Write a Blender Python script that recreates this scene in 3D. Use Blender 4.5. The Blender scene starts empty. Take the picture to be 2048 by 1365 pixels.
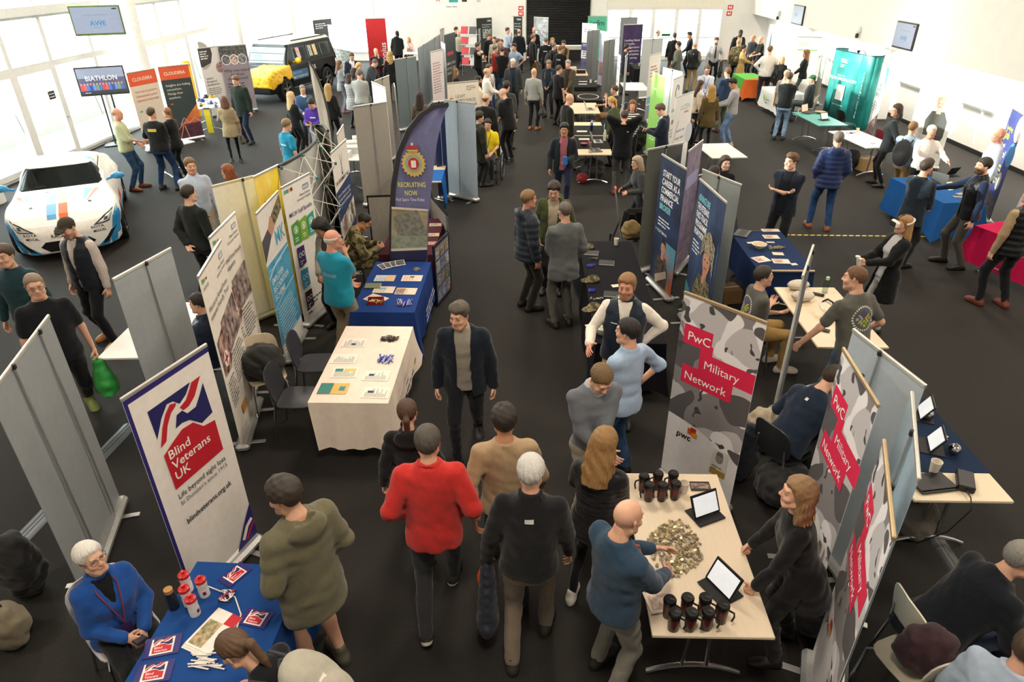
import bpy, math, random, re
import numpy as np
from mathutils import Vector, Matrix
from mathutils.bvhtree import BVHTree
S = bpy.context.scene
COL = S.collection
rad = math.radians
random.seed(7)
rng = np.random.default_rng(7)

# ---------------------------------------------------------------- camera
FPX, PITCH, ROLL, YAW, CAMH = 1344.0, 29.68, -0.39, -1.7, 4.6
def _cam():
    p, r, y = rad(PITCH), rad(ROLL), rad(YAW)
    F = Vector((math.sin(y)*math.cos(p), math.cos(y)*math.cos(p), -math.sin(p)))
    Rt = Vector((math.cos(y), -math.sin(y), 0))
    U = Rt.cross(F)
    return F, Rt*math.cos(r)+U*math.sin(r), U*math.cos(r)-Rt*math.sin(r)
CF, CR, CU = _cam()
CAM = Vector((0, 0, CAMH))
cd = bpy.data.cameras.new('camera'); cam = bpy.data.objects.new('camera', cd); COL.objects.link(cam)
cd.sensor_width = 36.0; cd.lens = FPX/2048*36; cd.clip_end = 300
m3 = Matrix((CR, CU, -CF)).transposed()
cam.matrix_world = Matrix.Translation(CAM) @ m3.to_4x4()
S.camera = cam
def at(x, y, z=0.0):
    """point where the sight line of a photo pixel meets the height z"""
    d = CF*FPX + CR*(x-1024) + CU*(682.5-y)
    return CAM + d*((z-CAMH)/d.z)

# ---------------------------------------------------------------- light and exposure
S.view_settings.view_transform = 'Standard'; S.view_settings.look = 'None'
S.view_settings.gamma = 1.0; S.view_settings.use_curve_mapping = False
S.view_settings.exposure = 0.85
w = bpy.data.worlds.new('sky'); S.world = w; w.use_nodes = True
nt = w.node_tree; nt.nodes.clear()
wo = nt.nodes.new('ShaderNodeOutputWorld'); bg = nt.nodes.new('ShaderNodeBackground')
bg.inputs[0].default_value = (0.93, 0.97, 1.0, 1); bg.inputs[1].default_value = 8.5
nt.links.new(bg.outputs[0], wo.inputs[0])
sun = bpy.data.lights.new('sun', 'SUN'); sun.energy = 5; sun.angle = rad(0.6); sun.color = (1, 0.95, 0.87)
so = bpy.data.objects.new('sun', sun); COL.objects.link(so)
SUNDIR = Vector((0.97, -0.13, -0.172)).normalized()      # direction the light travels
so.rotation_euler = SUNDIR.to_track_quat('-Z', 'Y').to_euler(); so.location = (-20, 20, 30)
S.cycles.max_bounces = 6; S.cycles.diffuse_bounces = 3; S.cycles.transparent_max_bounces = 12
S.cycles.sample_clamp_indirect = 4.0; S.cycles.caustics_reflective = False; S.cycles.caustics_refractive = False
# ---------------------------------------------------------------- materials
def lin(h):
    if not isinstance(h, str): return tuple(h)
    h = h.lstrip('#')
    if len(h) == 3: h = ''.join(c*2 for c in h)
    o = []
    for i in (0, 2, 4):
        c = int(h[i:i+2], 16)/255
        o.append(c/12.92 if c <= 0.04045 else ((c+0.055)/1.055)**2.4)
    return tuple(o)
_M = {}
def M(col='#888', rough=0.6, metal=0.0, kind='plain', scale=1.0, col2=None, emit=0.0, spec=0.5):
    key = (col, rough, metal, kind, scale, col2, emit, spec)
    if key in _M: return _M[key]
    m = bpy.data.materials.new(kind+'_'+(col if isinstance(col, str) else 'c').strip('#'))
    m.use_nodes = True; n = m.node_tree.nodes; L = m.node_tree.links
    b = n['Principled BSDF']; c = lin(col); c4 = (*c, 1)
    b.inputs['Base Color'].default_value = c4; b.inputs['Roughness'].default_value = rough
    b.inputs['Metallic'].default_value = metal; b.inputs['Specular IOR Level'].default_value = spec
    m.diffuse_color = c4
    def noise(sc, det=2.0, coord='Object', stretch=None):
        tc = n.new('ShaderNodeTexCoord'); t = n.new('ShaderNodeTexNoise')
        t.inputs['Scale'].default_value = sc; t.inputs['Detail'].default_value = det
        if stretch:
            mp = n.new('ShaderNodeMapping'); mp.inputs['Scale'].default_value = stretch
            L.new(tc.outputs[coord], mp.inputs[0]); L.new(mp.outputs[0], t.inputs['Vector'])
        else: L.new(tc.outputs[coord], t.inputs['Vector'])
        return t
    def ramp(fac, stops):
        r = n.new('ShaderNodeValToRGB'); L.new(fac, r.inputs[0]); e = r.color_ramp.elements
        while len(e) < len(stops): e.new(0.5)
        for k, (p, cc) in enumerate(stops): e[k].position = p; e[k].color = (*cc, 1)
        return r
    def bump(h, st, dist=0.01):
        bp = n.new('ShaderNodeBump'); bp.inputs['Strength'].default_value = st; bp.inputs['Distance'].default_value = dist
        L.new(h, bp.inputs['Height']); L.new(bp.outputs[0], b.inputs['Normal'])
    def mul(f): return tuple(min(1, x*f) for x in c)
    if kind == 'fabric':
        t = noise(26*scale, 3); r = ramp(t.outputs['Fac'], [(0.3, mul(0.94)), (0.7, mul(1.05))]); L.new(r.outputs[0], b.inputs['Base Color'])
        t2 = noise(11*scale, 4, stretch=(1, 1, .6)); bump(t2.outputs['Fac'], 0.4, 0.03)
        b.inputs['Sheen Weight'].default_value = 0.15
    elif kind == 'denim':
        t = noise(9, 4); r = ramp(t.outputs['Fac'], [(0.35, mul(0.7)), (0.7, mul(1.4))]); L.new(r.outputs[0], b.inputs['Base Color'])
        t2 = noise(300, 1); bump(t2.outputs['Fac'], 0.3, 0.004)
    elif kind == 'skin':
        at_ = n.new('ShaderNodeAttribute'); at_.attribute_name = 'Feat'
        sp = n.new('ShaderNodeSeparateColor'); L.new(at_.outputs['Color'], sp.inputs[0])
        t = noise(18, 3); r = ramp(t.outputs['Fac'], [(0.3, mul(0.9)), (0.75, mul(1.08))])
        cur = r.outputs[0]
        hairc = lin(col2) if col2 else (0.05, 0.03, 0.02)
        for ch, cc in (('Red', (c[0]*0.82, c[1]*0.58, c[2]*0.55)), ('Green', (0.03, 0.022, 0.02)), ('Blue', hairc)):
            mx = n.new('ShaderNodeMix'); mx.data_type = 'RGBA'; L.new(sp.outputs[ch], mx.inputs['Factor'])
            L.new(cur, mx.inputs['A']); mx.inputs['B'].default_value = (*cc, 1); cur = mx.outputs['Result']
        L.new(cur, b.inputs['Base Color'])
        b.inputs['Subsurface Weight'].default_value = 0.0
    elif kind == 'hair':
        t = noise(9, 3, stretch=(34, 34, 3)); r = ramp(t.outputs['Fac'], [(0.3, mul(0.68)), (0.7, mul(1.35))]); L.new(r.outputs[0], b.inputs['Base Color'])
        bump(t.outputs['Fac'], 0.4, 0.008)
    elif kind in ('check', 'plaid', 'stripe'):
        tc = n.new('ShaderNodeTexCoord'); sx = n.new('ShaderNodeSeparateXYZ'); L.new(tc.outputs['Object'], sx.inputs[0])
        c2 = lin(col2); outs = []
        for ax in (('Z',) if kind == 'stripe' else ('X', 'Z')):
            w1 = n.new('ShaderNodeMath'); w1.operation = 'MULTIPLY'; w1.inputs[1].default_value = 40*scale; L.new(sx.outputs[ax], w1.inputs[0])
            if ax == 'X':
                ad = n.new('ShaderNodeMath'); ad.operation = 'ADD'; L.new(sx.outputs['X'], ad.inputs[0]); L.new(sx.outputs['Y'], ad.inputs[1]); L.new(ad.outputs[0], w1.inputs[0])
            fr = n.new('ShaderNodeMath'); fr.operation = 'FRACT'; L.new(w1.outputs[0], fr.inputs[0])
            gt = n.new('ShaderNodeMath'); gt.operation = 'GREATER_THAN'; gt.inputs[1].default_value = 0.5 if kind != 'plaid' else 0.72; L.new(fr.outputs[0], gt.inputs[0]); outs.append(gt)
        if kind == 'stripe': fac = outs[0].outputs[0]
        else:
            op = n.new('ShaderNodeMath'); op.operation = 'ADD' if kind == 'plaid' else 'ADD'; L.new(outs[0].outputs[0], op.inputs[0]); L.new(outs[1].outputs[0], op.inputs[1])
            hf = n.new('ShaderNodeMath'); hf.operation = 'MULTIPLY'; hf.inputs[1].default_value = 0.5; L.new(op.outputs[0], hf.inputs[0]); fac = hf.outputs[0]
        mx = n.new('ShaderNodeMix'); mx.data_type = 'RGBA'; L.new(fac, mx.inputs['Factor']); mx.inputs['A'].default_value = c4; mx.inputs['B'].default_value = (*c2, 1)
        L.new(mx.outputs['Result'], b.inputs['Base Color'])
    elif kind == 'split':
        tc = n.new('ShaderNodeTexCoord'); vm = n.new('ShaderNodeVectorMath'); vm.operation = 'DOT_PRODUCT'; vm.inputs[1].default_value = (-1, -.4, -.5); L.new(tc.outputs['Object'], vm.inputs[0]); gt = n.new('ShaderNodeMath'); gt.operation = 'GREATER_THAN'; gt.inputs[1].default_value = .1; L.new(vm.outputs['Value'], gt.inputs[0])
        mx = n.new('ShaderNodeMix'); mx.data_type = 'RGBA'; L.new(gt.outputs[0], mx.inputs['Factor']); mx.inputs['A'].default_value = c4; mx.inputs['B'].default_value = (*lin(col2), 1); L.new(mx.outputs['Result'], b.inputs['Base Color'])
    elif kind == 'camo':
        t = noise(9*scale, 3); r = ramp(t.outputs['Fac'], [(0.38, lin('#3d3a26')), (0.46, lin('#6d6544')), (0.54, lin('#8f8460')), (0.62, lin('#4a3a28'))])
        r.color_ramp.interpolation = 'CONSTANT'; L.new(r.outputs[0], b.inputs['Base Color'])
    elif kind == 'carpet':
        t = noise(90, 4); r = ramp(t.outputs['Fac'], [(0.32, mul(0.55)), (0.7, mul(1.5))])
        t0 = noise(0.5, 3); r0 = ramp(t0.outputs['Fac'], [(0.3, (0.85,)*3), (0.7, (1.0,)*3)])
        mx = n.new('ShaderNodeMix'); mx.data_type = 'RGBA'; mx.blend_type = 'MULTIPLY'; mx.inputs['Factor'].default_value = 1
        L.new(r.outputs[0], mx.inputs['A']); L.new(r0.outputs[0], mx.inputs['B']); L.new(mx.outputs['Result'], b.inputs['Base Color'])
        t2 = noise(420, 2); bump(t2.outputs['Fac'], 0.5, 0.006)
    elif kind == 'wall':
        t = noise(3, 4); r = ramp(t.outputs['Fac'], [(0.3, mul(0.97)), (0.7, mul(1.02))]); L.new(r.outputs[0], b.inputs['Base Color'])
        t2 = noise(120, 2); bump(t2.outputs['Fac'], 0.05, 0.003)
    elif kind == 'photo':      # flat print of a photograph: soft patches of two tones
        t = noise(7*scale, 5); r = ramp(t.outputs['Fac'], [(0.36, c), (0.5, tuple((p+q)/2 for p, q in zip(c, lin(col2)))), (0.62, lin(col2))]); L.new(r.outputs[0], b.inputs['Base Color'])
    elif kind == 'brushed':
        t = noise(60, 2, stretch=(1, 1, 0.05)); r = ramp(t.outputs['Fac'], [(0.3, mul(0.9)), (0.7, mul(1.08))]); L.new(r.outputs[0], b.inputs['Base Color'])
    elif kind == 'wood':
        t = noise(5*scale, 5, stretch=(1, 14, 14)); r = ramp(t.outputs['Fac'], [(0.3, mul(0.97)), (0.7, mul(1.02))]); L.new(r.outputs[0], b.inputs['Base Color'])
    elif kind == 'glass':
        n.remove(b); o = n['Material Output']; mixs = n.new('ShaderNodeMixShader'); tr = n.new('ShaderNodeBsdfTransparent'); gl = n.new('ShaderNodeBsdfGlossy')
        tr.inputs[0].default_value = c4; gl.inputs['Roughness'].default_value = rough; lw = n.new('ShaderNodeLayerWeight'); pw = n.new('ShaderNodeMath'); pw.operation = 'POWER'; pw.inputs[1].default_value = 5; L.new(lw.outputs['Facing'], pw.inputs[0]); fz = n.new('ShaderNodeMath'); fz.operation = 'MULTIPLY_ADD'; fz.inputs[1].default_value = 0.55; fz.inputs[2].default_value = 0.03; L.new(pw.outputs[0], fz.inputs[0])
        L.new(fz.outputs[0], mixs.inputs[0]); L.new(tr.outputs[0], mixs.inputs[1]); L.new(gl.outputs[0], mixs.inputs[2]); L.new(mixs.outputs[0], o.inputs[0])
    else:
        t = noise(14, 2); r = ramp(t.outputs['Fac'], [(0.25, mul(0.95)), (0.75, mul(1.04))]); L.new(r.outputs[0], b.inputs['Base Color'])
    if emit:
        b.inputs['Emission Color'].default_value = c4; b.inputs['Emission Strength'].default_value = emit
    _M[key] = m
    return m
def FAB(c, s=1.0): return M(c, 0.9, kind='fabric', scale=s, spec=0.2)
CHROME = lambda: M('#c9ccd0', 0.22, 1.0)
ALU = lambda: M('#c4c6c8', 0.38, 0.85, kind='brushed')
BLK = lambda: M('#0d0d0e', 0.5)

# ---------------------------------------------------------------- mesh helpers
def link(o, parent=None):
    COL.objects.link(o)
    if parent is not None: o.parent = parent
    return o
def tag(o, label=None, cat=None, group=None, kind=None):
    if label: o['label'] = label
    if cat: o['category'] = cat
    if group: o['group'] = group
    if kind: o['kind'] = kind
    return o
def thing(name, label, cat, loc=(0, 0, 0), rz=0.0, group=None, kind=None):
    o = bpy.data.objects.new(name, None); COL.objects.link(o); o.empty_display_size = 0.1
    o.location = loc; o.rotation_euler = (0, 0, rz)
    return tag(o, label, cat, group, kind)
def copy_tree(o, parent=None):
    c = o.copy(); COL.objects.link(c)
    if parent is not None: c.parent = parent
    for ch in o.children: copy_tree(ch, c)
    return c
def mesh_obj(name, V, F, mats, mi=None, parent=None, smooth=None):
    me = bpy.data.meshes.new(name); me.from_pydata([tuple(v) for v in V], [], F)
    for m in mats: me.materials.append(m)
    if mi is not None and len(mats) > 1: me.polygons.foreach_set('material_index', np.array(mi, np.int32))
    if smooth is not None and len(F):
        me.polygons.foreach_set('use_smooth', np.ones(len(F), bool))
        if smooth < 179: me.set_sharp_from_angle(angle=rad(smooth))
    me.update()
    return link(bpy.data.objects.new(name, me), parent)
def frame(d):
    d = Vector(d).normalized(); u = d.cross(Vector((0, 0, 1)))
    if u.length < 1e-4: u = Vector((1, 0, 0))
    u.normalize(); return u, d.cross(u), d
class G:
    def __init__(s): s.v = []; s.f = []; s.m = []; s.mats = []
    def mi(s, m):
        if m not in s.mats: s.mats.append(m)
        return s.mats.index(m)
    def add(s, V, F, m):
        k = len(s.v); i = s.mi(m); s.v += [Vector(v) for v in V]; s.f += [[a+k for a in f] for f in F]; s.m += [i]*len(F); return s
    def box(s, c, size, m, rz=0.0, b=0.0, rot=None):
        hx, hy, hz = (q/2 for q in size); V = []; F = []
        if b <= 0:
            V = [(x, y, z) for x in (-hx, hx) for y in (-hy, hy) for z in (-hz, hz)]
            F = [(0, 1, 3, 2), (4, 6, 7, 5), (0, 4, 5, 1), (2, 3, 7, 6), (0, 2, 6, 4), (1, 5, 7, 3)]
        else:
            b = min(b, hx*.99, hy*.99, hz*.99)
            idx = {}
            for sx in (-1, 1):
                for sy in (-1, 1):
                    for sz in (-1, 1):
                        for a in range(3):
                            p = [sx*(hx-b), sy*(hy-b), sz*(hz-b)]; p[a] = (sx*hx, sy*hy, sz*hz)[a]; idx[sx, sy, sz, a] = len(V); V.append(p)
            q = lambda *k: [idx[j] for j in k]
            for a in range(3):
                for sg in (-1, 1):
                    o = [i for i in range(3) if i != a]; r = []
                    for (u, w_) in ((-1, -1), (1, -1), (1, 1), (-1, 1)):
                        t = [0, 0, 0]; t[a] = sg; t[o[0]] = u; t[o[1]] = w_; r.append(idx[(*t, a)])
                    F.append(r)
            for a in range(3):
                o = [i for i in range(3) if i != a]
                for u in (-1, 1):
                    for w_ in (-1, 1):
                        k = []
                        for (e, ax) in ((-1, o[0]), (1, o[0]), (1, o[1]), (-1, o[1])):
                            t = [0, 0, 0]; t[a] = e; t[o[0]] = u; t[o[1]] = w_; k.append(idx[(*t, ax)])
                        F.append(k)
            for sx in (-1, 1):
                for sy in (-1, 1):
                    for sz in (-1, 1): F.append([idx[sx, sy, sz, a] for a in range(3)])
        mt = rot.to_3x3() if rot is not None else Matrix.Rotation(rz, 3, 'Z'); c = Vector(c)
        return s.add([mt @ Vector(p) + c for p in V], F, m)
    def cyl(s, a, b, r, m, n=10, r2=None, caps=True):
        a = Vector(a); b = Vector(b); u, w_, d = frame(b-a); r2 = r if r2 is None else r2; V = []
        for p, q in ((a, r), (b, r2)): V += [p+(u*math.cos(t)+w_*math.sin(t))*q for t in (2*math.pi*k/n for k in range(n))]
        F = [(k, (k+1) % n, n+(k+1) % n, n+k) for k in range(n)]
        if caps: F += [tuple(range(n))[::-1], tuple(range(n, 2*n))]
        return s.add(V, F, m)
    def tube(s, path, r, m, n=8, closed=False):
        P = [Vector(p) for p in path]; V = []; k = len(P); up = None
        for i, p in enumerate(P):
            a = P[(i-1) % k] if (closed or i > 0) else p; b = P[(i+1) % k] if (closed or i < k-1) else p
            d = (b-a).normalized()
            if up is None: up, _, _ = frame(d)
            u = (up-d*up.dot(d)); u = u.normalized() if u.length > 1e-6 else frame(d)[0]; up = u; w_ = d.cross(u)
            rr = r[i] if isinstance(r, (list, tuple)) else r
            V += [p+(u*math.cos(t)+w_*math.sin(t))*rr for t in (2*math.pi*j/n for j in range(n))]
        F = []
        for i in range(k if closed else k-1):
            o = ((i+1) % k)*n
            F += [(i*n+j, i*n+(j+1) % n, o+(j+1) % n, o+j) for j in range(n)]
        if not closed: F += [tuple(range(n))[::-1], tuple(range((k-1)*n, k*n))]
        return s.add(V, F, m)
    def lathe(s, prof, m, n=16, o=(0, 0, 0), axis=None, caps=True):
        o = Vector(o); V = []; rot = None
        if axis is not None: rot = Vector((0, 0, 1)).rotation_difference(Vector(axis)).to_matrix()
        for r, z in prof: V += [Vector((max(r, 1e-4)*math.cos(t), max(r, 1e-4)*math.sin(t), z)) for t in (2*math.pi*k/n for k in range(n))]
        if rot: V = [rot @ v for v in V]
        F = [(i*n+k, i*n+(k+1) % n, (i+1)*n+(k+1) % n, (i+1)*n+k) for i in range(len(prof)-1) for k in range(n)]
        if caps: F += [tuple(range(n))[::-1], tuple(range((len(prof)-1)*n, len(prof)*n))]
        return s.add([v+o for v in V], F, m)
    def prism(s, pts, axis, a0, a1, m):     # polygon (2-D) swept along axis 0/1/2
        n = len(pts); V = []
        for a in (a0, a1):
            for p, q in pts:
                v = [p, q]; v.insert(axis, a); V.append(v)
        return s.add(V, [tuple(range(n))[::-1], tuple(range(n, 2*n))]+[(k, (k+1) % n, n+(k+1) % n, n+k) for k in range(n)], m)
    def poly(s, pts, m): return s.add(pts, [tuple(range(len(pts)))], m)
    def sheet(s, fn, nu, nv, m):
        V = [fn(i/nu, j/nv) for j in range(nv+1) for i in range(nu+1)]
        return s.add(V, [(j*(nu+1)+i, j*(nu+1)+i+1, (j+1)*(nu+1)+i+1, (j+1)*(nu+1)+i) for j in range(nv) for i in range(nu)], m)
    def build(s, name, parent=None, smooth=35):
        return mesh_obj(name, s.v, s.f, s.mats, s.m, parent, smooth)
    def xf(s, mat):
        s.v = [mat @ v for v in s.v]; return s

# ---------------------------------------------------------------- lettering and flat print
_T = {}
def text_mesh(body, bold=0.0, shear=0.0, spacing=1.0):
    k = (body, bold, shear, spacing)
    if k in _T: return _T[k]
    cu = bpy.data.curves.new('t', 'FONT'); cu.body = body; cu.size = 1; cu.resolution_u = 2; cu.offset = bold; cu.shear = shear; cu.space_character = spacing
    cu.space_line = 0.8
    ob = bpy.data.objects.new('t', cu); me = bpy.data.meshes.new_from_object(ob)
    V = np.array([v.co[:2] for v in me.vertices]) if len(me.vertices) else np.zeros((1, 2)); F = [tuple(p.vertices) for p in me.polygons]
    bpy.data.objects.remove(ob); bpy.data.curves.remove(cu); bpy.data.meshes.remove(me)
    if len(F): V = V-np.array([V[:, 0].min(), 0])
    _T[k] = (V, F); return _T[k]
class Print:
    """flat print on a vertical sheet: x right, z up, seen from -y; later layers lie on top"""
    def __init__(s, y=-0.002, dy=-0.0006): s.g = G(); s.t = G(); s.y = y; s.dy = dy
    def nxt(s): s.y += s.dy; return s.y
    def poly(s, pts, c, **k):
        y = s.nxt(); s.g.poly([(x, y, z) for x, z in pts], c if not isinstance(c, str) else M(c, 0.55, **k)); return s
    def rect(s, x0, z0, x1, z1, c, **k): return s.poly([(x0, z0), (x1, z0), (x1, z1), (x0, z1)], c, **k)
    def ell(s, cx, cz, rx, rz, c, n=20, a0=0, a1=360): return s.poly([(cx+rx*math.cos(t), cz+rz*math.sin(t)) for t in (rad(a0+(a1-a0)*k/n) for k in range(n+(a1-a0 < 360)))], c)
    def band(s, pts, wd, c):
        L_, R_ = [], []
        for i, p in enumerate(pts):
            a = pts[max(i-1, 0)]; b = pts[min(i+1, len(pts)-1)]; d = math.hypot(b[0]-a[0], b[1]-a[1]) or 1; nx, nz = -(b[1]-a[1])/d, (b[0]-a[0])/d
            ww = wd[i] if isinstance(wd, (list, tuple)) else wd
            L_.append((p[0]+nx*ww/2, p[1]+nz*ww/2)); R_.append((p[0]-nx*ww/2, p[1]-nz*ww/2))
        y = s.nxt(); m = c if not isinstance(c, str) else M(c, 0.55); n = len(pts)
        s.g.add([(x, y, z) for x, z in L_+R_], [(k, k+1, n+k+1, n+k) for k in range(n-1)], m); return s
    def text(s, body, x, z, h, c, w=None, al='L', bold=0.0, rot=0.0, shear=0.0, spacing=1.0):
        V, F = text_mesh(body, bold, shear, spacing)
        if not F: return s
        k = h/0.73; V = V*k; wd = V[:, 0].max()
        if w: V = V*np.array([w/wd, 1]); wd = w
        V = V-np.array([{'L': 0, 'C': wd/2, 'R': wd}[al], 0]); ca, sa = math.cos(rad(rot)), math.sin(rad(rot)); y = s.nxt()
        s.t.add([(x+a*ca-b*sa, y, z+a*sa+b*ca) for a, b in V], F, M(c, 0.55)); return s
    def lines(s, x0, z0, w, n, dz, c, h=None, rot=0.0, al='L', seed=1):
        """small illegible copy: rows of word-length strokes"""
        r = random.Random(seed); h = h or dz*0.42; y = s.nxt(); m = M(c, 0.55); ca, sa = math.cos(rad(rot)), math.sin(rad(rot))
        for i in range(n):
            x = 0; end = w*(r.uniform(0.75, 1) if i < n-1 else r.uniform(0.4, 0.8))
            while x < end-h:
                l = min(r.uniform(1.2, 4.5)*h*1.3, end-x); zz = -i*dz
                s.t.add([(x0+a*ca-b*sa, y, z0+a*sa+b*ca) for a, b in ((x, zz), (x+l, zz), (x+l, zz+h), (x, zz+h))], [(0, 1, 2, 3)], m); x += l+h*0.8
        return s
    def build(s, parent, flip=False, gname='printed_graphic', tname='lettering'):
        o = []
        for g, nm in ((s.g, gname), (s.t, tname)):
            if g.f: o.append(g.build(nm, parent, smooth=None))
        return o
# ---------------------------------------------------------------- implicit surfaces (smooth unions meshed with surface nets)
class Field:
    def __init__(s, lo, hi, vox):
        s.vox = vox; s.lo = np.array(lo, float)-2*vox; n = np.ceil((np.array(hi)-s.lo)/vox).astype(int)+3
        s.ax = [s.lo[i]+vox*np.arange(n[i]) for i in range(3)]; s.F = np.full(tuple(n), 0.5, np.float32)
    def sl(s, lo, hi):
        r = []
        for i in range(3):
            a = int(np.clip(np.floor((lo[i]-s.lo[i])/s.vox), 0, len(s.ax[i])-1)); b = int(np.clip(np.ceil((hi[i]-s.lo[i])/s.vox)+1, a+1, len(s.ax[i]))); r.append(slice(a, b))
        return tuple(r)
    def xyz(s, q): return s.ax[0][q[0]][:, None, None], s.ax[1][q[1]][None, :, None], s.ax[2][q[2]][None, None, :]
    def add(s, fn, lo, hi, k=0.02):
        pad = k+3*s.vox; q = s.sl(np.array(lo)-pad, np.array(hi)+pad); d = fn(*s.xyz(q)); f = s.F[q]
        if k > 0:
            h = np.maximum(k-np.abs(d-f), 0)/k; s.F[q] = np.minimum(d, f)-h*h*k/4
        else: s.F[q] = np.minimum(d, f)
        return s
    def cut(s, fn, lo, hi, k=0.01):
        pad = k+3*s.vox; q = s.sl(np.array(lo)-pad, np.array(hi)+pad); d = -fn(*s.xyz(q)); f = s.F[q]
        h = np.maximum(k-np.abs(d-f), 0)/k; s.F[q] = np.maximum(d, f)+h*h*k/4; return s
    def cone(s, a, b, ra, rb, k=0.02, fl=None, fa=1.0, mod=None):
        """tapered limb from a to b; flattened by fa along fl; mod(t, length) adds to the radius"""
        a = np.array(a, float); b = np.array(b, float); ba = b-a; L2 = ba@ba+1e-9; r = max(ra, rb)+0.02
        def fn(x, y, z):
            x = x-a[0]; y = y-a[1]; z = z-a[2]; t = np.clip((x*ba[0]+y*ba[1]+z*ba[2])/L2, 0, 1)
            dx = x-ba[0]*t; dy = y-ba[1]*t; dz = z-ba[2]*t; q = dx*dx+dy*dy+dz*dz
            if fl is not None: q = q+(dx*fl[0]+dy*fl[1]+dz*fl[2])**2*(fa*fa-1)
            rr = ra+(rb-ra)*t
            if mod is not None: rr = rr+mod(t, math.sqrt(L2))
            return np.sqrt(q)-rr
        return s.add(fn, np.minimum(a, b)-r, np.maximum(a, b)+r, k)
    def ell(s, c, r, k=0.02, rot=None, sub=False):
        c = np.array(c, float); r = np.array(r, float); R_ = np.array(rot) if rot is not None else None
        def fn(x, y, z):
            x = x-c[0]; y = y-c[1]; z = z-c[2]
            if R_ is not None: x, y, z = (R_[0, i]*x+R_[1, i]*y+R_[2, i]*z for i in range(3))
            k0 = np.sqrt((x/r[0])**2+(y/r[1])**2+(z/r[2])**2); k1 = np.sqrt((x/r[0]**2)**2+(y/r[1]**2)**2+(z/r[2]**2)**2)+1e-9
            return k0*(k0-1)/k1
        m = r.max() if rot is not None else r
        return (s.cut if sub else s.add)(fn, c-m, c+m, k)
    def mesh(s):
        F = s.F; I = F < 0; vx = s.vox
        c = np.zeros(tuple(n-1 for n in F.shape), np.int8)
        for o in np.ndindex(2, 2, 2): c += I[tuple(slice(o[i], F.shape[i]-1+o[i]) for i in range(3))]
        act = (c > 0) & (c < 8); ids = np.argwhere(act); n = len(ids)
        if n == 0: return np.zeros((0, 3)), np.zeros((0, 4), int)
        idx = np.full(act.shape, -1, np.int64); idx[act] = np.arange(n)
        pos = np.zeros((n, 3)); cnt = np.zeros(n)
        cv = {o: F[ids[:, 0]+o[0], ids[:, 1]+o[1], ids[:, 2]+o[2]] for o in np.ndindex(2, 2, 2)}
        for a in range(3):
            for o in np.ndindex(2, 2, 2):
                if o[a]: continue
                p = list(o); p[a] = 1; fa = cv[o]; fb = cv[tuple(p)]; mk = (fa < 0) != (fb < 0)
                t = np.where(mk, fa/np.where(mk, fa-fb, 1), 0); e = np.tile(np.array(o, float), (n, 1)); e[:, a] += t
                pos += e*mk[:, None]; cnt += mk
        V = s.lo+(ids+pos/cnt[:, None])*vx
        Q = []
        for a in range(3):
            b, d = (a+1) % 3, (a+2) % 3
            s0 = [slice(1, -1)]*3; s0[a] = slice(0, -1); s1 = list(s0); s1[a] = slice(1, None)
            A = I[tuple(s0)]; B = I[tuple(s1)]; w_ = np.argwhere(A != B); flip = A[A != B]
            off = np.array([1, 1, 1]); off[a] = 0; w_ = w_+off
            def cell(db, dd):
                q = w_.copy(); q[:, b] += db; q[:, d] += dd; return idx[q[:, 0], q[:, 1], q[:, 2]]
            q = np.stack([cell(-1, -1), cell(0, -1), cell(0, 0), cell(-1, 0)], 1); q[~flip] = q[~flip][:, ::-1]; Q.append(q)
        return V, np.concatenate(Q)
def np_mesh(name, V, Q, mats, parent=None, mi=None, feat=None):
    me = bpy.data.meshes.new(name); n = len(V); f = len(Q)
    me.vertices.add(n); me.vertices.foreach_set('co', np.asarray(V, np.float32).ravel())
    me.loops.add(4*f); me.loops.foreach_set('vertex_index', np.asarray(Q, np.int32).ravel())
    me.polygons.add(f); me.polygons.foreach_set('loop_start', np.arange(0, 4*f, 4, dtype=np.int32))
    me.polygons.foreach_set('use_smooth', np.ones(f, bool))
    for m in mats: me.materials.append(m)
    if mi is not None: me.polygons.foreach_set('material_index', np.asarray(mi, np.int32))
    if feat is not None:
        at_ = me.attributes.new('Feat', 'FLOAT_COLOR', 'POINT'); at_.data.foreach_set('color', np.asarray(feat, np.float32).ravel())
    me.update(calc_edges=True)
    return me if parent is False else link(bpy.data.objects.new(name, me), parent)

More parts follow.
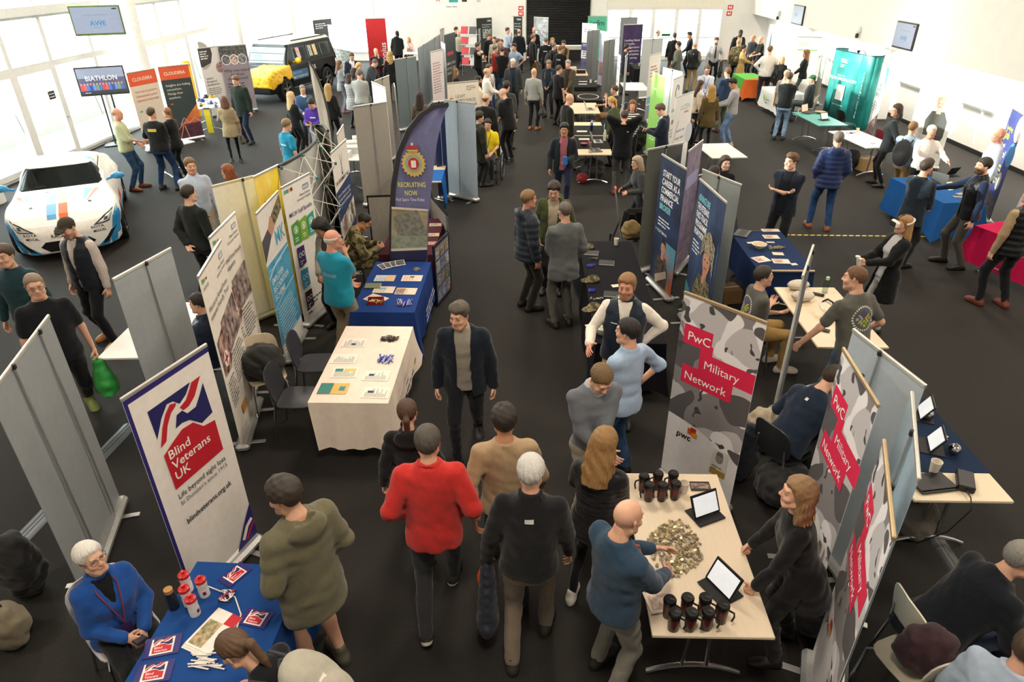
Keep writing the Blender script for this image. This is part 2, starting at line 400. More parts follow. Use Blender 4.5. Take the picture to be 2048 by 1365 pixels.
# ---------------------------------------------------------------- heads, hair, hands, shoes (built once per level of detail)
HV = {0: 0.0064, 1: 0.0115, 2: 0.019}
_C = {}
def cran(x, y, z, off):
    r = (0.074+off, 0.094+off, 0.088+off); y = y+0.014; z = z-0.03
    k0 = np.sqrt((x/r[0])**2+(y/r[1])**2+(z/r[2])**2); k1 = np.sqrt((x/r[0]**2)**2+(y/r[1]**2)**2+(z/r[2]**2)**2)+1e-9
    return k0*(k0-1)/k1
def head_mesh(sex, lod):
    key = ('head', sex, lod)
    if key in _C: return _C[key]
    f = Field((-0.1, -0.13, -0.24), (0.1, 0.14, 0.13), HV[lod]); m = sex == 'm'
    f.add(lambda x, y, z: cran(x, y, z, 0), (-.08, -.12, -.07), (.08, .09, .12), 0)
    f.ell((0, .026, -.035), (.060 if m else .056, .066, .082), .03)
    f.cone((-.028, .062, -.098), (.028, .062, -.098), .020 if m else .015, .020 if m else .015, .03)
    f.cone((-.055, .0, -.07), (-.02, .055, -.105), .016, .014, .03); f.cone((.055, .0, -.07), (.02, .055, -.105), .016, .014, .03)
    f.cone((-.035, .082, .028), (.035, .082, .028), .010, .010, .02)
    for sx in (-1, 1):
        f.ell((sx*.032, .100, .004), (.018, .016, .012), .014, sub=True)
        f.ell((sx*.032, .077, .003), (.015, .013, .011), .003)
        f.ell((sx*.042, .062, -.032), (.022, .022, .02), .02)
        f.cone((sx*.076, -.012, -.035), (sx*.080, -.018, .012), .009, .013, .006, fl=(1, 0, 0), fa=2.0)
    f.cone((0, .090, .010), (0, .106, -.027), .007, .0125, .012)
    f.cone((-.012, .098, -.031), (.012, .098, -.031), .008, .008, .008)
    f.cone((-.018, .085, -.058), (.018, .085, -.058), .0065, .0065, .006); f.cone((-.014, .085, -.068), (.014, .085, -.068), .007, .007, .006)
    f.cone((0, -.018, -.06), (0, -.045, -.25), .052 if m else .044, .058 if m else .05, .03)
    V, Q = f.mesh(); x, y, z = V.T
    fe = np.zeros((len(V), 4)); fe[:, 3] = 1; e = max(HV[lod]*0.5, 0.003)
    sm = lambda d: np.clip(0.5-d/(2*e), 0, 1)
    fe[:, 0] = sm(np.hypot(x/.020, (z+.063)/.009)*.009-.009)*(y > .06)*(1, .7, .4)[lod]
    ax = np.abs(x)-.032
    fe[:, 1] = sm(np.hypot(ax/.013, (z-.003)/.0075)*.0075-.0075)*(y > .05)*(.8, .7, .5)[lod]
    brow = sm(np.hypot(ax/.02, (z-.027-.1*np.abs(x)*0)/.006)*.006-.006)*(y > .05)
    beard = np.clip((-z-.035)/.015, 0, 1)*np.clip((y+.02)/.02, 0, 1)*np.clip((z+.135)/.015, 0, 1)*(1-sm(np.hypot(x/.024, (z+.063)/.011)*.011-.011))
    _C[key] = (V, Q, fe, brow, beard); return _C[key]
def hair_mesh(style, lod):
    key = ('hair', style, lod)
    if key in _C: return _C[key]
    vox = HV[lod]*1.15; low = -.42 if style in ('long', 'longwavy', 'curly') else (-.30 if style in ('pony', 'bob', 'plait') else -.14)
    f = Field((-.16, -.21, low), (.16, .14, .19), vox)
    def rough(x, y, z, s): return np.sin(x*s+3*z*s*.3)*np.sin(y*s*1.1+1)*np.cos(z*s*.6)
    th = {'crop': .006, 'fringe': .008, 'short': .013, 'thick': .020, 'quiff': .014, 'pony': .010, 'plait': .010, 'bun': .010, 'long': .016, 'longwavy': .020, 'bob': .020, 'curly': .030, 'mop': .024}[style]
    def cap(x, y, z):
        hl = .056-.25*np.clip(np.abs(x)-.045, 0, 1)+.006*np.sin(x*90)          # hair line height at the forehead
        edge = np.minimum(y-(.038+.03*np.clip((z-.02)/.05, -1, 1)), hl-z) if style != 'mop' else np.minimum(y-.05, .035-z)
        if style not in ('bob', 'long', 'longwavy', 'curly'): edge = np.maximum(np.maximum(edge, np.minimum(-.005-z, y+.045)), -.085-z)
        if style == 'fringe': edge = np.maximum(edge, np.maximum(z-.045, y-.03))
        o = th*(1+.5*np.clip(z/.1, -1, 1))*np.clip(.12-edge/.032, .12, 1)     # thins out towards its edge
        if style == 'quiff': o = o+.014*np.clip((z-.06)/.04, 0, 1)*np.clip(y/.03+.3, 0, 1)
        d = cran(x, y, z, o)
        if style in ('curly', 'mop', 'thick', 'longwavy'): d = d-.005*rough(x, y, z, 75)
        else: d = d-.002*rough(x, y, z, 70)-.0022*np.sin(np.arctan2(y, x)*21+z*50+9*x)
        return np.maximum(d, edge)
    f.add(cap, (-.12, -.15, -.16), (.12, .12, .16), 0)
    if style == 'pony':
        f.cone((0, -.105, .03), (0, -.145, .01), .02, .028, .012); f.cone((0, -.145, .01), (0, -.135, -.12), .028, .024, .012); f.cone((0, -.135, -.12), (0, -.12, -.22), .024, .008, .01)
    if style == 'plait':
        for i in range(6): f.ell((0, -.105-.006*(i % 2), -.02-.042*i), (.027-.002*i, .022, .03), .01)
    if style == 'bun': f.ell((0, -.12, .05), (.038, .034, .036), .012)
    if style in ('long', 'longwavy', 'curly', 'bob'):
        zb = {'long': -.34, 'longwavy': -.30, 'curly': -.30, 'bob': -.17}[style]; wv = {'long': .004, 'longwavy': .010, 'curly': .012, 'bob': .004}[style]
        def fall(x, y, z):
            t = np.clip((.06-z)/(.06-zb), 0, 1); a = .088+.03*np.sin(t*2.6); b = .075+.012*t; cy = -.045-.03*t
            k0 = np.sqrt((x/a)**2+((y-cy)/b)**2); d = (k0-1)*np.minimum(a, b)
            d = d-wv*rough(x, y, z*.6, 60)-.0035*np.sin(np.arctan2(y-cy, x)*26+z*12)
            inn = np.maximum(np.hypot(x/.072, (y+.0)/.085)-1, -1)*.075
            d = np.maximum(d, -np.maximum(inn, z-.03)) if style != 'bob' else np.maximum(d, -np.maximum(inn, z-.03))
            d = np.maximum(d, y-.035+.25*np.clip(-z, 0, .2)); return np.maximum(np.maximum(d, zb-z), z-.06)
        f.add(fall, (-.15, -.2, zb), (.15, .08, .08), .02)
    V, Q = f.mesh(); me = np_mesh('hair', V, Q, [M('#333')], parent=False); _C[key] = me; return me
def hand_field(pose, lod):
    key = ('hand', pose, lod)
    if key in _C: return _C[key]
    vox = {0: .0055, 1: .0095, 2: .016}[lod]
    f = Field((-.07, -.075, -.22), (.06, .11, .04), vox)
    f.cone((0, 0, .03), (0, 0, -.02), .027, .026, 0, fl=(1, 0, 0), fa=1.25)
    f.cone((0, -.012, -.03), (0, -.018, -.085), .022, .022, .02, fl=(1, 0, 0), fa=1.7); f.cone((0, .014, -.03), (0, .022, -.085), .022, .021, .02, fl=(1, 0, 0), fa=1.7)
    curl = {'relax': (22, 30, 20), 'fist': (75, 90, 60), 'grip': (45, 60, 35), 'flat': (4, 6, 4), 'point': (60, 85, 60), 'open': (10, 16, 8)}[pose]
    rr = .0088 if lod == 0 else (.0098 if lod == 1 else .0115)
    for j, (y0, L_) in enumerate(((.031, .072), (.0105, .080), (-.0105, .075), (-.030, .060))):
        p = np.array((0, y0, -.092)); ang = 0; sp = (1.5-j)*(.05 if pose not in ('flat', 'open') else .11)
        cs = curl if not (pose == 'point' and j == 0) else (5, 8, 5)
        for seg, (c, q) in enumerate(zip(cs, (.45, .32, .25))):
            ang += c*(1+.06*j); a = rad(ang); d = np.array((-math.sin(a), sp*math.cos(a), -math.cos(a))); e = p+d*L_*q
            f.cone(p, e, rr*(1-.08*seg), rr*(.93-.08*seg), .004); p = e
    th = {'relax': (-.25, .75, -.6), 'fist': (-.7, .35, -.55), 'grip': (-.75, .55, -.45), 'flat': (-.1, .8, -.6), 'point': (-.7, .4, -.5), 'open': (-.2, .95, -.3)}[pose]
    t = np.array(th)/np.linalg.norm(th); p = np.array((-.008, .026, -.028)); f.cone(p, p+t*.042, .0135, .0112, .012); q = p+t*.042; t2 = t+np.array((-.25, -.1, -.45)); t2 /= np.linalg.norm(t2); f.cone(q, q+t2*.032, .0105, .0085, .004)
    _C[key] = f.mesh(); return _C[key]
def shoe_mesh(kind, lod):
    key = ('shoe', kind, lod)
    if key in _C: return _C[key]
    vox = {0: .011, 1: .017, 2: .026}[lod]
    f = Field((-.07, -.12, -.01), (.07, .22, .16), vox)
    f.cone((0, -.055, .035), (0, .12, .03), .046, .044, 0); f.ell((.003, .13, .028), (.047, .07, .04), .03)
    f.cone((0, -.03, .05), (0, -.02, .11 if kind != 'boot' else .15), .047, .045, .03); f.cone((0, .0, .06), (0, .09, .045), .04, .035, .03)
    f.add(lambda x, y, z: np.maximum(np.maximum(np.hypot(x/.9, np.maximum(np.abs(y-.045)-.1, 0))-.047, z-.022), -z), (-.05, -.11, 0), (.05, .2, .03), .006)
    f.cut(lambda x, y, z: z+0*x+0*y, (-.08, -.12, -.05), (.08, .22, 0), .002)
    V, Q = f.mesh(); zc = V[Q][:, :, 2].mean(1)
    me = np_mesh('shoe', V, Q, [M('#222'), M('#222')], parent=False, mi=(zc < (.026 if kind != 'flat' else .008)).astype(int)); _C[key] = me; return me
def glasses_mesh():
    if 'gl' in _C: return _C['gl']
    g = G(); m = M('#1a1614', .4)
    for sx in (-1, 1):
        g.tube([(sx*.033+.024*math.cos(t), .098-.006*abs(math.cos(t)), .002+.018*math.sin(t)) for t in (2*math.pi*k/14 for k in range(14))], .0018, m, 5, closed=True)
        g.tube([(sx*.057, .094, .006), (sx*.076, .06, .006), (sx*.080, -.01, .004)], .0018, m, 5)
    g.tube([(-.010, .102, .005), (.010, .102, .005)], .0018, m, 5)
    o = g.build('glasses'); me = o.data; bpy.data.objects.remove(o); _C['gl'] = me; return me

SKIN = {'fair': '#d9a78c', 'pale': '#e2b8a0', 'tan': '#c08a68', 'brown': '#8a5a3c', 'dark': '#4a2f22', 'ruddy': '#cf9178'}
PROF = {'m': [(-.70, .20, .16, 0), (-.16, .172, .122, -.008), (-.05, .172, .122, -.006), (.08, .156, .112, .004), (.20, .160, .114, .008), (.33, .176, .120, .008), (.42, .176, .104, .0), (.475, .140, .085, -.010), (.52, .075, .066, -.018), (.60, .060, .058, -.016)],
        'f': [(-.70, .22, .18, 0), (-.16, .172, .128, -.010), (-.05, .166, .120, -.010), (.09, .128, .092, .002), (.20, .136, .098, .006), (.31, .150, .122, .018), (.40, .150, .100, .004), (.465, .118, .078, -.010), (.51, .062, .056, -.018), (.60, .052, .05, -.016)]}
HANDPRE = {'dn': (.275, .03, .80), 'bw': (.27, .14, .84), 'fwd': (.25, -.14, .84), 'pk': (.20, .12, .92), 'hp': (.20, .0, 1.02), 'fw': (.16, .36, 1.06), 'ph': (.05, .32, 1.16), 'lo': (.06, .27, .96), 'cr': (-.10, .20, 1.20), 'bk': (.03, -.20, .96), 'ch': (.04, .17, 1.40), 'hd': (.07, -.10, 1.53), 'lap': (.09, .34, .62), 'tb': (.14, .45, .78)}
PEOPLE = []
def ik(a, b, l1, l2, pole):
    a = np.array(a, float); b = np.array(b, float); d = b-a; L_ = np.linalg.norm(d)
    if L_ > (l1+l2)*.995: b = a+d/L_*(l1+l2)*.995; d = b-a; L_ = np.linalg.norm(d)
    u = d/L_; t = (l1*l1-l2*l2+L_*L_)/(2*L_); h = math.sqrt(max(l1*l1-t*t, 0)); p = np.array(pole, float); p = p-u*(p@u); p /= (np.linalg.norm(p)+1e-9)
    return a+u*t+p*h, b
def wrinkle(seed, amp):
    r = np.random.default_rng(seed); D = r.normal(size=(5, 3)); D[:, 2] *= 1.6; D /= np.linalg.norm(D, axis=1)[:, None]; Fq = r.uniform(22, 60, 5); ph = r.uniform(0, 6, 5)
    return lambda x, y, z: amp*sum(.64-np.abs(np.sin(.5*Fq[i]*(D[i, 0]*x+D[i, 1]*y+D[i, 2]*z)+ph[i]+1.3*math.sin(i+1)*np.sin(15*z+8*x+ph[i]))) for i in range(5))/1.5
def person(px, py, h, hd, label, sex='m', skin='fair', hair='short', hc='#3a2a1e', top='sweater', tc='#333', tkind='fabric', tc2=None, ts=1.0, inner=None, bot='trousers', bc='#22252b', bkind='fabric',
           shoe='#1a1512', sole=None, la='dn', ra='dn', lh='relax', rh='relax', lean=0, side=0, twist=0, hy=0, hp=0, legs='st', fat=1.0, beard=0, glasses=False, hem=None, sleeve='long', collar=None, hood=False,
           loose=1.0, group=None, foot=None, sc=None, lp=None, rp=None, seat=.47, extra=None, lod=None, pos=None):
    """px,py: photo pixel of the crown of the head; h: standing height; hd: heading, clockwise, 0 = away from the camera"""
    s = h/1.75; male = sex == 'm'
    sit = legs == 'sit'
    hipz = .95 if not sit else seat+.10
    feet = {'st': ((-.11, .0, 0), (.11, .02, 0)), 'w1': ((-.09, .30, 0), (.09, -.30, .03)), 'w2': ((-.09, -.30, .03), (.09, .30, 0)), 'a1': ((-.16, .08, 0), (.14, -.06, 0)), 'a2': ((-.14, -.07, 0), (.16, .09, 0)), 'sit': ((-.13, .42, 0), (.13, .46, 0)), 'cx': ((.02, .06, 0), (.02, -.08, 0)), 'wd': ((-.2, .0, 0), (.2, .0, 0))}[legs] if isinstance(legs, str) else legs
    if not sit:
        sp = max(abs(feet[0][1]-feet[1][1]), abs(feet[0][0]-feet[1][0])*.6); hipz -= max(0, (sp*.5)**2*.62)
    # upper-body frame
    Rm = (Matrix.Rotation(rad(-twist), 3, 'Z') @ Matrix.Rotation(rad(-lean), 3, 'X') @ Matrix.Rotation(rad(side), 3, 'Y')); Rn = np.array(Rm); hipp = np.array((0, (-.10 if lean > 25 else 0) if not sit else 0, hipz))
    up = lambda p: hipp+Rn@np.array(p, float)
    Hm = Rm @ Matrix.Rotation(rad(-hy), 3, 'Z') @ Matrix.Rotation(rad(lean*.55-hp), 3, 'X')
    neck = up((0, -.012, .535)); hc0 = neck+np.array(Hm @ Vector((0, .035, .145)))
    crown = hc0+np.array(Hm @ Vector((0, -.014, .121)))
    rot = rad(-hd); cr_, sr_ = math.cos(rot), math.sin(rot); cw = crown*s
    if pos is not None: loc = Vector(pos)
    else:
        P = at(px, py, cw[2]); loc = Vector((P.x-(cr_*cw[0]-sr_*cw[1]), P.y-(sr_*cw[0]+cr_*cw[1]), 0))
    dist = (Vector((loc.x, loc.y, 1))-CAM).length
    if lod is None: lod = 0 if dist < 8.5 else (1 if dist < 15.5 else 2)
    cv = {0: .015, 1: .023, 2: .035}[lod]
    seed = len(PEOPLE)*7+3; wr = wrinkle(seed, (.0065 if lod < 2 else .008))
    A = {}
    for sd, tgt, pole in ((-1, la, lp), (1, ra, rp)):
        t = HANDPRE[tgt] if isinstance(tgt, str) else tgt; nm = tgt if isinstance(tgt, str) else ''
        t = np.array((sd*t[0], t[1], t[2])) if isinstance(tgt, str) else np.array((t[0], t[1], t[2]), float)
        if sit and nm in ('dn', 'lo', 'cr', 'ch', 'hp', 'ph', 'fw'): t = t+np.array((0, .06, hipz-.95))
        elif nm in ('hp', 'cr', 'ch', 'hd', 'bk', 'ph'): t = up(t-np.array((0, 0, .95)))
        sh = up((sd*(.172 if male else .148), -.005, .435))
        pl = pole or ((sd*.55, -.8, -.15) if nm == 'pk' else (sd*.9, -.35, -.1) if nm == 'hp' else (sd*1, .15, .1) if nm == 'hd' else (sd*.55, -.45, -.7))
        el, wrp = ik(sh, t, .285, .255, pl); A[sd] = (sh, el, wrp)
    Lg = {}
    for sd, ft in ((-1, feet[0]), (1, feet[1])):
        hj = hipp+np.array((sd*.09, 0, -.03)); an = np.array((ft[0], ft[1]-.02, .085+ft[2])); kn, an = ik(hj, an, .44, .44, (sd*.08, 1, 0)); Lg[sd] = (hj, kn, an)
    prof = np.array(PROF[sex]); pz = prof[:, 0]
    def torso(off, zlo, zhi, flare=0, ridge=None, open_=None, belly=0):
        def fn(x, y, z):
            x = x-hipp[0]; y = y-hipp[1]; z = z-hipp[2]
            X = Rn[0, 0]*x+Rn[1, 0]*y+Rn[2, 0]*z; Y = Rn[0, 1]*x+Rn[1, 1]*y+Rn[2, 1]*z; Z = Rn[0, 2]*x+Rn[1, 2]*y+Rn[2, 2]*z
            f = 1+(fat-1)*np.exp(-((Z-.08)/.2)**2)
            a = np.interp(Z, pz, prof[:, 1])*(1+(fat-1)*.7)+off+flare*np.clip((.1-Z), 0, 1); b = np.interp(Z, pz, prof[:, 2])*f+off*.9+flare*np.clip((.1-Z), 0, 1); cy = np.interp(Z, pz, prof[:, 3])+(f-1)*.05
            q = Y-cy; k0 = np.sqrt((X/a)**2+(q/b)**2); k1 = np.sqrt((X/a**2)**2+(q/b**2)**2)+1e-6; d = k0*(k0-1)/k1
            d = np.maximum(d, -np.minimum(a, b))
            if ridge: d = d-ridge[0]*(np.abs(np.sin(np.pi*Z/ridge[1]))-.5)
            e = np.maximum(zlo-Z, Z-zhi); d = np.maximum(d, e)
            if open_ is not None:
                wd = np.interp(Z, [-.75, -.1, .15, .34, .48, .56], open_); d = np.maximum(d, -np.maximum(np.abs(X)-wd, -(Y-.02)))
            return d
        return fn
    bb = lambda *pts: (np.min(pts, 0)-.34, np.max(pts, 0)+.34)
    lo_t, hi_t = bb(up((0, 0, -.2)), up((0, 0, .55))); 
    H = []
    # body (skin)
    root_V = []; root_Q = []; root_F = []; nv = 0
    def push(V, Q, fe=None):
        nonlocal nv
        root_V.append(V); root_Q.append(Q+nv); root_F.append(fe if fe is not None else np.tile((0, 0, 0, 1.), (len(V), 1))); nv += len(V)
    V, Q, fe, brow, bd = head_mesh(sex, lod); fe = fe.copy(); fe[:, 2] = np.maximum(brow*(.75 if male else .6), bd*beard)
    push(V@np.array(Hm).T+hc0, Q, fe)
    pts = [A[k][i] for k in A for i in range(3)]
    bl, bh = bb(*pts, up((0, 0, .55)))
    bv = cv*1.7 if sleeve == 'long' and top not in ('tee', 'polo') else cv
    f = Field(bl+.24, bh-.24, bv)
    f.add(torso(-.012, .30 if not lean else .1, .56), *bb(up((0, 0, -.05)), up((0, 0, .5))), k=0)
    f.cone(up((0, -.02, .46)), neck+np.array(Hm @ Vector((0, .0, .08))), .056 if male else .047, .05 if male else .042, .03)
    for sd in (-1, 1):
        sh, el, wp = A[sd]; f.cone(sh, el, .046 if male else .039, .037 if male else .031, .03); f.cone(el, wp, .039 if male else .032, .027 if male else .023, .02)
    V, Q = f.mesh(); push(V, Q)
    if bot in ('shorts', 'skirt', 'dress'):
        f = Field(np.min([Lg[k][i] for k in Lg for i in range(3)], 0)-.12, np.max([Lg[k][i] for k in Lg for i in range(3)], 0)+.12, cv)
        for sd in (-1, 1):
            hj, kn, an = Lg[sd]; f.cone(hj, kn, .075, .052, .0); f.cone(kn, kn+(an-kn)*.35, .052, .055, .02); f.cone(kn+(an-kn)*.35, an, .055, .035, .02)
        V, Q = f.mesh(); push(V, Q)
    for sd, hp_ in ((-1, lh), (1, rh)):
        V, Q = hand_field(hp_, lod); sh, el, wp = A[sd]; d = wp-el; d /= np.linalg.norm(d); zc = -d
        fwd = np.array((0, 1., 0)) if abs(d[1]) < .7 else np.array((-sd*.55, 0, .85))
        yc = fwd-zc*(fwd@zc); yc /= np.linalg.norm(yc); xc = np.cross(yc, zc); hs = 1.0 if male else .9
        W = V*hs
        if sd < 0: W = W*np.array((-1, 1, 1)); Q = Q[:, ::-1]
        push(W@np.stack([xc, yc, zc])+wp, Q)
    V = np.concatenate(root_V)*s; Q = np.concatenate(root_Q); fe = np.concatenate(root_F)
    o = np_mesh('person', V, Q, [M(SKIN.get(skin, skin), .55, kind='skin', col2=hc)], None, feat=fe)
    o.location = loc; o.rotation_euler = (0, 0, rot); tag(o, label, 'person', group); PEOPLE.append(o)
    def child(name, f_, mats, mi=None):
        V, Q = f_.mesh(); return np_mesh(name, V*s, Q, mats, o)
    # upper garment
    offs = {'tee': .010, 'polo': .012, 'shirt': .013, 'sweater': .018, 'hoodie': .026, 'fleece': .026, 'jacket': .030, 'blazer': .026, 'puffer': .036, 'gilet': .034, 'coat': .034, 'dress': .014}
    lenm = {'tee': -.13, 'polo': -.13, 'shirt': -.10, 'sweater': -.10, 'hoodie': -.13, 'fleece': -.14, 'jacket': -.17, 'blazer': -.22, 'puffer': -.16, 'gilet': -.13, 'coat': -.50, 'dress': -.40}
    def upper(name, kind, col, mk, c2, sc_, slv, hemz, opn, hoodq, coll):
        off = offs[kind]; hz = lenm[kind] if hemz is None else hemz
        rid = ((.013, .052) if lod == 0 else (.022, .085)) if kind in ('puffer',) or (kind == 'gilet' and mk == 'puff') else None
        pts = [up((0, 0, hz-.02)), up((0, 0, .58))]+[A[k][i] for k in A for i in range(3 if slv == 'long' else 2)]
        lo, hi = np.min(pts, 0)-.09, np.max(pts, 0)+.09; c0 = up((0, 0, .1)); wq = .27*fat if hz > -.3 else .33
        lo = np.minimum(lo, c0-np.array((wq, wq, .0))); hi = np.maximum(hi, c0+np.array((wq, wq, 0)))
        if hoodq or lean: lo = lo-.06; hi = hi+.06
        f = Field(lo, hi, cv); tl, th_ = bb(up((0, 0, hz)), up((0, 0, .55)))
        f.add(torso(off, hz, .535, flare=.05 if kind in ('coat', 'dress', 'blazer') else .012, ridge=rid, open_=opn), tl, th_, k=0)
        if not male and kind not in ('coat',):
            for sx in (-1, 1): f.ell(up((sx*.062, .085+off*.6, .30)), (.06, .05, .06), .03)
        if slv != 'none':
            R0 = (.060 if male else .050)+off*.75; R1 = (.047 if male else .039)+off*.75; R2 = (.034 if male else .029)+off*.65
            md = (lambda t, L_: rid[0]*.75*(np.abs(np.sin(np.pi*t*L_/rid[1]))-.5)) if rid else None
            for sd in (-1, 1):
                sh, el, wp = A[sd]
                if slv == 'short': e2 = sh+(el-sh)*.72; f.cone(sh, e2, R0, R1+.006, .035); continue
                f.cone(sh, el, R0, R1, .035, mod=md)
                if slv == 'rolled': f.cone(el, el+(wp-el)*.15, R1, R1, .02); continue
                f.cone(el, el+(wp-el)*(.97), R1, R2, .02, mod=md)
        else:
            for sd in (-1, 1): f.cone(up((sd*.10, -.005, .44)), up((sd*.155, -.005, .43)), .055+off*.5, .05+off*.5, .03)
        if coll:
            for a in range(14):
                t0, t1 = 2*math.pi*a/14, 2*math.pi*(a+1)/14
                if math.sin((t0+t1)/2) > .78 and coll != 'high': continue
                q = .070 if male else .060; pr = lambda t: up((q*math.cos(t), -.016+q*.95*math.sin(t), .525+(.012 if coll != 'high' else .03)-.03*max(0, math.sin(t))))
                f.cone(pr(t0), pr(t1), .014, .014, .008, fl=None)
        if hoodq:
            f.ell(up((0, -.115, .50)), (.125, .060, .085), .03); f.ell(up((0, -.10, .565)), (.075, .035, .04), .02, sub=True)
        f.F += wr(*f.xyz((slice(None),)*3)).astype(np.float32)*(1 if not rid else .5)
        mt = M(col, .9 if kind not in ('puffer', 'gilet') else .45, kind='fabric' if mk == 'puff' else mk, col2=c2, scale=sc_, spec=.2)
        return child(name, f, [mt])
    opn = None
    if inner:
        opn = {'blazer': (.06, .05, .02, .05, .075, .09), 'jacket': (.09, .075, .06, .065, .075, .085), 'coat': (.09, .08, .07, .07, .08, .09), 'gilet': (.02, .012, .012, .03, .06, .08), 'sweater': (-1, -1, -1, -1, .03, .06), 'fleece': (-1, -1, -1, .01, .05, .07), 'hoodie': (-1, -1, -1, -1, .03, .05), 'puffer': (.03, .03, .03, .04, .06, .08)}.get(top, (-1, -1, -1, -1, .02, .05))
        slv = sleeve if top == 'gilet' else 'none'
        upper('shirt', 'shirt', inner if isinstance(inner, str) else inner[0], 'fabric' if isinstance(inner, str) else inner[1], None if isinstance(inner, str) else inner[2], 1.0 if isinstance(inner, str) else inner[3], slv, None, None, False, 'collar')
    gname = {'tee': 't_shirt', 'polo': 'polo_shirt', 'fleece': 'fleece', 'coat': 'coat', 'gilet': 'gilet', 'puffer': 'puffer_jacket'}.get(top, top)
    O = {'top': upper(gname, top, tc, tkind, tc2, ts, 'none' if top == 'gilet' else ('short' if top in ('tee', 'polo') and sleeve == 'long' else sleeve), hem, opn, hood, collar or {'polo': 'collar', 'shirt': 'collar', 'jacket': 'collar', 'fleece': 'high', 'gilet': 'high', 'puffer': 'high', 'coat': 'collar', 'blazer': 'collar'}.get(top))}
    # lower garment
    if bot != 'none':
        pts = [Lg[k][i] for k in Lg for i in range(3)]+[hipp]
        f = Field(np.min(pts, 0)-.22, np.max(pts, 0)+np.array((.22, .22, .12)), cv)
        ztop = (lenm[top] if hem is None else max(hem, -.14))+.07 if not inner else -.03
        def hips(x, y, z):
            z_ = z-hipp[2]; y_ = y-hipp[1]; a = np.interp(z_, [-.2, -.05, .08], [.155, .172*(1+(fat-1)*.5), .158*(1+(fat-1)*.7)])+.006; b = np.interp(z_, [-.2, -.05, .08], [.10, .122, .112*(1+(fat-1)*.8)])+.006
            k0 = np.sqrt((x/a)**2+((y_+.004)/b)**2); return np.maximum((k0-1)*np.minimum(a, b), np.maximum(-.16-z_, z_-ztop))
        f.add(hips, hipp-np.array((.2, .16, .2)), hipp+np.array((.2, .16, .1)), k=0)
        if bot in ('skirt', 'dress'):
            def sk(x, y, z):
                z_ = z-hipp[2]; t = np.clip(-z_/.45, 0, 1); a = .165+.04*t; b = .12+.05*t; k0 = np.sqrt((x/a)**2+((y-hipp[1])/b)**2); return np.maximum((k0-1)*b, np.maximum(-.45-z_, z_-.05))
            f.add(sk, hipp-np.array((.25, .25, .45)), hipp+np.array((.25, .25, .1)), k=.02)
        else:
            sl = {'slim': .84, 'leggings': .74}.get(bot, 1.0)*loose
            for sd in (-1, 1):
                hj, kn, an = Lg[sd]; f.cone(hj, kn, .096*(.5+.5*sl)*(1+(fat-1)*.4), .066*sl, .03)
                if bot == 'shorts': continue
                f.cone(kn, an+(kn-an)*.02, .066*sl, .054*sl, .02)
            if bot == 'shorts': f.cut(lambda x, y, z: z-(Lg[1][1][2]+.03)+0*x+0*y, np.array((-.4, -.4, -.1)), np.array((.4, .6, Lg[1][1][2]+.03)), .01)
        f.F += wr(*f.xyz((slice(None),)*3)).astype(np.float32)*1.1
        O['bot'] = child({'shorts': 'shorts', 'skirt': 'skirt', 'leggings': 'leggings', 'dress': 'skirt'}.get(bot, 'trousers'), f, [M(bc, .9, kind=bkind, spec=.2)])
    # shoes
    sm = shoe_mesh('shoe', lod)
    for sd in (-1, 1):
        hj, kn, an = Lg[sd]; q = link(bpy.data.objects.new('shoe', sm), o); ft = feet[0] if sd < 0 else feet[1]
        q.location = Vector((an[0], an[1]+.02, max(0, an[2]-.085)))*s; q.rotation_euler = (-.5 if ft[2] > .01 else 0, 0, rad(-sd*9)); q.scale = (s*(1 if male else .88),)*3
        for i, cc in enumerate((shoe, sole or shoe)):
            q.material_slots[i].link = 'OBJECT'; q.material_slots[i].material = M(cc, .5)
    HM = Matrix.Translation(Vector(hc0*s)) @ Hm.to_4x4() @ Matrix.Scale(s, 4)
    if hair and hair != 'bald':
        q = link(bpy.data.objects.new('hair', hair_mesh(hair, lod)), o); q.matrix_local = HM; q.material_slots[0].link = 'OBJECT'; q.material_slots[0].material = M(hc, .6, kind='hair')
    if glasses: q = link(bpy.data.objects.new('glasses', glasses_mesh()), o); q.matrix_local = HM
    info = dict(o=o, A={k: [Vector(p*s) for p in v] for k, v in A.items()}, HM=HM, up=lambda *p: Vector(up(p)*s), s=s, O=O, hd=hd, W=Matrix.Translation(loc) @ Matrix.Rotation(rot, 4, 'Z'), lod=lod, fat=fat, Rm=Rm, hc0=Vector(hc0*s))
    if extra: extra(info)
    return info
# ---------------------------------------------------------------- the hall
XL, XR, YB, YF, ZC = -12.35, 11.8, 37.5, -4.5, 6.9
XB, ZB = 11.0, 2.12                                   # bulkhead along the right wall
WHITE = M('#e4e2dc', 0.75, kind='wall'); FRAME = M('#e6e6e4', 0.45); GLASS = M('#f2f8f7', 0.02, kind='glass')
def struct(name, g, parent=None, smooth=None):
    o = g.build(name, parent, smooth)
    if parent is None: o['kind'] = 'structure'
    return o
def sroot(name, loc=(0, 0, 0)):
    o = bpy.data.objects.new(name, None); COL.objects.link(o); o.location = loc; o['kind'] = 'structure'; return o
struct('floor', G().box(((XL+XR)/2, (YB+YF)/2, -0.05), (XR-XL+.3, YB-YF+.3, 0.1), M('#1f1c19', 0.78, kind='carpet', spec=0.35)))
struct('ceiling', G().box(((XL+XR)/2, (YB+YF)/2, ZC+.1), (XR-XL+.6, YB-YF+.6, 0.2), WHITE))
struct('wall_front', G().box(((XL+XR)/2, YF-.1, ZC/2), (XR-XL, .2, ZC), WHITE))
g = G()                                                # right wall: recess wall and bulkhead over it
g.box((XR+.1, (YB+YF)/2, ZC/2), (.2, YB-YF+.2, ZC), WHITE); struct('wall_right', g)
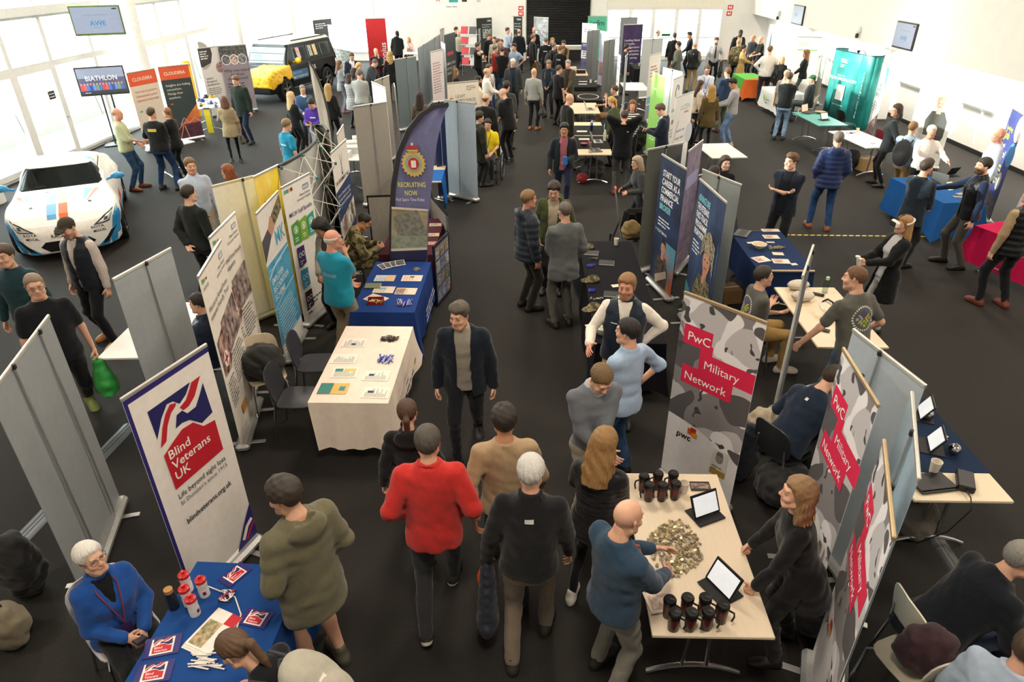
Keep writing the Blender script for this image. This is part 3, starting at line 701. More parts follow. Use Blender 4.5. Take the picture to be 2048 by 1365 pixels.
struct('trim_1', G().box(((XB+XR)/2, (YB+YF)/2, (ZB+ZC)/2), (XR-XB, YB-YF, ZC-ZB), WHITE))['label'] = 'white bulkhead over the right wall'
struct('baseboard_right', G().box((XR-.012, (YB+YF)/2, .055), (.024, YB-YF, .11), M('#141414', .5)))
struct('trim_2', G().box((XR-.02, 18, 1.08), (.04, 26, .055), M('#8d8f90', .5)))
for i, y in enumerate((29.6, 22.9)):
    struct('trim_%d' % (3+i), G().box((XB+.25, y, ZB/2), (.42, .42, ZB), WHITE, b=.02))
# back wall with shutter opening and glazed doors
g = G(); SX0, SX1, GX0, GX1, WX0, WX1 = -.30, 2.95, 3.75, 9.55, -12.0, -8.0
for x0, x1 in ((XL-.1, WX0), (WX1, SX0), (SX1, GX0), (GX1, XR)): g.box(((x0+x1)/2, YB+.12, ZC/2), (x1-x0, .24, ZC), WHITE)
g.box(((SX0+SX1)/2, YB+.12, (3.7+ZC)/2), (SX1-SX0, .24, ZC-3.7), WHITE)
g.box(((GX0+GX1)/2, YB+.12, (4.2+ZC)/2), (GX1-GX0, .24, ZC-4.2), WHITE); g.box(((WX0+WX1)/2, YB+.12, (3.6+ZC)/2), (WX1-WX0, .24, ZC-3.6), WHITE); g.box(((WX0+WX1)/2, YB+.12, .2), (WX1-WX0, .24, .4), WHITE)
struct('wall_back', g)
sh = thing('roller_shutter', 'black corrugated roller shutter closed over the serving hatch in the back wall', 'shutter', ((SX0+SX1)/2, YB, 0))
g = G(); mb = M('#111213', .45, kind='brushed'); n = 40
for i in range(n):
    z0 = .70+i*.075; g.add([(-1.6, .06, z0), (1.6, .06, z0), (1.6, .02, z0+.03), (-1.6, .02, z0+.03), (1.6, .06, z0+.075), (-1.6, .06, z0+.075)], [(0, 1, 2, 3), (3, 2, 4, 5)], mb)
g.build('shutter_curtain', sh, None)['kind'] = 'stuff'
G().box((0, .02, .59), (3.24, .12, .2), M('#cfc8b8', .6), b=.01).build('hatch_sill', sh); G().box((0, .06, .25), (3.24, .1, .5), M('#0c0c0c', .6)).build('hatch_panel', sh)
for sx in (-1, 1): G().box((sx*1.62, .03, 1.85), (.05, .12, 3.7), M('#a9a69d', .5)).build('guide_rail', sh)
# back doors
dr = sroot('door_1', (0, YB, 0)); 
def framebox(g, x0, x1, z0, z1, t=.07, y=0, d=.08, m=None):
    m = m or FRAME
    for x in (x0+t/2, x1-t/2): g.box((x, y, (z0+z1)/2), (t, d, z1-z0), m)
    for z in (z0+t/2, z1-t/2): g.box(((x0+x1)/2, y, z), (x1-x0-2*t, d, t), m)
xs = [GX0, 4.95, 6.1, 7.25, 8.4, GX1]
G().box(((GX0+GX1)/2, .1, 2.62), (GX1-GX0, .3, .46), M('#ddd8ca', .6)).build('door_header', dr)
for i in range(5):
    a, b = xs[i], xs[i+1]; g = G(); framebox(g, a, b, 0, 2.4, .09); g.box(((a+b)/2, 0, 1.05), (b-a-.18, .05, .06), FRAME); g.box(((a+b)/2, .0, .14), (b-a-.18, .05, .12), FRAME); f = g.build('door_leaf', dr, None)
    G().box(((a+b)/2, 0, 1.25), (b-a-.18, .012, 2.2), GLASS).build('pane', f, None)
    g = G(); framebox(g, a, b, 2.85, 4.2, .06); f = g.build('window_frame', dr, None); G().box(((a+b)/2, 0, 3.52), (b-a-.12, .012, 1.25), GLASS).build('pane', f, None)
G().box((6.8, -.03, 1.18), (.45, .02, .12), M('#1f6b3a', .5)).build('exit_sign', dr)
wn = sroot('window_1', (0, YB, 0))
for i in range(3):
    a = WX0+i*4/3; b = a+4/3; g = G(); framebox(g, a, b, .4, 3.6, .07); g.box(((a+b)/2, 0, 1.6), (b-a, .06, .06), FRAME); f = g.build('window_frame', wn, None); G().box(((a+b)/2, 0, 2), (b-a-.1, .012, 3.1), GLASS).build('pane', f, None)
# left glazed wall
struct('wall_left', G().box((XL-.15, (YF+12.2)/2, ZC/2), (.3, 12.2-YF, ZC), WHITE).box((XL-.15, (12.2+YB)/2, ZC-.375), (.3, YB-12.2, .75), WHITE).box((XL-.15, (12.2+YB)/2, .04), (.3, YB-12.2, .08), FRAME))
struct('trim_5', G().box((XL+.05, (12.2+YB)/2, 3.56), (.30, YB-12.2, .20), FRAME))
ys = [12.2, 14.3, 16.65, 18.2, 20.1, 22.3, 24.1, 25.85, 28.0, 30.2, 32.4, 34.6, YB]
for i in range(len(ys)-1):
    a, b = ys[i], ys[i+1]; door = (a, b) in ((14.3, 16.65), (16.65, 18.2), (22.3, 24.1), (24.1, 25.85)); r = sroot(('door_%d' % (i+2)) if door else 'window_%d' % (i+2), (XL, 0, 0))
    for z0, z1 in ((0.08, 2.33), (2.33, 3.46), (3.66, 6.15)):
        g = G(); t = .13 if door and z0 < 1 else .07
        for y in (a+t/2, b-t/2): g.box((0, y, (z0+z1)/2), (.1, t, z1-z0), FRAME)
        for z in (z0+t/2, z1-t/2): g.box((0, (a+b)/2, z), (.1, b-a-2*t, t), FRAME)
        f = g.build('frame', r, None); G().box((0, (a+b)/2, (z0+z1)/2), (.012, b-a-2*t, z1-z0-2*t), GLASS).build('pane', f, None)
    if door:
        for s_ in ((b-.07) if i in (2, 5) else (a+.07),): G().cyl((.05, s_, 1.02), (.11, s_, 1.02), .012, CHROME()).cyl((.11, s_, 1.02), (.11, s_+(.14 if s_ < (a+b)/2 else -.14), 1.02), .011, CHROME()).build('door_handle', r)
        if i == 2: G().box((.06, b-.42, 1.62), (.006, .26, .2), M('#2c2c2e')).box((.064, b-.42, 1.65), (.004, .2, .02), M('#ddd')).box((.064, b-.42, 1.58), (.004, .2, .02), M('#ddd')).build('door_notice', r)
for i, y in enumerate((14.0, 21.45, 29.0, 36.0)):
    struct('trim_%d' % (6+i), G().lathe([(.27, 0), (.27, ZC)], M('#e9e8e4', .6), 28, (XL+.55, y, 0)), smooth=40)['label'] = 'round white column by the glazed wall'
# outside ground, kerb barrier, and a wall added to block the low sun
struct('ground', G().box((-30, 20, -.12), (35, 90, .1), M('#b9b6ae', .9, kind='wall')).box((6.4, 52, -.12), (37.7, 28.5, .1), M('#b9b6ae', .9, kind='wall')))
bar = thing('crash_barrier', 'long pale concrete barrier outside the glazed wall', 'barrier', (-15.2, 20, -.07))
for i in range(9): G().prism([(-.22, 0), (.22, 0), (.09, .82), (-.09, .82)], 1, -16+i*4+.02, -16+i*4+3.97, M('#a8a69e', .9, kind='wall')).build('barrier_block', bar, None)
G().tube([(0, -16, 1.05), (0, 20, 1.05)], .03, ALU()).build('handrail', bar)
for i in range(10): G().cyl((0, -16+i*4, .8), (0, -16+i*4, 1.05), .02, ALU()).build('post', bar)
struct('wall_sun_block', G().box((-40, 22, 4.65), (.4, 90, 9.3), M('#dedcd6', .8, kind='wall')))  # added wall, its height set to keep sun off the lower glazing
struct('wall_outside_back', G().box((8, 60, 2.5), (60, .4, 5), M('#dedcd6', .8, kind='wall')))
# ceiling lights (real lamps of the hall)
lampm = M('#fff2dd', .5, emit=6.0)
for j, y in enumerate((1.5, 8.0, 14.5, 21.0, 27.5, 34)):
    for x in (-7.5, 0, 7.5):
        r = thing('ceiling_light', 'square flush light panel in the white ceiling', 'light', (x, y, ZC), group='flush light panels in the ceiling'); G().box((0, 0, -.03), (1.3, 1.3, .05), FRAME, b=.01).build('light_frame', r); G().box((0, 0, -.06), (1.2, 1.2, .012), lampm).build('diffuser', r)
        l = bpy.data.lights.new('lamp', 'AREA'); l.shape = 'SQUARE'; l.size = 1.2; l.energy = 110; l.color = (1, .86, .70); lo = bpy.data.objects.new('lamp', l); COL.objects.link(lo); lo.parent = r; lo.location = (0, 0, -.08)
r = thing('strip_light', 'long light strip added under the white bulkhead to whiten the wall', 'light', (XB+.35, 22, ZB-.001)); G().box((0, 0, -.02), (.12, 28, .04), FRAME, b=.008).build('light_frame', r); G().box((.02, 0, -.042), (.08, 27.8, .006), lampm).build('diffuser', r)  # added lamp that brightens the wall below the bulkhead
l = bpy.data.lights.new('strip', 'AREA'); l.shape = 'RECTANGLE'; l.size = .1; l.size_y = 27.6; l.energy = 420; l.color = (1, .93, .84); lo = bpy.data.objects.new('strip', l); COL.objects.link(lo); lo.parent = r; lo.location = (.02, 0, -.05); lo.rotation_euler = (0, rad(-20), 0)
# small wall fittings
def plate(name, label, cat, loc, size, m, extra=None, group=None):
    o = thing(name, label, cat, loc, group=group); G().box((0, 0, 0), size, m, b=.004).build('plate', o)
    if extra: extra(o)
    return o
for k, (px, py) in enumerate(((1046, 20), (1046, 30), (1459, 15), (1458, 27))):
    X = {0: -.55, 1: -.55, 2: 9.86, 3: 9.84}[k]; z = (2.42, 2.18, 2.42, 2.14)[k]
    def ex(o, k=k):
        p = Print(-.008); p.ell(-.04, 0, .045, .05, '#f4efe8'); p.rect(.03, -.06, .07, .06, '#f4efe8'); p.build(o, gname='pictogram')
    plate('fire_sign', ('upper' if k % 2 == 0 else 'lower')+' red and white fire sign '+('left of the black shutter' if k < 2 else 'right of the glazed back doors'), 'sign', (X, YB-.01, z), (.26, .012, .20), M('#c8242a', .5), ex)
o = thing('wall_lettering', 'row of small logos printed on the back wall left of the shutter', 'sign', (-3.6, YB-.004, 2.7)); p = Print(-.001)
p.poly([(-1.2, 0), (-1.1, .12), (-1.0, 0), (-1.05, .16), (-1.15, .16)], '#c8243a'); p.rect(-.55, 0, -.1, .14, '#2c9a96'); p.lines(.1, .02, .55, 1, .12, '#222', .09); p.lines(-.7, -.22, 1.3, 1, .1, '#999', .05); p.lines(.85, .0, .4, 1, .1, '#bbb', .1); p.build(o)
# floor fittings: tape and cable covers
a, b = at(1568, 470), at(2048, 476); n = 46; o = thing('hazard_tape', 'yellow and black hazard tape stuck across the carpet', 'tape', (0, 0, 0)); gy, gb = G(), G()
d = (b-a).normalized(); nn = Vector((-d.y, d.x, 0)); L_ = (b-a).length*1.25
for i in range(n):
    p0 = a+d*(L_*i/n); p1 = a+d*(L_*(i+.62)/n); p2 = a+d*(L_*(i+1)/n); k = d*.03
    for gg, u, v, m in ((gy, p0, p1, M('#e0c33a', .5)), (gb, p1, p2, M('#17150f', .5))): gg.add([u-nn*.025+Vector((0, 0, .002)), v-nn*.025+Vector((0, 0, .002)), v+nn*.025+k+Vector((0, 0, .002)), u+nn*.025+k+Vector((0, 0, .002))], [(0, 1, 2, 3)], m)
gy.build('yellow_stripe', o, None); gb.build('black_stripe', o, None)
def cover(a, b, w_, m, label):
    a, b = Vector(a), Vector(b); o = thing('cable_cover', label, 'cable cover', (a+b)/2, math.atan2((b-a).y, (b-a).x)); l = (b-a).length/2
    G().prism([(-w_/2, 0), (w_/2, 0), (w_*.28, .018), (-w_*.28, .018)], 0, -l, l, m).build('cover_strip', o); G().box((0, w_*.12, .019), (2*l, .012, .004), M('#3a3c3e', .5)).box((0, -w_*.12, .019), (2*l, .012, .004), M('#3a3c3e', .5)).build('groove', o)
cover(at(-20, 1145), at(262, 850), .17, M('#6d747a', .45, .3, kind='brushed'), 'grey metal cable cover running under the plain grey banner on the left')
cover(at(1868, 1075), at(1935, 1175), .16, M('#26282a', .5), 'black cable cover behind the sphere table on the right')
# ---------------------------------------------------------------- banners, flags, boards
def ony(px, py, Y):
    d = CF*FPX+CR*(px-1024)+CU*(682.5-py); return CAM+d*(Y/d.y)
def camo_grey():
    k = 'camogrey'
    if k in _M: return _M[k]
    m = bpy.data.materials.new('camouflage_print'); m.use_nodes = True; n = m.node_tree.nodes; L = m.node_tree.links; b = n['Principled BSDF']; b.inputs['Roughness'].default_value = .5
    tc = n.new('ShaderNodeTexCoord'); cur = None
    for off, sc_, th, c in ((0, 2.6, .52, '#8b888a'), (3, 3.4, .56, '#f0eef0'), (7, 3.0, .575, '#5d5a5c'), (11, 9, .66, '#4a484a')):
        mp = n.new('ShaderNodeMapping'); mp.inputs['Location'].default_value = (off, off, off); t = n.new('ShaderNodeTexNoise'); t.inputs['Scale'].default_value = sc_; t.inputs['Detail'].default_value = .6; t.inputs['Distortion'].default_value = .6
        L.new(tc.outputs['Object'], mp.inputs[0]); L.new(mp.outputs[0], t.inputs['Vector']); gt = n.new('ShaderNodeMath'); gt.operation = 'GREATER_THAN'; gt.inputs[1].default_value = th; L.new(t.outputs['Fac'], gt.inputs[0])
        mx = n.new('ShaderNodeMix'); mx.data_type = 'RGBA'; L.new(gt.outputs[0], mx.inputs['Factor']); mx.inputs['B'].default_value = (*lin(c), 1); mx.inputs['A'].default_value = (*lin('#c6c3c5'), 1)
        if cur: L.new(cur, mx.inputs['A'])
        cur = mx.outputs['Result']
    L.new(cur, b.inputs['Base Color']); _M[k] = m; return m
BANNERS = []
def banner(tl, tr, label, draw=None, face='#e8e4dc', h=2.05, back=False, w=None, poles=(0.5,), rail='#c9c6be', gap=.10, name='roller_banner', base=True, pos=None):
    a, b = at(*tl, h), at(*tr, h); mid = (a+b)/2; wd = w or (b-a).length; rz = math.atan2(b.y-a.y, b.x-a.x)
    if pos: mid = Vector((pos[0], pos[1], 0)); rz = rad(pos[2])
    o = thing(name, label, 'banner', (mid.x, mid.y, 0), rz); BANNERS.append(o)
    y0 = 0
    G().box((0, 0, (h+gap)/2), (wd, .004, h-gap), M(face, .5 if not back else .42, kind='plain')).build('panel', o, None)
    G().box((0, 0, h+.008), (wd+.01, .022, .034), M(rail, .35, .6), b=.006).build('top_rail', o)
    if base:
        G().box((0, .0, .055), (wd+.03, .15, .09), M('#b9bab8', .38, .7, kind='brushed'), b=.03).build('base_cassette', o)
        for sx in (-1, 1): G().box((sx*wd*.32, 0, .007), (.055, .42, .014), M('#a9aaa8', .4, .7), b=.004).build('foot', o)
    sy = -1 if back else 1
    for f in poles:
        x = wd*(f-.5); G().cyl((x, sy*.03, .08), (x, sy*.014, h), .009, ALU(), 8).build('support_pole', o); G().box((x, sy*.014, h), (.03, .03, .045), M('#1c1e20', .5), b=.006).build('pole_clip', o)
    if draw:
        p = Print(-.0025); draw(p, wd, h)
        for q in p.build(o): q.location.x = -wd/2; q['kind'] = 'stuff'
    return o
def bvlogo(p, x, z, w, h, sk=0):
    """blue flag with red and white waves over a red block"""
    N, Rr = '#23215e', '#c01f2e'
    for c, pts in ((N, (148, 862, 550, 865, 486, 795, 413, 759, 364, 812, 309, 821, 233, 744, 153, 615)), (N, (658, 792, 672, 508, 552, 487, 455, 584, 384, 604, 321, 596, 360, 691, 415, 696, 452, 646, 539, 648, 603, 720)), (Rr, (651, 861, 555, 737, 483, 693, 428, 691, 404, 731, 472, 755, 533, 821, 560, 858)), (Rr, (384, 785, 332, 806, 273, 757, 218, 672, 158, 535, 216, 555, 265, 666, 321, 738, 373, 765)), (Rr, (161, 462, 263, 513, 369, 558, 474, 546, 557, 454, 672, 434, 675, 138, 166, 132))):
        p.poly([(x+(pts[i]-148)/527*w, z+(pts[i+1]-132)/733*h) for i in range(0, len(pts), 2)], c)
def d_bv(p, w, h):
    p.rect(0, .1, .03, h, '#2a2470'); p.rect(0, h-.05, w, h, '#2a2470'); bvlogo(p, .148, 1.132, .527, .733)
    for i, s in enumerate(('Blind', 'Veterans', 'UK')): p.text(s, .198, 1.395-.098*i, .078, '#f6f0ea', bold=.012)
    p.text('Life beyond sight loss', .168, 1.035, .050, '#3c3a40', w=.5, bold=.004); p.text("St Dunstan's since 1915", .168, .97, .042, '#77747a', w=.5)
    p.text('blindveterans.org.uk', .17, .78, .052, '#26242a', w=.49, bold=.014)
    p.poly([(w, .1), (w, .46), (w-.12, .30), (w-.25, .1)], '#2a2470'); p.band([(w-.16, .16), (w-.09, .26), (w-.02, .30)], .04, '#f3efe9'); p.band([(w-.12, .14), (w-.05, .22), (w-.0, .25)], .025, '#c01f2e')
def d_pwc(p, w, h):
    zc = lambda x: .80-.22*x/w+.05*math.sin(x/w*3.1)
    p.poly([(x*w/12, zc(x*w/12)) for x in range(13)]+[(w, h), (0, h)], camo_grey())
    P = '#e0244f'
    p.rect(.05, h-.46, .34, h-.27, P); p.rect(.24, h-.62, .36, h-.40, P); p.rect(.24, h-.68, .78, h-.49, P); p.rect(.08, h-.86, .60, h-.67, P)
    p.text('PwC', .10, h-.415, .09, '#fff', bold=.004); p.text('Military', .30, h-.635, .085, '#fff'); p.text('Network', .12, h-.815, .085, '#fff', bold=.004)
    p.text('pwc', .12, .585, .07, '#222', bold=.02, shear=.1); p.rect(.235, .665, .29, .73, '#e0691f'); p.rect(.265, .69, .325, .75, '#c8321f'); p.rect(.29, .65, .345, .70, '#e8a22a')
    p.rect(w-.26, .40, w-.10, .66, '#d9d5cf'); p.ell(w-.18, .57, .04, .055, '#8d8a88'); p.poly([(w-.22, .60), (w-.14, .60), (w-.155, .645), (w-.205, .645)], '#6a6664'); p.rect(w-.26, .38, w-.10, .44, '#b08a3a'); p.lines(w-.245, .465, .13, 2, .03, '#777')
def figure(p, x, z, s, cloth, skin, hair, helmet=None):
    """printed photograph of a generic person, head and shoulders"""
    p.poly([(x-.20*s, z), (x-.22*s, z+.28*s), (x-.13*s, z+.46*s), (x+.12*s, z+.47*s), (x+.22*s, z+.30*s), (x+.22*s, z)], cloth)
    p.poly([(x-.05*s, z+.42*s), (x+.05*s, z+.42*s), (x+.04*s, z+.54*s), (x-.04*s, z+.54*s)], skin); p.ell(x, z+.60*s, .075*s, .10*s, skin)
    p.poly([(x-.085*s, z+.62*s), (x-.07*s, z+.71*s), (x, z+.74*s), (x+.08*s, z+.70*s), (x+.085*s, z+.60*s), (x+.05*s, z+.66*s), (x-.04*s, z+.67*s)], hair)
    p.ell(x-.03*s, z+.61*s, .012*s, .007*s, '#2a1c16', 8); p.ell(x+.03*s, z+.61*s, .012*s, .007*s, '#2a1c16', 8); p.rect(x-.03*s, z+.545*s, x+.03*s, z+.556*s, '#8a4a40')
    if helmet: p.poly([(x-.14*s, z+.58*s), (x-.13*s, z+.76*s), (x, z+.84*s), (x+.14*s, z+.76*s), (x+.15*s, z+.50*s), (x+.10*s, z+.62*s), (x+.02*s, z+.66*s), (x-.09*s, z+.66*s)], helmet)
CAMO = lambda: M('#6d6544', .6, kind='camo', scale=1.6)
def d_port1(p, w, h):
    p.rect(0, .1, w, h, M('#131b33', .5, kind='photo', col2='#22345a', scale=.35))
    for i, s in enumerate(('START YOUR', 'CAREER AS A', 'COMMERCIAL', 'FINANCE', 'BROKER')): p.text(s, .12, h-.27-.125*i, .095, '#7fd0d6' if i == 4 else '#f2f2f2', w=(.60, .62, .62, .44, .40)[i]*w/.85, bold=.02)
    p.lines(.12, h-.92, .5, 3, .05, '#e8e8e8', .02); p.text('PORTMAN', .12, h-1.13, .045, '#fff', spacing=1.3, bold=.006); p.poly([(.06, h-1.13), (.10, h-1.10), (.06, h-1.08)], '#7fd0d6')
    p.rect(w*.55, .1, w, .85, M('#4b8aa0', .5, kind='photo', col2='#c06a4a', scale=.3)); figure(p, w*.48, .10, 1.05, M('#2c2622', .6, kind='photo', col2='#6a5c52', scale=2), '#b98a70', '#221a16'); p.poly([(w*.3, .1), (w*.75, .32), (w*.7, .42), (w*.25, .22)], '#d0b9a8')
def d_port2(p, w, h):
    p.rect(0, .1, w, h, M('#172243', .5, kind='photo', col2='#3c4f74', scale=.3)); k = w/1.0
    for i, s in enumerate(('ADVANCE ONE', 'THE VETERANS', 'FAST-TRACK', 'PROGRAMME', 'FROM PORTMAN')): p.text(s, .07, h-.24-.115*i, .088, '#7fd0d6' if i in (0,) else '#f2f2f2', w=.44*k, bold=.02)
    p.lines(.07, h-.80, .32*k, 4, .05, '#e8e8e8', .02); p.poly([(0, .1), (0, .62), (.22, .52), (.16, .38), (.30, .1)], '#3f8f9a')
    figure(p, w*.66, .10, 1.75, CAMO(), '#c08a70', '#4a3a28', M('#a89a80', .7, kind='photo', col2='#4a4334', scale=3)); p.poly([(w*.50, .1), (w*.56, .1), (w*.74, .95), (w*.69, .97)], '#8c7c60')
def d_mk(p, w, h, title=('We are an Armed Forces', 'veteran friendly Trust')):
    for i, c in enumerate(('#6cae4a', '#3f8fc0', '#e2a03a', '#3a2f5a')): p.rect(.05+.045*i, h-.10, .095+.045*i, h-.05-.01*i, c)
    p.text('mkway', .06, h-.17, .05, '#8a8a8a'); p.rect(w-.2, h-.13, w-.06, h-.07, '#8c93a8'); p.text('NHS', w-.185, h-.12, .04, '#fff', bold=.02); p.text('Milton Keynes', w-.05, h-.19, .035, '#4a4a52', al='R'); p.text('University Hospital', w-.05, h-.24, .035, '#4a4a52', al='R')
    for i, s in enumerate(title): p.text(s, .06, h-.40-.085*i, .058, '#33303a', w=min(w-.12, .035*len(s)))
    ph = M('#3a2a2c', .6, kind='photo', col2='#b9a49c', scale=1.2)
    p.poly([(.30, h-.62), (w-.04, h-.56), (w-.02, h-.98), (.36, h-1.02)], ph); p.poly([(.05, h-.72), (.34, h-.66), (.40, h-1.05), (.30, h-1.15), (.06, h-1.12)], M('#4a2028', .6, kind='photo', col2='#c0a090', scale=1.4))
    p.ell(.20, h-.98, .085, .085, '#efe7e0'); p.rect(.185, h-1.045, .215, h-.915, '#b01f2e'); p.rect(.135, h-.995, .265, h-.965, '#b01f2e')
    p.lines(.38, h-1.06, w-.44, 9, .042, '#4a4850', .014); p.lines(.06, h-1.22, .30, 8, .042, '#4a4850', .014, seed=3)
    p.rect(.30, .30, .46, .42, '#c98a30'); p.rect(.5, .3, .62, .42, '#ddd6cc')
def d_emp(p, w, h):
    p.rect(0, h-.62, w, h, '#ddd8d2'); p.poly([(0, h-.34), (.30, h-.26), (.40, h-.36), (.0, h-.62)], '#4a4648'); p.poly([(.26, h-.28), (.40, h-.16), (.52, h-.18), (.50, h-.34), (.36, h-.40)], '#b98a72'); p.poly([(.46, h-.16), (w, h-.02), (w, h-.20), (.52, h-.32)], CAMO()); p.text('MK', .46, h-.56, .20, '#58a8c8', bold=.01)
    p.rect(0, .1, w, h-.66, M('#3f94bc', .5, kind='photo', col2='#5fb0d2', scale=.5)); p.band([(0, h-.82), (.3, h-.74), (w, h-.70)], .02, '#cfe6f0')
    p.text('Armed Forces Covenant', .06, h-.76, .035, '#e8f4fa')
    for i, s in enumerate(('EMPLOYER', 'RECOGNITION', 'SCHEME')): p.text(s, .07, h-.93-.11*i, .078, '#f2f8fb', w=(.45, .6, .40)[i]*w/.85, bold=.008)
    p.band([(0, h-1.24), (.3, h-1.18), (w, h-1.14)], .015, '#cfe6f0'); p.lines(.07, h-1.28, w-.14, 12, .045, '#dcecf4', .014)
    p.rect(0, .1, w, .30, '#e6e2da'); p.lines(.07, .24, .4, 2, .05, '#555', .02)
def d_ben(p, w, h):
    p.rect(w-.22, h-.16, w-.07, h-.09, '#6a7394'); p.text('NHS', w-.205, h-.148, .045, '#fff', bold=.02); p.text('Milton Keynes', w-.05, h-.22, .034, '#3a3a44', al='R'); p.text('University Hospital', w-.05, h-.27, .034, '#3a3a44', al='R')
    for i, c in enumerate(('#6cae4a', '#3f8fc0', '#e2a03a', '#3a2f5a')): p.rect(.04+.05*i, h-.09, .09+.05*i, h-.045, c)
    p.text('MKUH Staff Benefits', .07, h-.42, .062, '#3a3e72', w=w-.13, bold=.004)
    cs = ('#4d9a3c', '#7aaa2c', '#3aa08c'); x = .07; cw = (w-.16)/3
    for i, c in enumerate(cs):
        x0 = .07+i*(cw+.012); p.poly([(x0, h-.80), (x0+cw, h-.82), (x0+cw, h-.49), (x0, h-.52)], c); p.ell(x0+cw/2, h-.61, .055, .055, '#e8f2e4', 14); p.ell(x0+cw/2, h-.61, .042, .042, c, 14); p.rect(x0+cw/2-.02, h-.64, x0+cw/2+.02, h-.585, '#e8f2e4'); p.lines(x0+.04, h-.73, cw-.07, 2, .035, '#eef', .014)
    for i, c in enumerate(('#3a2a5e', '#3f94b8', '#3c1a1e')):
        z0 = h-1.14-.33*i; p.poly([(.09, z0), (.09+cw, z0+.02), (.09+cw, z0+.28), (.09, z0+.29)], c); p.ell(.09+cw*.3, z0+.17, .035, .035, '#eee', 12); p.ell(.09+cw*.3, z0+.17, .026, .026, c, 12); p.ell(.09+cw*.72, z0+.17, .035, .035, '#eee', 12); p.ell(.09+cw*.72, z0+.17, .026, .026, c, 12); p.lines(.12, z0+.07, cw-.06, 2, .035, '#dde', .013)
    p.lines(.09, .36, w-.2, 2, .06, '#444', .022); p.lines(.09, .2, .3, 1, .05, '#444', .02)
def d_156(p, w, h):
    p.poly([(0, .1), (w, .1), (w, h-.52), (.4, h-.58), (0, h-.62)], '#24365c')
    p.band([(w*.45, h-.12), (w*.55, h-.40)], .012, '#222'); p.band([(w*.58, h-.12), (w*.48, h-.40)], .012, '#222'); p.rect(w*.49, h-.44, w*.55, h-.40, '#222')
    p.text('156 REGIMENT RLC', .06, h-.52, .06, '#1c1c1e', w=w-.12, bold=.01)
    for i, s in enumerate(('Join in Peterborough,', 'Grantham, Bedford, Luton, MK,', 'Kempston & Coldstream')): p.text(s, .08, h-.72-.075*i, .045, '#e8eef4', w=w-.2)
    p.poly([(0, h-1.10), (w, h-.92), (w, h-1.28), (.4, h-1.36), (0, h-1.42)], M('#d8d4ce', .6, kind='photo', col2='#6a5a50', scale=1.0)); p.ell(w*.3, h-1.2, .09, .13, M('#5a4a40', .6, kind='photo', col2='#8a7462', scale=3)); p.ell(w*.8, h-1.08, .07, .11, M('#3c4030', .6, kind='photo', col2='#6a6c50', scale=3))
    for i, s in enumerate(('Learn skills in 2024,', 'No military experience required')): p.text(s, .08, h-1.52-.07*i, .042, '#e8eef4', w=w-.16, bold=.004)
    p.lines(.36, h-1.68, .36, 6, .05, '#c8d2e0', .02); p.rect(.10, .22, .26, .36, '#1f2f6a'); p.band([(.10, .22), (.26, .36)], .03, '#e8e8e8'); p.band([(.10, .36), (.26, .22)], .03, '#e8e8e8'); p.rect(.165, .22, .195, .36, '#c01f2e'); p.rect(.10, .275, .26, .305, '#c01f2e')
def d_cl(p, w, h, dark):
    if dark: p.rect(0, .1, w, h, '#33403f')
    p.rect(0, h-.34, w, h, '#dd5a32'); p.text('CLOUDERA', .14*w, h-.22, .085, '#f7efe8', w=w*.7, bold=.006)
    L_ = ('Insights are hiding', 'everywhere.', 'Manage them', 'anywhere.') if dark else ('One hybrid platform.', 'Unbelievable speed.', 'Unlimited breakthroughs.')
    for i, s in enumerate(L_): p.text(s, .12*w, h-.52-.11*i, .065, '#eee7dc' if dark else '#c8542e', w=min(.8*w, .038*len(s)))
    p.lines(.12*w, h-1.0, .2, 1, .05, '#c8642e' if dark else '#3fa08a', .03)
    if dark:
        p.poly([(0, .1), (0, .22), (w, 1.0), (w, .1)], M('#c8602e', .5, kind='photo', col2='#e08a4a', scale=.4)); p.poly([(0, .1), (0, .24), (w*.4, .48), (w, .50), (w, .1)], M('#3a1f2c', .5, kind='photo', col2='#5a3040', scale=.8)); p.band([(.3*w, .48), (.45*w, .66), (.6*w, .50), (.8*w, .62), (w, .5)], .03, '#b9a0b0'); p.band([(.5*w, .1), (.42*w, .45)], .02, '#d8a080'); p.band([(.2*w, .1), (.38*w, .45)], .02, '#d8a080')
def d_plain(top=None, blocks=(), texts=()):
    def f(p, w, h):
        if top: p.rect(0, .1, w, h, top)
        for (x0, z0, x1, z1, c) in blocks: p.rect(x0*w, z0*h, x1*w, z1*h, c)
        for t in texts:
            if t[0] == 'L': p.lines(t[1]*w, t[2]*h, t[3]*w, t[4], t[5], t[6])
            else: p.text(t[0], t[1]*w, t[2]*h, t[3], t[4], w=t[5]*w if len(t) > 5 and t[5] else None, bold=t[6] if len(t) > 6 else .004, rot=t[7] if len(t) > 7 else 0)
    return f
PH = lambda a, b, s=1.0: M(a, .6, kind='photo', col2=b, scale=s)
GREY, SIL = '#8f9496', '#a7adb2'
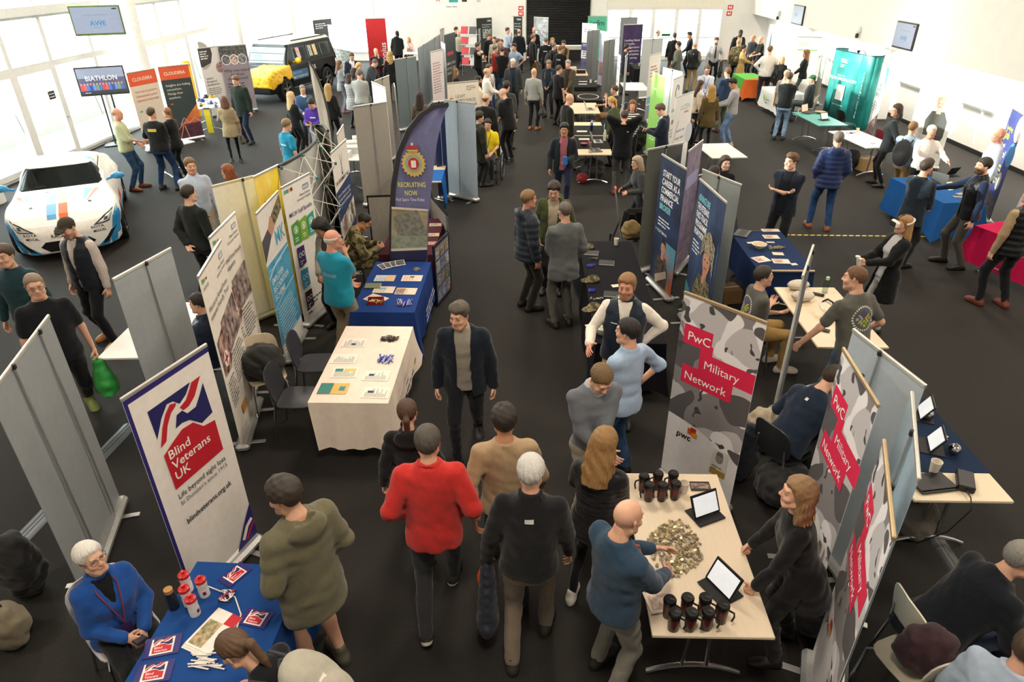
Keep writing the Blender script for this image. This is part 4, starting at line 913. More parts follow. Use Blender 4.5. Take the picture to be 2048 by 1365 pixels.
# left side
banner((-22, 795), (98, 634), 'wide plain grey banner back at the left edge, two support poles', face=GREY, back=True, poles=(.33, .78))
banner((226, 562), (342, 499), 'plain grey banner back beside the small white table on the left', face='#9aa0a4', back=True, poles=(.53,))
banner((243, 803), (413, 692), 'white charity banner with a blue flag logo above a red block of lettering', d_bv, '#efe9e1', gap=.12)
banner((418, 479), (470, 427), 'beige hospital banner, the farther of two with photographs and dense text', lambda p, w, h: d_mk(p, w, h, ('MKUH Armed Forces Network', 'Staff support')), '#e9e1d6')
banner((396, 557), (441, 483), 'beige hospital banner with a red cross photo, the nearer of two', d_mk, '#e9e1d6')
banner((424, 375), (507, 354), 'plain cream banner back left of the banana banner', face='#e6e4dc', back=True, poles=(.72,))
banner((507, 356), (556, 332), 'yellow banner printed with ripe bananas', lambda p, w, h: (p.rect(0, .1, w, h, PH('#e0bc34', '#f0dc78', .4)), p.band([(.12, h-.75), (.3, h-.55), (.5, h-.2), (.55, h)], [.05, .28, .30, .1], '#edd23c'), p.band([(.10, h-.95), (.42, h-.8), (.62, h-.45), (.66, h-.1)], [.05, .26, .24, .08], '#e8c832'), p.band([(.16, h-.78), (.36, h-.55), (.54, h-.15)], .012, '#6a5418'), p.band([(.30, h-.95), (.55, h-.70), (.64, h-.35)], .012, '#6a5418')), '#e8cc4a', h=2.2)
banner((512, 430), (556, 384), 'white and blue employer scheme banner showing a handshake', d_emp, '#e6e2da')
banner((562, 378), (618, 348), 'white staff benefits banner with green and teal icon tiles', d_ben, '#eae6df')
banner((661, 308), (692, 280), 'white and navy regiment banner with crossed emblem and photo', d_156, '#e9e3d9')
banner((671, 276), (689, 247), 'small beige banner with crossed emblem behind the regiment banner', d_plain(None, (), (('L', .2, .75, .6, 2, .08, '#444'),)), '#dcd6ca', w=.8)
banner((706, 215), (773, 205), 'plain taupe banner back with centre pole behind the blue feather flag', face='#a29c90', back=True, poles=(.52,))
banner((887, 200), (950, 208), 'plain pale blue banner back at the aisle behind the feather flag', face='#a9b8c4', back=True, poles=(.44,))
banner((894, 168), (957, 162), 'cream staff network banner with crown badge above the pale blue banner', d_plain(None, ((.06, .80, .20, .87, '#e9dccb'),), (('ULHT', .25, .835, .075, '#4a4a48'), ('ARMED FORCES', .25, .785, .075, '#4a4a48', .64), ('STAFF NETWORK', .25, .735, .075, '#4a4a48', .68), ('L', .6, .95, .34, 3, .04, '#888'), ('L', .06, .83, .13, 3, .05, '#a8452e'))), '#e9e2d4')
banner((866, 206), (888, 203), 'plain navy banner between the feather flag and the pale blue banner', face='#1a2c5c', back=True)
banner((749, 163), (778, 152), 'plain taupe banner back behind the lilac banner', face='#a59f92', back=True)
banner((743, 164), (771, 177), 'pale lilac banner standing in front of the grey sweater man', d_plain(PH('#d6d4ea', '#eeecf6', .5), (), (('L', .15, .5, .6, 2, .06, '#b0a8d0'),)), '#dcdaee')
banner((783, 150), (796, 198), 'narrow taupe banner seen nearly edge-on with red lettering', d_plain(None, ((.3, .2, .7, .7, '#b8323a'),)), '#a89f92', w=.6)
banner((789, 120), (832, 113), 'plain slate grey banner back left of the long haired visitor', face='#6f7b82', back=True, poles=(.53,))
banner((835, 97), (857, 84), 'plain grey banner back in the far left row, nearest', face='#7b858b', back=True)
banner((857, 84), (880, 69), 'plain grey banner back in the far left row, second', face='#818a90', back=True)
banner((879, 60), (889, 56), 'tall light grey banner back at the end of the far left row', face='#b5b5b0', back=True, w=.8)
banner((865, 104), (881, 100), 'pale pink information banner in the far left row', d_plain(None, (), (('L', .12, .82, .76, 12, .08, '#b08a90'),)), '#e6dcdc', w=.85)
banner((878, 82), (894, 91), 'white banner catching the light beside the black award banner', face='#eef1f4', w=.85)
banner((888, 70), (910, 64), 'black award banner with white capitals at the far left stand', d_plain('#232424', ((.2, .62, .75, .68, '#b8323a'),), (('EMPLOYER', .12, .45, .10, '#d8d4cc', .8), ('OF THE YEAR', .12, .36, .10, '#d8d4cc', .8), ('2023', .12, .28, .09, '#d8d4cc', .4))), '#222')
# back wall row
banner((625, 41), (662, 37), 'black technical banner behind the black off-road vehicle', d_plain('#2b2a29', ((0, .0+.05, 1, .42, '#ded9d2'), (.1, .60, .6, .66, '#c8642e')), (('L', .1, .9, .7, 3, .09, '#ddd'), ('L', .1, .36, .7, 4, .08, '#777'))), '#2b2a29')
banner((655, 50), (696, 56), 'grey banner of vehicle photographs behind the off-road vehicle', d_plain(None, ((0, .05, .5, .30, PH('#2a2826', '#8a8680', 1.5)), (.5, .05, 1, .30, PH('#3a3836', '#a29e96', 1.5)), (0, .31, .5, .55, PH('#4a4846', '#b2aea6', 1.5)), (.5, .31, 1, .55, PH('#2f332c', '#8c8e80', 1.5))), (('VENSON', .25, .86, .12, '#b9bdb6', .5), ('L', .08, .76, .84, 4, .06, '#999'))), '#d9d8d4')
banner((730, 38), (770, 37), 'tall red banner with white vertical lettering at the back wall', d_plain('#d0262c', (), (('Fronius', .92, .12, .26, '#f6f0ee', None, .015, 90),)), '#d0262c', h=2.3)
banner((951, 37), (985, 35), 'dark green banner with a photo at the back wall, leftmost of three', d_plain('#25302e', ((.38, .55, .95, .76, PH('#3a4644', '#b9c4c0', 1.5)),), (('CBRE', .68, .92, .07, '#f0f0ee', .26, .02), ('Forces Network', .24, .25, .12, '#eee', None, .004, 90), ('Proudly Supporting', .36, .84, .06, '#eee', .58), ('Armed Forces', .36, .79, .06, '#eee', .5))), '#25302e', w=.9)
banner((1006, 33), (1045, 33), 'dark green recruitment banner left of the shutter, middle of three', d_plain('#23312e', ((.5, .5, .51, .85, '#ddd'),), (('CBRE', .70, .92, .07, '#f0f0ee', .24, .02), ('career', .22, .45, .13, '#eee', None, .004, 90), ('level', .42, .45, .13, '#eee', None, .004, 90), ('Join our', .58, .83, .06, '#eee', .34), ('winning', .58, .77, .06, '#eee', .34), ('team', .58, .71, .06, '#eee', .24), ('L', .58, .58, .34, 5, .06, '#bbb'))), '#23312e', w=.95)
banner((1064, 34), (1101, 36), 'silver grey banner standing in front of the shutter, rightmost of three', d_plain(PH('#8f9598', '#c9cdd0', .5), ((.12, .4, .9, .72, PH('#5f676a', '#dfe3e6', 1.3)),), (('CBRE', .68, .92, .07, '#f0f0ee', .26, .02), ('L', .3, .84, .6, 2, .08, '#eee'))), '#9a9fa2', w=.9)
banner((1176, 33), (1214, 33), 'mint green institute banner right of the shutter', d_plain('#54b796', (), (('iwfm', .12, .80, .26, '#12302c', .76), ('L', .3, .74, .5, 1, .06, '#d8efe6'))), '#54b796', w=.95)
banner((1166, 47), (1193, 49), 'white and purple banner in front of the mint green one', d_plain('#f0eef0', ((0, .05, 1, .30, PH('#433c66', '#6a6490', .6)), (0, .46, 1, .62, '#4a4470')), (('L', .15, .88, .7, 2, .08, '#667'), ('L', .1, .42, .8, 3, .09, '#445'), ('L', .1, .58, .8, 2, .06, '#e0dff0'))), '#f0eef0', w=.85)
banner((1179, 62), (1194, 60), 'grey banner back with a kinked pole near the centre tables', face='#7d8284', back=True, w=.85)
banner((1200, 62), (1219, 66), 'pale violet banner with a hand photo near the centre tables', d_plain(PH('#a9a6c4', '#d2cede', .5), ((.1, .2, .9, .45, PH('#b98a72', '#8a6a80', .8)),), (('L', .3, .82, .5, 2, .1, '#f2f0f8'),)), '#b9b6cc', w=.85)
banner((1208, 83), (1231, 78), 'dark grey banner back left of the white banner pair', face='#6c706e', back=True)
banner((1242, 36), (1275, 35), 'grey banner back behind the purple asset banner', face='#848a90', back=True, w=.9)
banner((1250, 50), (1284, 49), 'deep purple asset management banner with white lettering', d_plain(PH('#2c2850', '#4a2f66', .3), (), (('Leading Asset', .1, .68, .085, '#f2f0f6', .8, .008), ('Lifecycle,', .1, .61, .085, '#f2f0f6', .55, .008), ('Configuration', .1, .54, .085, '#f2f0f6', .8, .008), ('Management,', .1, .47, .085, '#f2f0f6', .8, .008), ('Supportability', .1, .40, .085, '#f2f0f6', .8, .008), ('Engineering', .1, .33, .085, '#f2f0f6', .7, .008), ('L', .1, .22, .7, 2, .1, '#d8d4e4'))), '#2c2850', w=.9)
banner((1231, 104), (1247, 118), 'white banner with small black logos, left of a pair', d_plain(None, (), (('SHA', .15, .80, .12, '#555', .6), ('L', .25, .62, .4, 1, .2, '#777'), ('L', .25, .50, .4, 2, .15, '#556'), ('L', .25, .34, .4, 2, .15, '#667'))), '#f2f2ee', w=.6)
banner((1247, 117), (1259, 106), 'pale silver banner back forming a pair with the white logo banner', face='#c4cace', back=True, w=.55)
banner((1296, 79), (1316, 78), 'tall pale grey banner back beside the glazed doors aisle', face='#c2c6c8', back=True, w=.85)
banner((1300, 112), (1323, 106), 'cream banner with a boxed title and blue lower panel', d_plain(None, ((.08, .66, .92, .88, '#f6efe6'), (0, .10, 1, .30, PH('#b98a80', '#6fa8cc', .8)), (.05, .32, .95, .42, '#7fb4dc')), (('L', .15, .83, .7, 4, .09, '#b0766a'),)), '#eee8e0')
banner((1309, 147), (1327, 154), 'lime green banner in the centre right row', d_plain('#93cc62', (), (('L', .2, .82, .6, 1, .1, '#e8f6da'), ('L', .2, .3, .5, 3, .08, '#e8f6da'))), '#93cc62', w=.85)
banner((1326, 136), (1366, 146), 'large white banner back behind the circle logo banner', face='#eceff0', back=True, w=.95)
def d_circ(p, w, h):
    p.ell(.5*w, h-.33, .16, .17, '#3a3a40'); p.ell(.5*w+.02, h-.33, .13, .14, '#f1efec'); p.ell(.58*w, h-.25, .05, .05, '#6a6a90'); p.text('OVO', .12*w, .62*h, .08, '#333'); p.text('SEA', .2*w, .48*h, .10, '#333', bold=.02); p.lines(.1*w, .4*h, .7*w, 3, .08, '#aaa')
banner((1345, 161), (1370, 150), 'white banner with a dark ring logo in the centre right row', d_circ, '#f1efec', w=.85)
def d_luz(p, w, h):
    p.text('LUZEN', .34*w, h-.30, .11, '#9aa4b4', w=.5*w); p.rect(.55*w, h-.38, .8*w, h-.34, '#e2906a'); p.lines(.2*w, h-.75, .6*w, 5, .16, '#a8b0bc', .05); p.ell(.95*w, h-.85, .18, .22, '#c9cfdc'); p.band([(.05*w, h-1.0), (.18*w, h-.7), (.3*w, h-.5)], .02, '#c89a9a')
banner((1352, 196), (1388, 184), 'white banner with faint blue lettering right of the phone man', d_luz, '#efeeeb')
banner((1296, 301), (1366, 287), 'plain dark grey banner back behind the finance career banner', face='#5c5f58', back=True)
banner((1375, 306), (1408, 280), 'purple and blue photo banner above the white banner back', d_plain(PH('#6c6890', '#9a8a94', 1.2), ((.1, .7, .9, .8, '#a9a6d0'),)), '#77728c', w=.8)
banner((1405, 341), (1482, 372), 'grey and white banner back behind the dark soldier banner', face='#8f938f', back=True, poles=(.46,))
banner((1324, 310), (1373, 340), 'navy finance career banner with white capitals and a smiling man photo', d_port1, '#1f2a48')
banner((1388, 349), (1468, 421), 'wide navy fast-track banner showing a camouflaged soldier', d_port2, '#2a375e', w=1.0)
banner((1604, 558), (1627, 491), 'thin white banner seen edge-on with black cables hanging on it', face='#dcdcd8', back=True, w=.85, poles=(.3, .8))
banner((1369, 587), (1534, 649), 'grey camouflage network banner facing the aisle, nearest the cup table', d_pwc, '#efecee', rail='#c2ab86')
banner((1686, 700), (1757, 815), 'grey camouflage network banner behind the long haired woman, middle of three', d_pwc, '#efecee', rail='#c2ab86')
banner((1768, 892), (1786, 1070), 'grey camouflage network banner at the lower right, seen steeply', d_pwc, '#efecee', rail='#c2ab86', w=.85)
banner((1706, 662), (1850, 775), 'silver banner back right of the middle camouflage banner', face='#aab4bb', back=True, poles=(.43,))
banner((1822, 778), (1838, 978), 'pale blue banner back in front of the sphere table', face='#a4bac8', back=True, w=.95, poles=(.5,))
# left wall row
banner((249, 148), (312, 137), 'beige data platform banner with orange header beside the television', lambda p, w, h: d_cl(p, w, h, False), '#ddd0bf', w=.95)
banner((318, 135), (373, 129), 'dark data platform banner with orange header and sunset graphic', lambda p, w, h: d_cl(p, w, h, True), '#33403f', w=.85)
def d_ind(p, w, h):
    p.ell(.12, h-.22, .36, .42, '#a9a4a0', a0=-100, a1=100); p.poly([(0, h), (.5, h), (.52, h-.2), (.42, h-.46), (.1, h-.56), (0, h-.56)], '#3d3b3a'); p.lines(.05, h-.12, .36, 4, .07, '#e8e4e0', .03); p.ell(w-.18, h-.64, .18, .19, '#cfc9c4'); p.ell(w-.18, h-.64, .15, .16, PH('#7a4038', '#c0a8a0', 2))
    for i, s in enumerate(('Industry', 'Recognised', 'Qualifications')): p.text(s, .1, h-.95-.10*i, .065, '#4a4848', bold=.004)
    p.lines(.1, h-1.25, .6, 4, .06, '#8a8684'); p.text('Why Choose Us', .1, h-1.62, .07, '#4a4848', bold=.006); p.lines(.1, h-1.7, .6, 3, .06, '#8a8684')
banner((393, 98), (441, 92), 'pale grey qualifications banner with round photos beside the parts table', d_ind, '#d9d4cf', w=.9, h=2.13)
def d_why(p, w, h):
    p.rect(0, h-.5, w, h, PH('#2a2a2a', '#6a6866', 2))
    for i, x in enumerate((.18, .44, .70)): p.ell(x, h-.42, .15, .16, '#e4e0dc'); p.ell(x, h-.42, .13, .14, PH(('#222', '#7a4038', '#333')[i], ('#888', '#d8c8b8', '#999')[i], 2))
    for i, s in enumerate(('Why not stand', 'out from', 'the crowd?')): p.text(s, w/2, h-.80-.13*i, .095, '#2c2230', al='C', w=(.94*w, .5*w, .74*w)[i], bold=.004)
    p.lines(.08, h-1.2, .7, 4, .09, '#4a4048')
banner((441, 93), (486, 90), 'mauve automotive banner asking about the crowd behind the tall man', d_why, '#8d8088', w=.9, h=2.13)
# right side
banner((1530, 46), (1566, 56), 'white banner with a dark soldier silhouette at the back right', lambda p, w, h: (p.poly([(.25, .7), (.45, .7), (.52, 1.3), (.46, 1.75), (.36, 1.75), (.28, 1.3)], '#33383c'), p.poly([(.55, .9), (.8, 1.4), (.75, .8)], '#4a4a8c'), p.rect(0, .1, w, .7, PH('#6a6a6c', '#c9c8c6', 1.5)), p.lines(.1, h-.15, .7, 1, .1, '#889')), '#e9e8e4', w=.95)
banner((1606, 74), (1633, 75), 'pale banner with a green arc behind the curly haired woman', d_plain(None, ((.1, .78, .9, .80, '#8cc07a'),), (('L', .1, .9, .6, 3, .06, '#b9c4b4'),)), '#e8e6de', w=.85)
banner((1647, 78), (1664, 87), 'pale green banner left of the teal pop-up stand', d_plain(None, ((0, .1, 1, .42, PH('#6a8a4a', '#8a7484', 1)), (0, .42, 1, .75, PH('#b9c8b4', '#d9dcd0', .6))), (('L', .1, .7, .7, 3, .1, '#f2f2ea'),)), '#dfe2d8', w=.85)
def d_imp(p, w, h):
    p.poly([(w*.6, h), (w, h), (w, h-.55)], '#58aaa2')
    for i, s in enumerate(('WE ARE', 'IMPACTING', 'SOCIETY')): p.text(s, .06, h-.52-.13*i, .09, '#5aa09c', w=(.5, .74, .58)[i]*w, bold=.006)
    p.lines(.06, h-.95, .6, 4, .07, '#8a9a9a'); p.poly([(0, .1), (w, .1), (w, .95), (0, .45)], PH('#3a2a2c', '#a08a84', 2))
banner((1762, 126), (1784, 140), 'white and teal banner right of the pop-up stand', d_imp, '#dedfda', w=.85)
def d_suit(p, w, h):
    p.rect(0, .1, w, h, '#e9e9e4'); p.poly([(.05, .4), (.45, .3), (.5, 1.25), (.2, 1.2)], PH('#9a9892', '#d6d4cc', .8)); figure(p, .62, .75, 1.25, '#4a4a42', '#dfb9a0', '#c9b08a'); p.poly([(.45, .12), (.62, .12), (.9, .78), (.5, .80)], '#3a3a36'); p.lines(.08, 1.45, .25, 2, .08, '#9aa')
banner((1873, 170), (1921, 152), 'wide white banner of a man in a dark suit by the sunlit wall', d_suit, '#e9e9e4', w=1.0, pos=(9.75, 17.15, -62))
def d_job(p, w, h):
    p.rect(0, .1, w, h, PH('#34407e', '#4a5496', .4)); p.ell(w*.85, h-.25, .2, .24, '#e6e4e6'); p.ell(w*.86, h-.72, .2, .22, '#4a8cc8')
    for i, (s, c) in enumerate((('Looking', '#e8d840'), ('Job', '#e8d840'), ("You'll", '#f2f2f2'), ('Love?', '#f2f2f2'))): p.text(s, .08, h-.36-.16*i, (.08, .15, .07, .13)[i], c, bold=.015)
    p.lines(.08, h-1.02, .5, 5, .08, '#d8d84a', .04); p.ell(w*.7, h-1.25, .12, .17, '#d4d4d4'); p.rect(0, .1, w, .5, PH('#2a2c3a', '#5a5a60', 2))
banner((2020, 213), (2060, 238), 'blue job advert banner with yellow lettering behind the checked shirt man', d_job, '#34407e', w=.85)
# ---------------------------------------------------------------- tables, cloths, chairs
WOODTOP = lambda: M('#dcc7a6', .4, kind='wood')
def table(cx, cy, rz, label, L_=1.6, W_=.8, top=None, group=None, z=.74):
    o = thing('folding_table', label, 'table', (cx, cy, 0), rad(rz), group); m = top or WOODTOP()
    G().box((0, 0, z-.013), (L_, W_, .026), m, b=.004).build('tabletop', o, None)
    for sx in (-1, 1):
        x = sx*(L_/2-.24)
        for sy in (-1, 1): G().cyl((x, sy*.09, .10), (x, sy*.06, z-.026), .017, CHROME(), 10).build('leg', o)
        G().tube([(x, W_*.42*t, .105-.085*t*t) for t in (-1, -.75, -.5, -.25, 0, .25, .5, .75, 1)], .02, CHROME(), 8).build('foot', o); G().box((x, 0, z-.035), (.05, W_*.7, .02), M('#2a2b2c', .5)).build('rail', o)
    return o
def cloth(cx, cy, rz, label, col, L_=1.6, W_=.8, z=.74, drops=(.5, .5, .5, .5), fold=.018, cat='tablecloth', kind='plain', seed=1, mat=None):
    """drops: hang at -y, +y, -x, +x sides"""
    r = random.Random(seed); hl, hw = L_/2+.006, W_/2+.006; pts = []; n = 16
    sides = [((-hl, -hw), (hl, -hw), (0, -1), drops[0]), ((hl, -hw), (hl, hw), (1, 0), drops[3]), ((hl, hw), (-hl, hw), (0, 1), drops[1]), ((-hl, hw), (-hl, -hw), (-1, 0), drops[2])]
    for k, (a, b, nn, d) in enumerate(sides):
        pn = sides[k-1]
        pts.append((a, ((nn[0]+pn[2][0]), (nn[1]+pn[2][1])), min(z-.03, min(d, pn[3])+(.14 if min(d, pn[3]) > .15 else 0)), 1.0))
        for i in range(1, n):
            t = i/n; q = (a[0]+(b[0]-a[0])*t, a[1]+(b[1]-a[1])*t); pts.append((q, nn, d, max(0, 1-min(t, 1-t)*7)))
    m = mat or M(col, .85, kind=kind, spec=.15); V = []; NL = 7; N = len(pts); ph = r.uniform(0, 6)
    for j in range(NL+1):
        t = j/NL
        for i, (q, nn, d, cn) in enumerate(pts):
            fl = t*(.03+fold*math.sin(i*1.45+ph)+fold*.7*math.sin(i*.62+ph*2)) if d > .1 else 0
            fl += t*t*cn*.05*(1 if d > .15 else 0)
            V.append((q[0]+nn[0]*fl, q[1]+nn[1]*fl, z+.004-max(.012, d)*t))
    F = [(j*N+i, (j+1)*N+i, (j+1)*N+(i+1) % N, j*N+(i+1) % N) for j in range(NL) for i in range(N)]; F.append(tuple(range(N)))
    o = mesh_obj('tablecloth', V, F, [m], None, None, 50); o.location = (cx, cy, 0); o.rotation_euler = (0, 0, rad(rz)); tag(o, label, cat); return o
def side_print(key, back, draw, off=.05):
    o = [q for q in bpy.data.objects if q.name.startswith('tablecloth') and key in q['label']][0]; p = Print(-.446-off); draw(p)
    for q in p.build(o): q['kind'] = 'stuff'; q.rotation_euler.z = math.pi if back else 0
def slab(g, fn, m, th=.012, nr=4, na=20):
    V = []; 
    for sd in (0, 1):
        for i in range(nr+1):
            for k in range(na): x, y, z, nx, ny, nz = fn(i/nr, 2*math.pi*k/na); V.append((x+nx*th*sd, y+ny*th*sd, z+nz*th*sd))
    F = []; o = (nr+1)*na
    for sd in (0, 1):
        for i in range(nr):
            for k in range(na):
                q = (sd*o+i*na+k, sd*o+i*na+(k+1) % na, sd*o+(i+1)*na+(k+1) % na, sd*o+(i+1)*na+k); F.append(q if sd else q[::-1])
    F += [(nr*na+k, nr*na+(k+1) % na, o+nr*na+(k+1) % na, o+nr*na+k) for k in range(na)]
    return g.add(V, F, m)
def sup(r, t, a, b, e=.45): return a*r*math.copysign(abs(math.cos(t))**e, math.cos(t)), b*r*math.copysign(abs(math.sin(t))**e, math.sin(t))
def chair(x, y, rz, label, col='#e6dfd0', group=None):
    o = thing('stacking_chair', label, 'chair', (x, y, 0), rad(rz), group); m = M(col, .4)
    def seat(r, t): u, v = sup(r, t, .21, .20); return (u, v, .445-.02*(1-r*r), 0, 0, 1)
    def back(r, t): u, v = sup(r, t, .21, .19, .6); return (u, -.20-.07*(v+.19)/.38+.10*u*u/.04*.3, .66+v, 0, -1, 0)
    slab(G(), seat, m).build('seat', o, 40); slab(G(), back, m).build('backrest', o, 40)
    for sx in (-1, 1):
        G().tube([(sx*.17, .16, .44), (sx*.19, .20, .40), (sx*.21, .23, 0)], .011, CHROME(), 7).build('leg', o); G().tube([(sx*.16, -.22, .62), (sx*.17, -.20, .44), (sx*.21, -.25, 0)], .011, CHROME(), 7).build('leg', o)
    return o
table(1.22, 3.69, 90, 'pale wood folding table covered with travel mugs and coins at lower right', top=M('#e6d6bd', .35, kind='wood'))
table(-1.81, 6.29, 90, 'folding table under the long cream tablecloth'); cloth(-1.81, 6.29, 90, 'long cream tablecloth with corners hanging down, hospital leaflets on top', '#e9dacb', drops=(.48, .1, .56, .30), seed=2)
table(-1.85, 8.27, 90, 'folding table under the royal blue tablecloth'); cloth(-1.85, 8.27, 90, 'royal blue tablecloth with leaflets in front of the feather flag', '#1f3c7c', drops=(.55, .3, .5, .02), seed=3)
table(-1.86, 10.16, 90, 'folding table inside the photo display boards'); cloth(-1.86, 10.16, 90, 'maroon tablecloth inside the photo display boards', '#4a1f2c', drops=(.3, .5, .3, .3), seed=4)
for i, y in enumerate((9.13, 7.53)): table(1.17, y, 90, ('far' if i == 0 else 'near')+' folding table under the long black cloth beside the aisle')
cloth(1.17, 8.33, 90, 'long black tablecloth beside the aisle with notebooks and caps', '#17171d', L_=3.2, drops=(.55, .66, .62, .4), seed=5)
table(3.63, 9.65, 90, 'folding table under the navy tablecloth with the bowl'); cloth(3.63, 9.65, 90, 'navy tablecloth with a bowl and leaflets right of the soldier banner', '#1e3157', L_=1.55, drops=(.45, .45, .5, .3), seed=6)
table(3.68, 7.49, 90, 'pale wood folding table with headsets beside the two grey shirts', top=M('#ddc9aa', .35, kind='wood'))
table(3.55, 5.0, 90, 'folding table with half its top under navy cloth, by the silver spheres', top=M('#dfcfb2', .35, kind='wood')); cloth(3.55, 5.16, 90, 'navy cloth over most of the sphere table', '#1b2c46', L_=1.22, drops=(.12, .25, .02, .25), seed=7)
table(-2.06, 2.62, 88, 'folding table under the blue charity tablecloth'); cloth(-2.06, 2.62, 88, 'bright blue tablecloth with bottles and charity leaflets at lower left', '#1d4788', drops=(.6, .3, .5, .5), seed=8)
table(-4.46, 7.02, 92, 'white folding table behind the plain grey banner on the left', top=M('#e9e6e0', .4), L_=1.4)
table(1.45, 16.15, 90, 'pale folding table with laptops, nearest of the centre row', L_=1.7); cloth(1.45, 16.45, 90, 'black cloth over the nearest table of the centre row', '#1a1a1a', L_=1.3, drops=(.25, .25, .02, .02), fold=.005, seed=9)
table(1.48, 17.95, 90, 'pale folding table with paper signs, second of the centre row'); cloth(1.48, 17.75, 90, 'black cloth over the second table of the centre row', '#1a1a1a', L_=1.1, drops=(.2, .2, .02, .02), fold=.005, seed=10)
table(1.58, 20.75, 90, 'pale bare folding table with a laptop, third of the centre row')
table(1.82, 22.7, 90, 'folding table under a black cloth with a ring logo in the centre row'); cloth(1.82, 22.7, 90, 'black tablecloth printed with a white ring in the centre row', '#1d1c1b', drops=(.4, .4, .4, .4), seed=11)
table(1.85, 25.2, 90, 'folding table under a black cloth in the far centre row'); cloth(1.85, 25.2, 90, 'black tablecloth in the far centre row with paper cups', '#191919', drops=(.5, .5, .5, .5), seed=12)
table(1.75, 27.9, 90, 'pale folding table of boxes at the far end of the centre row')
table(7.88, 19.22, 93, 'folding table with a teal top in front of the teal stand', top=M('#3f9c94', .4), L_=1.8)
table(8.05, 16.85, 97, 'white folding table beside the woman in black', top=M('#efefec', .4), L_=1.75)
table(7.7, 12.72, 97, 'folding table under the bright blue company tablecloth'); cloth(7.7, 12.72, 97, 'bright blue company tablecloth behind the man in the dark blazer', '#1c5594', L_=1.62, drops=(.3, .66, .66, .5), seed=13)
table(7.95, 10.1, 110, 'folding table under the magenta tablecloth'); cloth(7.95, 10.1, 110, 'magenta tablecloth at the right edge behind the black gilet man', '#c0164e', drops=(.4, .6, .6, .4), fold=.03, seed=14)
table(8.1, 26.7, 92, 'folding table under the green and orange tablecloth'); cloth(8.1, 26.7, 92, 'green and orange tablecloth near the back right corner', '#4fae3c', drops=(.62, .62, .62, .62), seed=15, mat=M('#4fae3c', .8, kind='split', col2='#d8641c'))
table(8.35, 23.7, 95, 'folding table under the white sagging tablecloth'); cloth(8.35, 23.7, 95, 'white tablecloth with a green leaf logo left of the teal stand', '#e9e9e4', drops=(.5, .6, .5, .4), seed=16)
table(4.35, 15.7, 95, 'small white folding table behind the purple photo banner', top=M('#ece6da', .4), L_=1.3)
table(-10.1, 21.55, 116, 'white folding table of engine parts at the left', top=M('#e9e9e6', .4), L_=1.7)
table(3.55, 24.6, 90, 'white folding table between the banners near the centre right', top=M('#efeae2', .4)); table(4.5, 29.5, 90, 'folding table under a black cloth below the purple banner'); cloth(4.5, 29.5, 90, 'black tablecloth below the purple asset banner', '#1a1a1a', drops=(.5, .5, .5, .5), seed=17)
table(-4.2, 15.6, 90, 'folding table of white boxes behind the regiment banner', top=M('#e6e6e2', .4)); table(-2.3, 34.6, 0, 'folding table at the back wall behind the left crowd')
table(-8.8, 16.3, 60, 'white folding table behind the three people by the banners', top=M('#ececea', .4), L_=1.0, W_=.7)
table(-5.2, 34.2, 0, 'white folding table where the blonde woman sits at the back wall', top=M('#ececea', .4)); table(-2.2, 13.75, 92, 'folding table under the blue cloth behind the pale blue banner', L_=1.2); cloth(-2.2, 13.6, 92, 'bright blue cloth hanging off a table behind the pale blue banner', '#1f62ac', L_=.8, drops=(.6, .3, .02, .02), seed=18)
chair(2.2, 7.2, 75, 'cream chair at the black table behind the gilet man', '#efe9dc')
chair(-2.52, 6.72, -85, 'dark grey chair at the cream table, farther of two', '#3a3a40'); chair(-2.52, 6.0, -88, 'dark grey chair at the cream table, nearer of two', '#34343a')
chair(-3.02, 6.45, -150, 'cream chair heaped with black coats beside the cream table', '#d9c9ac')
chair(2.62, 2.95, 20, 'cream chair draped with a maroon jacket at lower right', '#dcd2bd')
chair(8.95, 17.4, -80, 'dark red chair behind the white table', '#7c2a34'); chair(8.95, 19.9, -80, 'black chair behind the teal table', '#1c1c1e')
side_print('long cream', False, lambda p: (p.lines(-.5, .52, .9, 2, .07, '#4a4a58', .035), p.ell(.28, .58, .06, .035, '#b8923c'), p.lines(-.3, .62, .3, 1, .05, '#6a6a78', .03)))
side_print('royal blue', False, lambda p: p.lines(-.45, .56, .95, 3, .075, '#cfd6e6', .038))
side_print('bright blue company', True, lambda p: (p.text('NASH', .0, .36, .11, '#eef2f6', bold=.01), p.lines(.02, .26, .34, 1, .06, '#dfe6ee', .045), p.band([(.0+.2*math.cos(t), .42+.2*math.sin(t)) for t in (.6, .9, 1.2, 1.5, 1.8, 2.1)], .03, '#eef2f6')))
side_print('magenta', True, lambda p: p.band([(-.2, .25), (-.08, .5), (.04, .25), (-.2, .25)], .015, '#f0c8d4'))
side_print('green leaf', True, lambda p: (p.ell(-.28, .50, .05, .07, '#8cc03c'), p.ell(-.22, .42, .05, .06, '#a4cc4c'), p.text('Green', -.14, .42, .09, '#4a4c48'), p.lines(-.14, .33, .35, 1, .05, '#6a6c68', .035)))
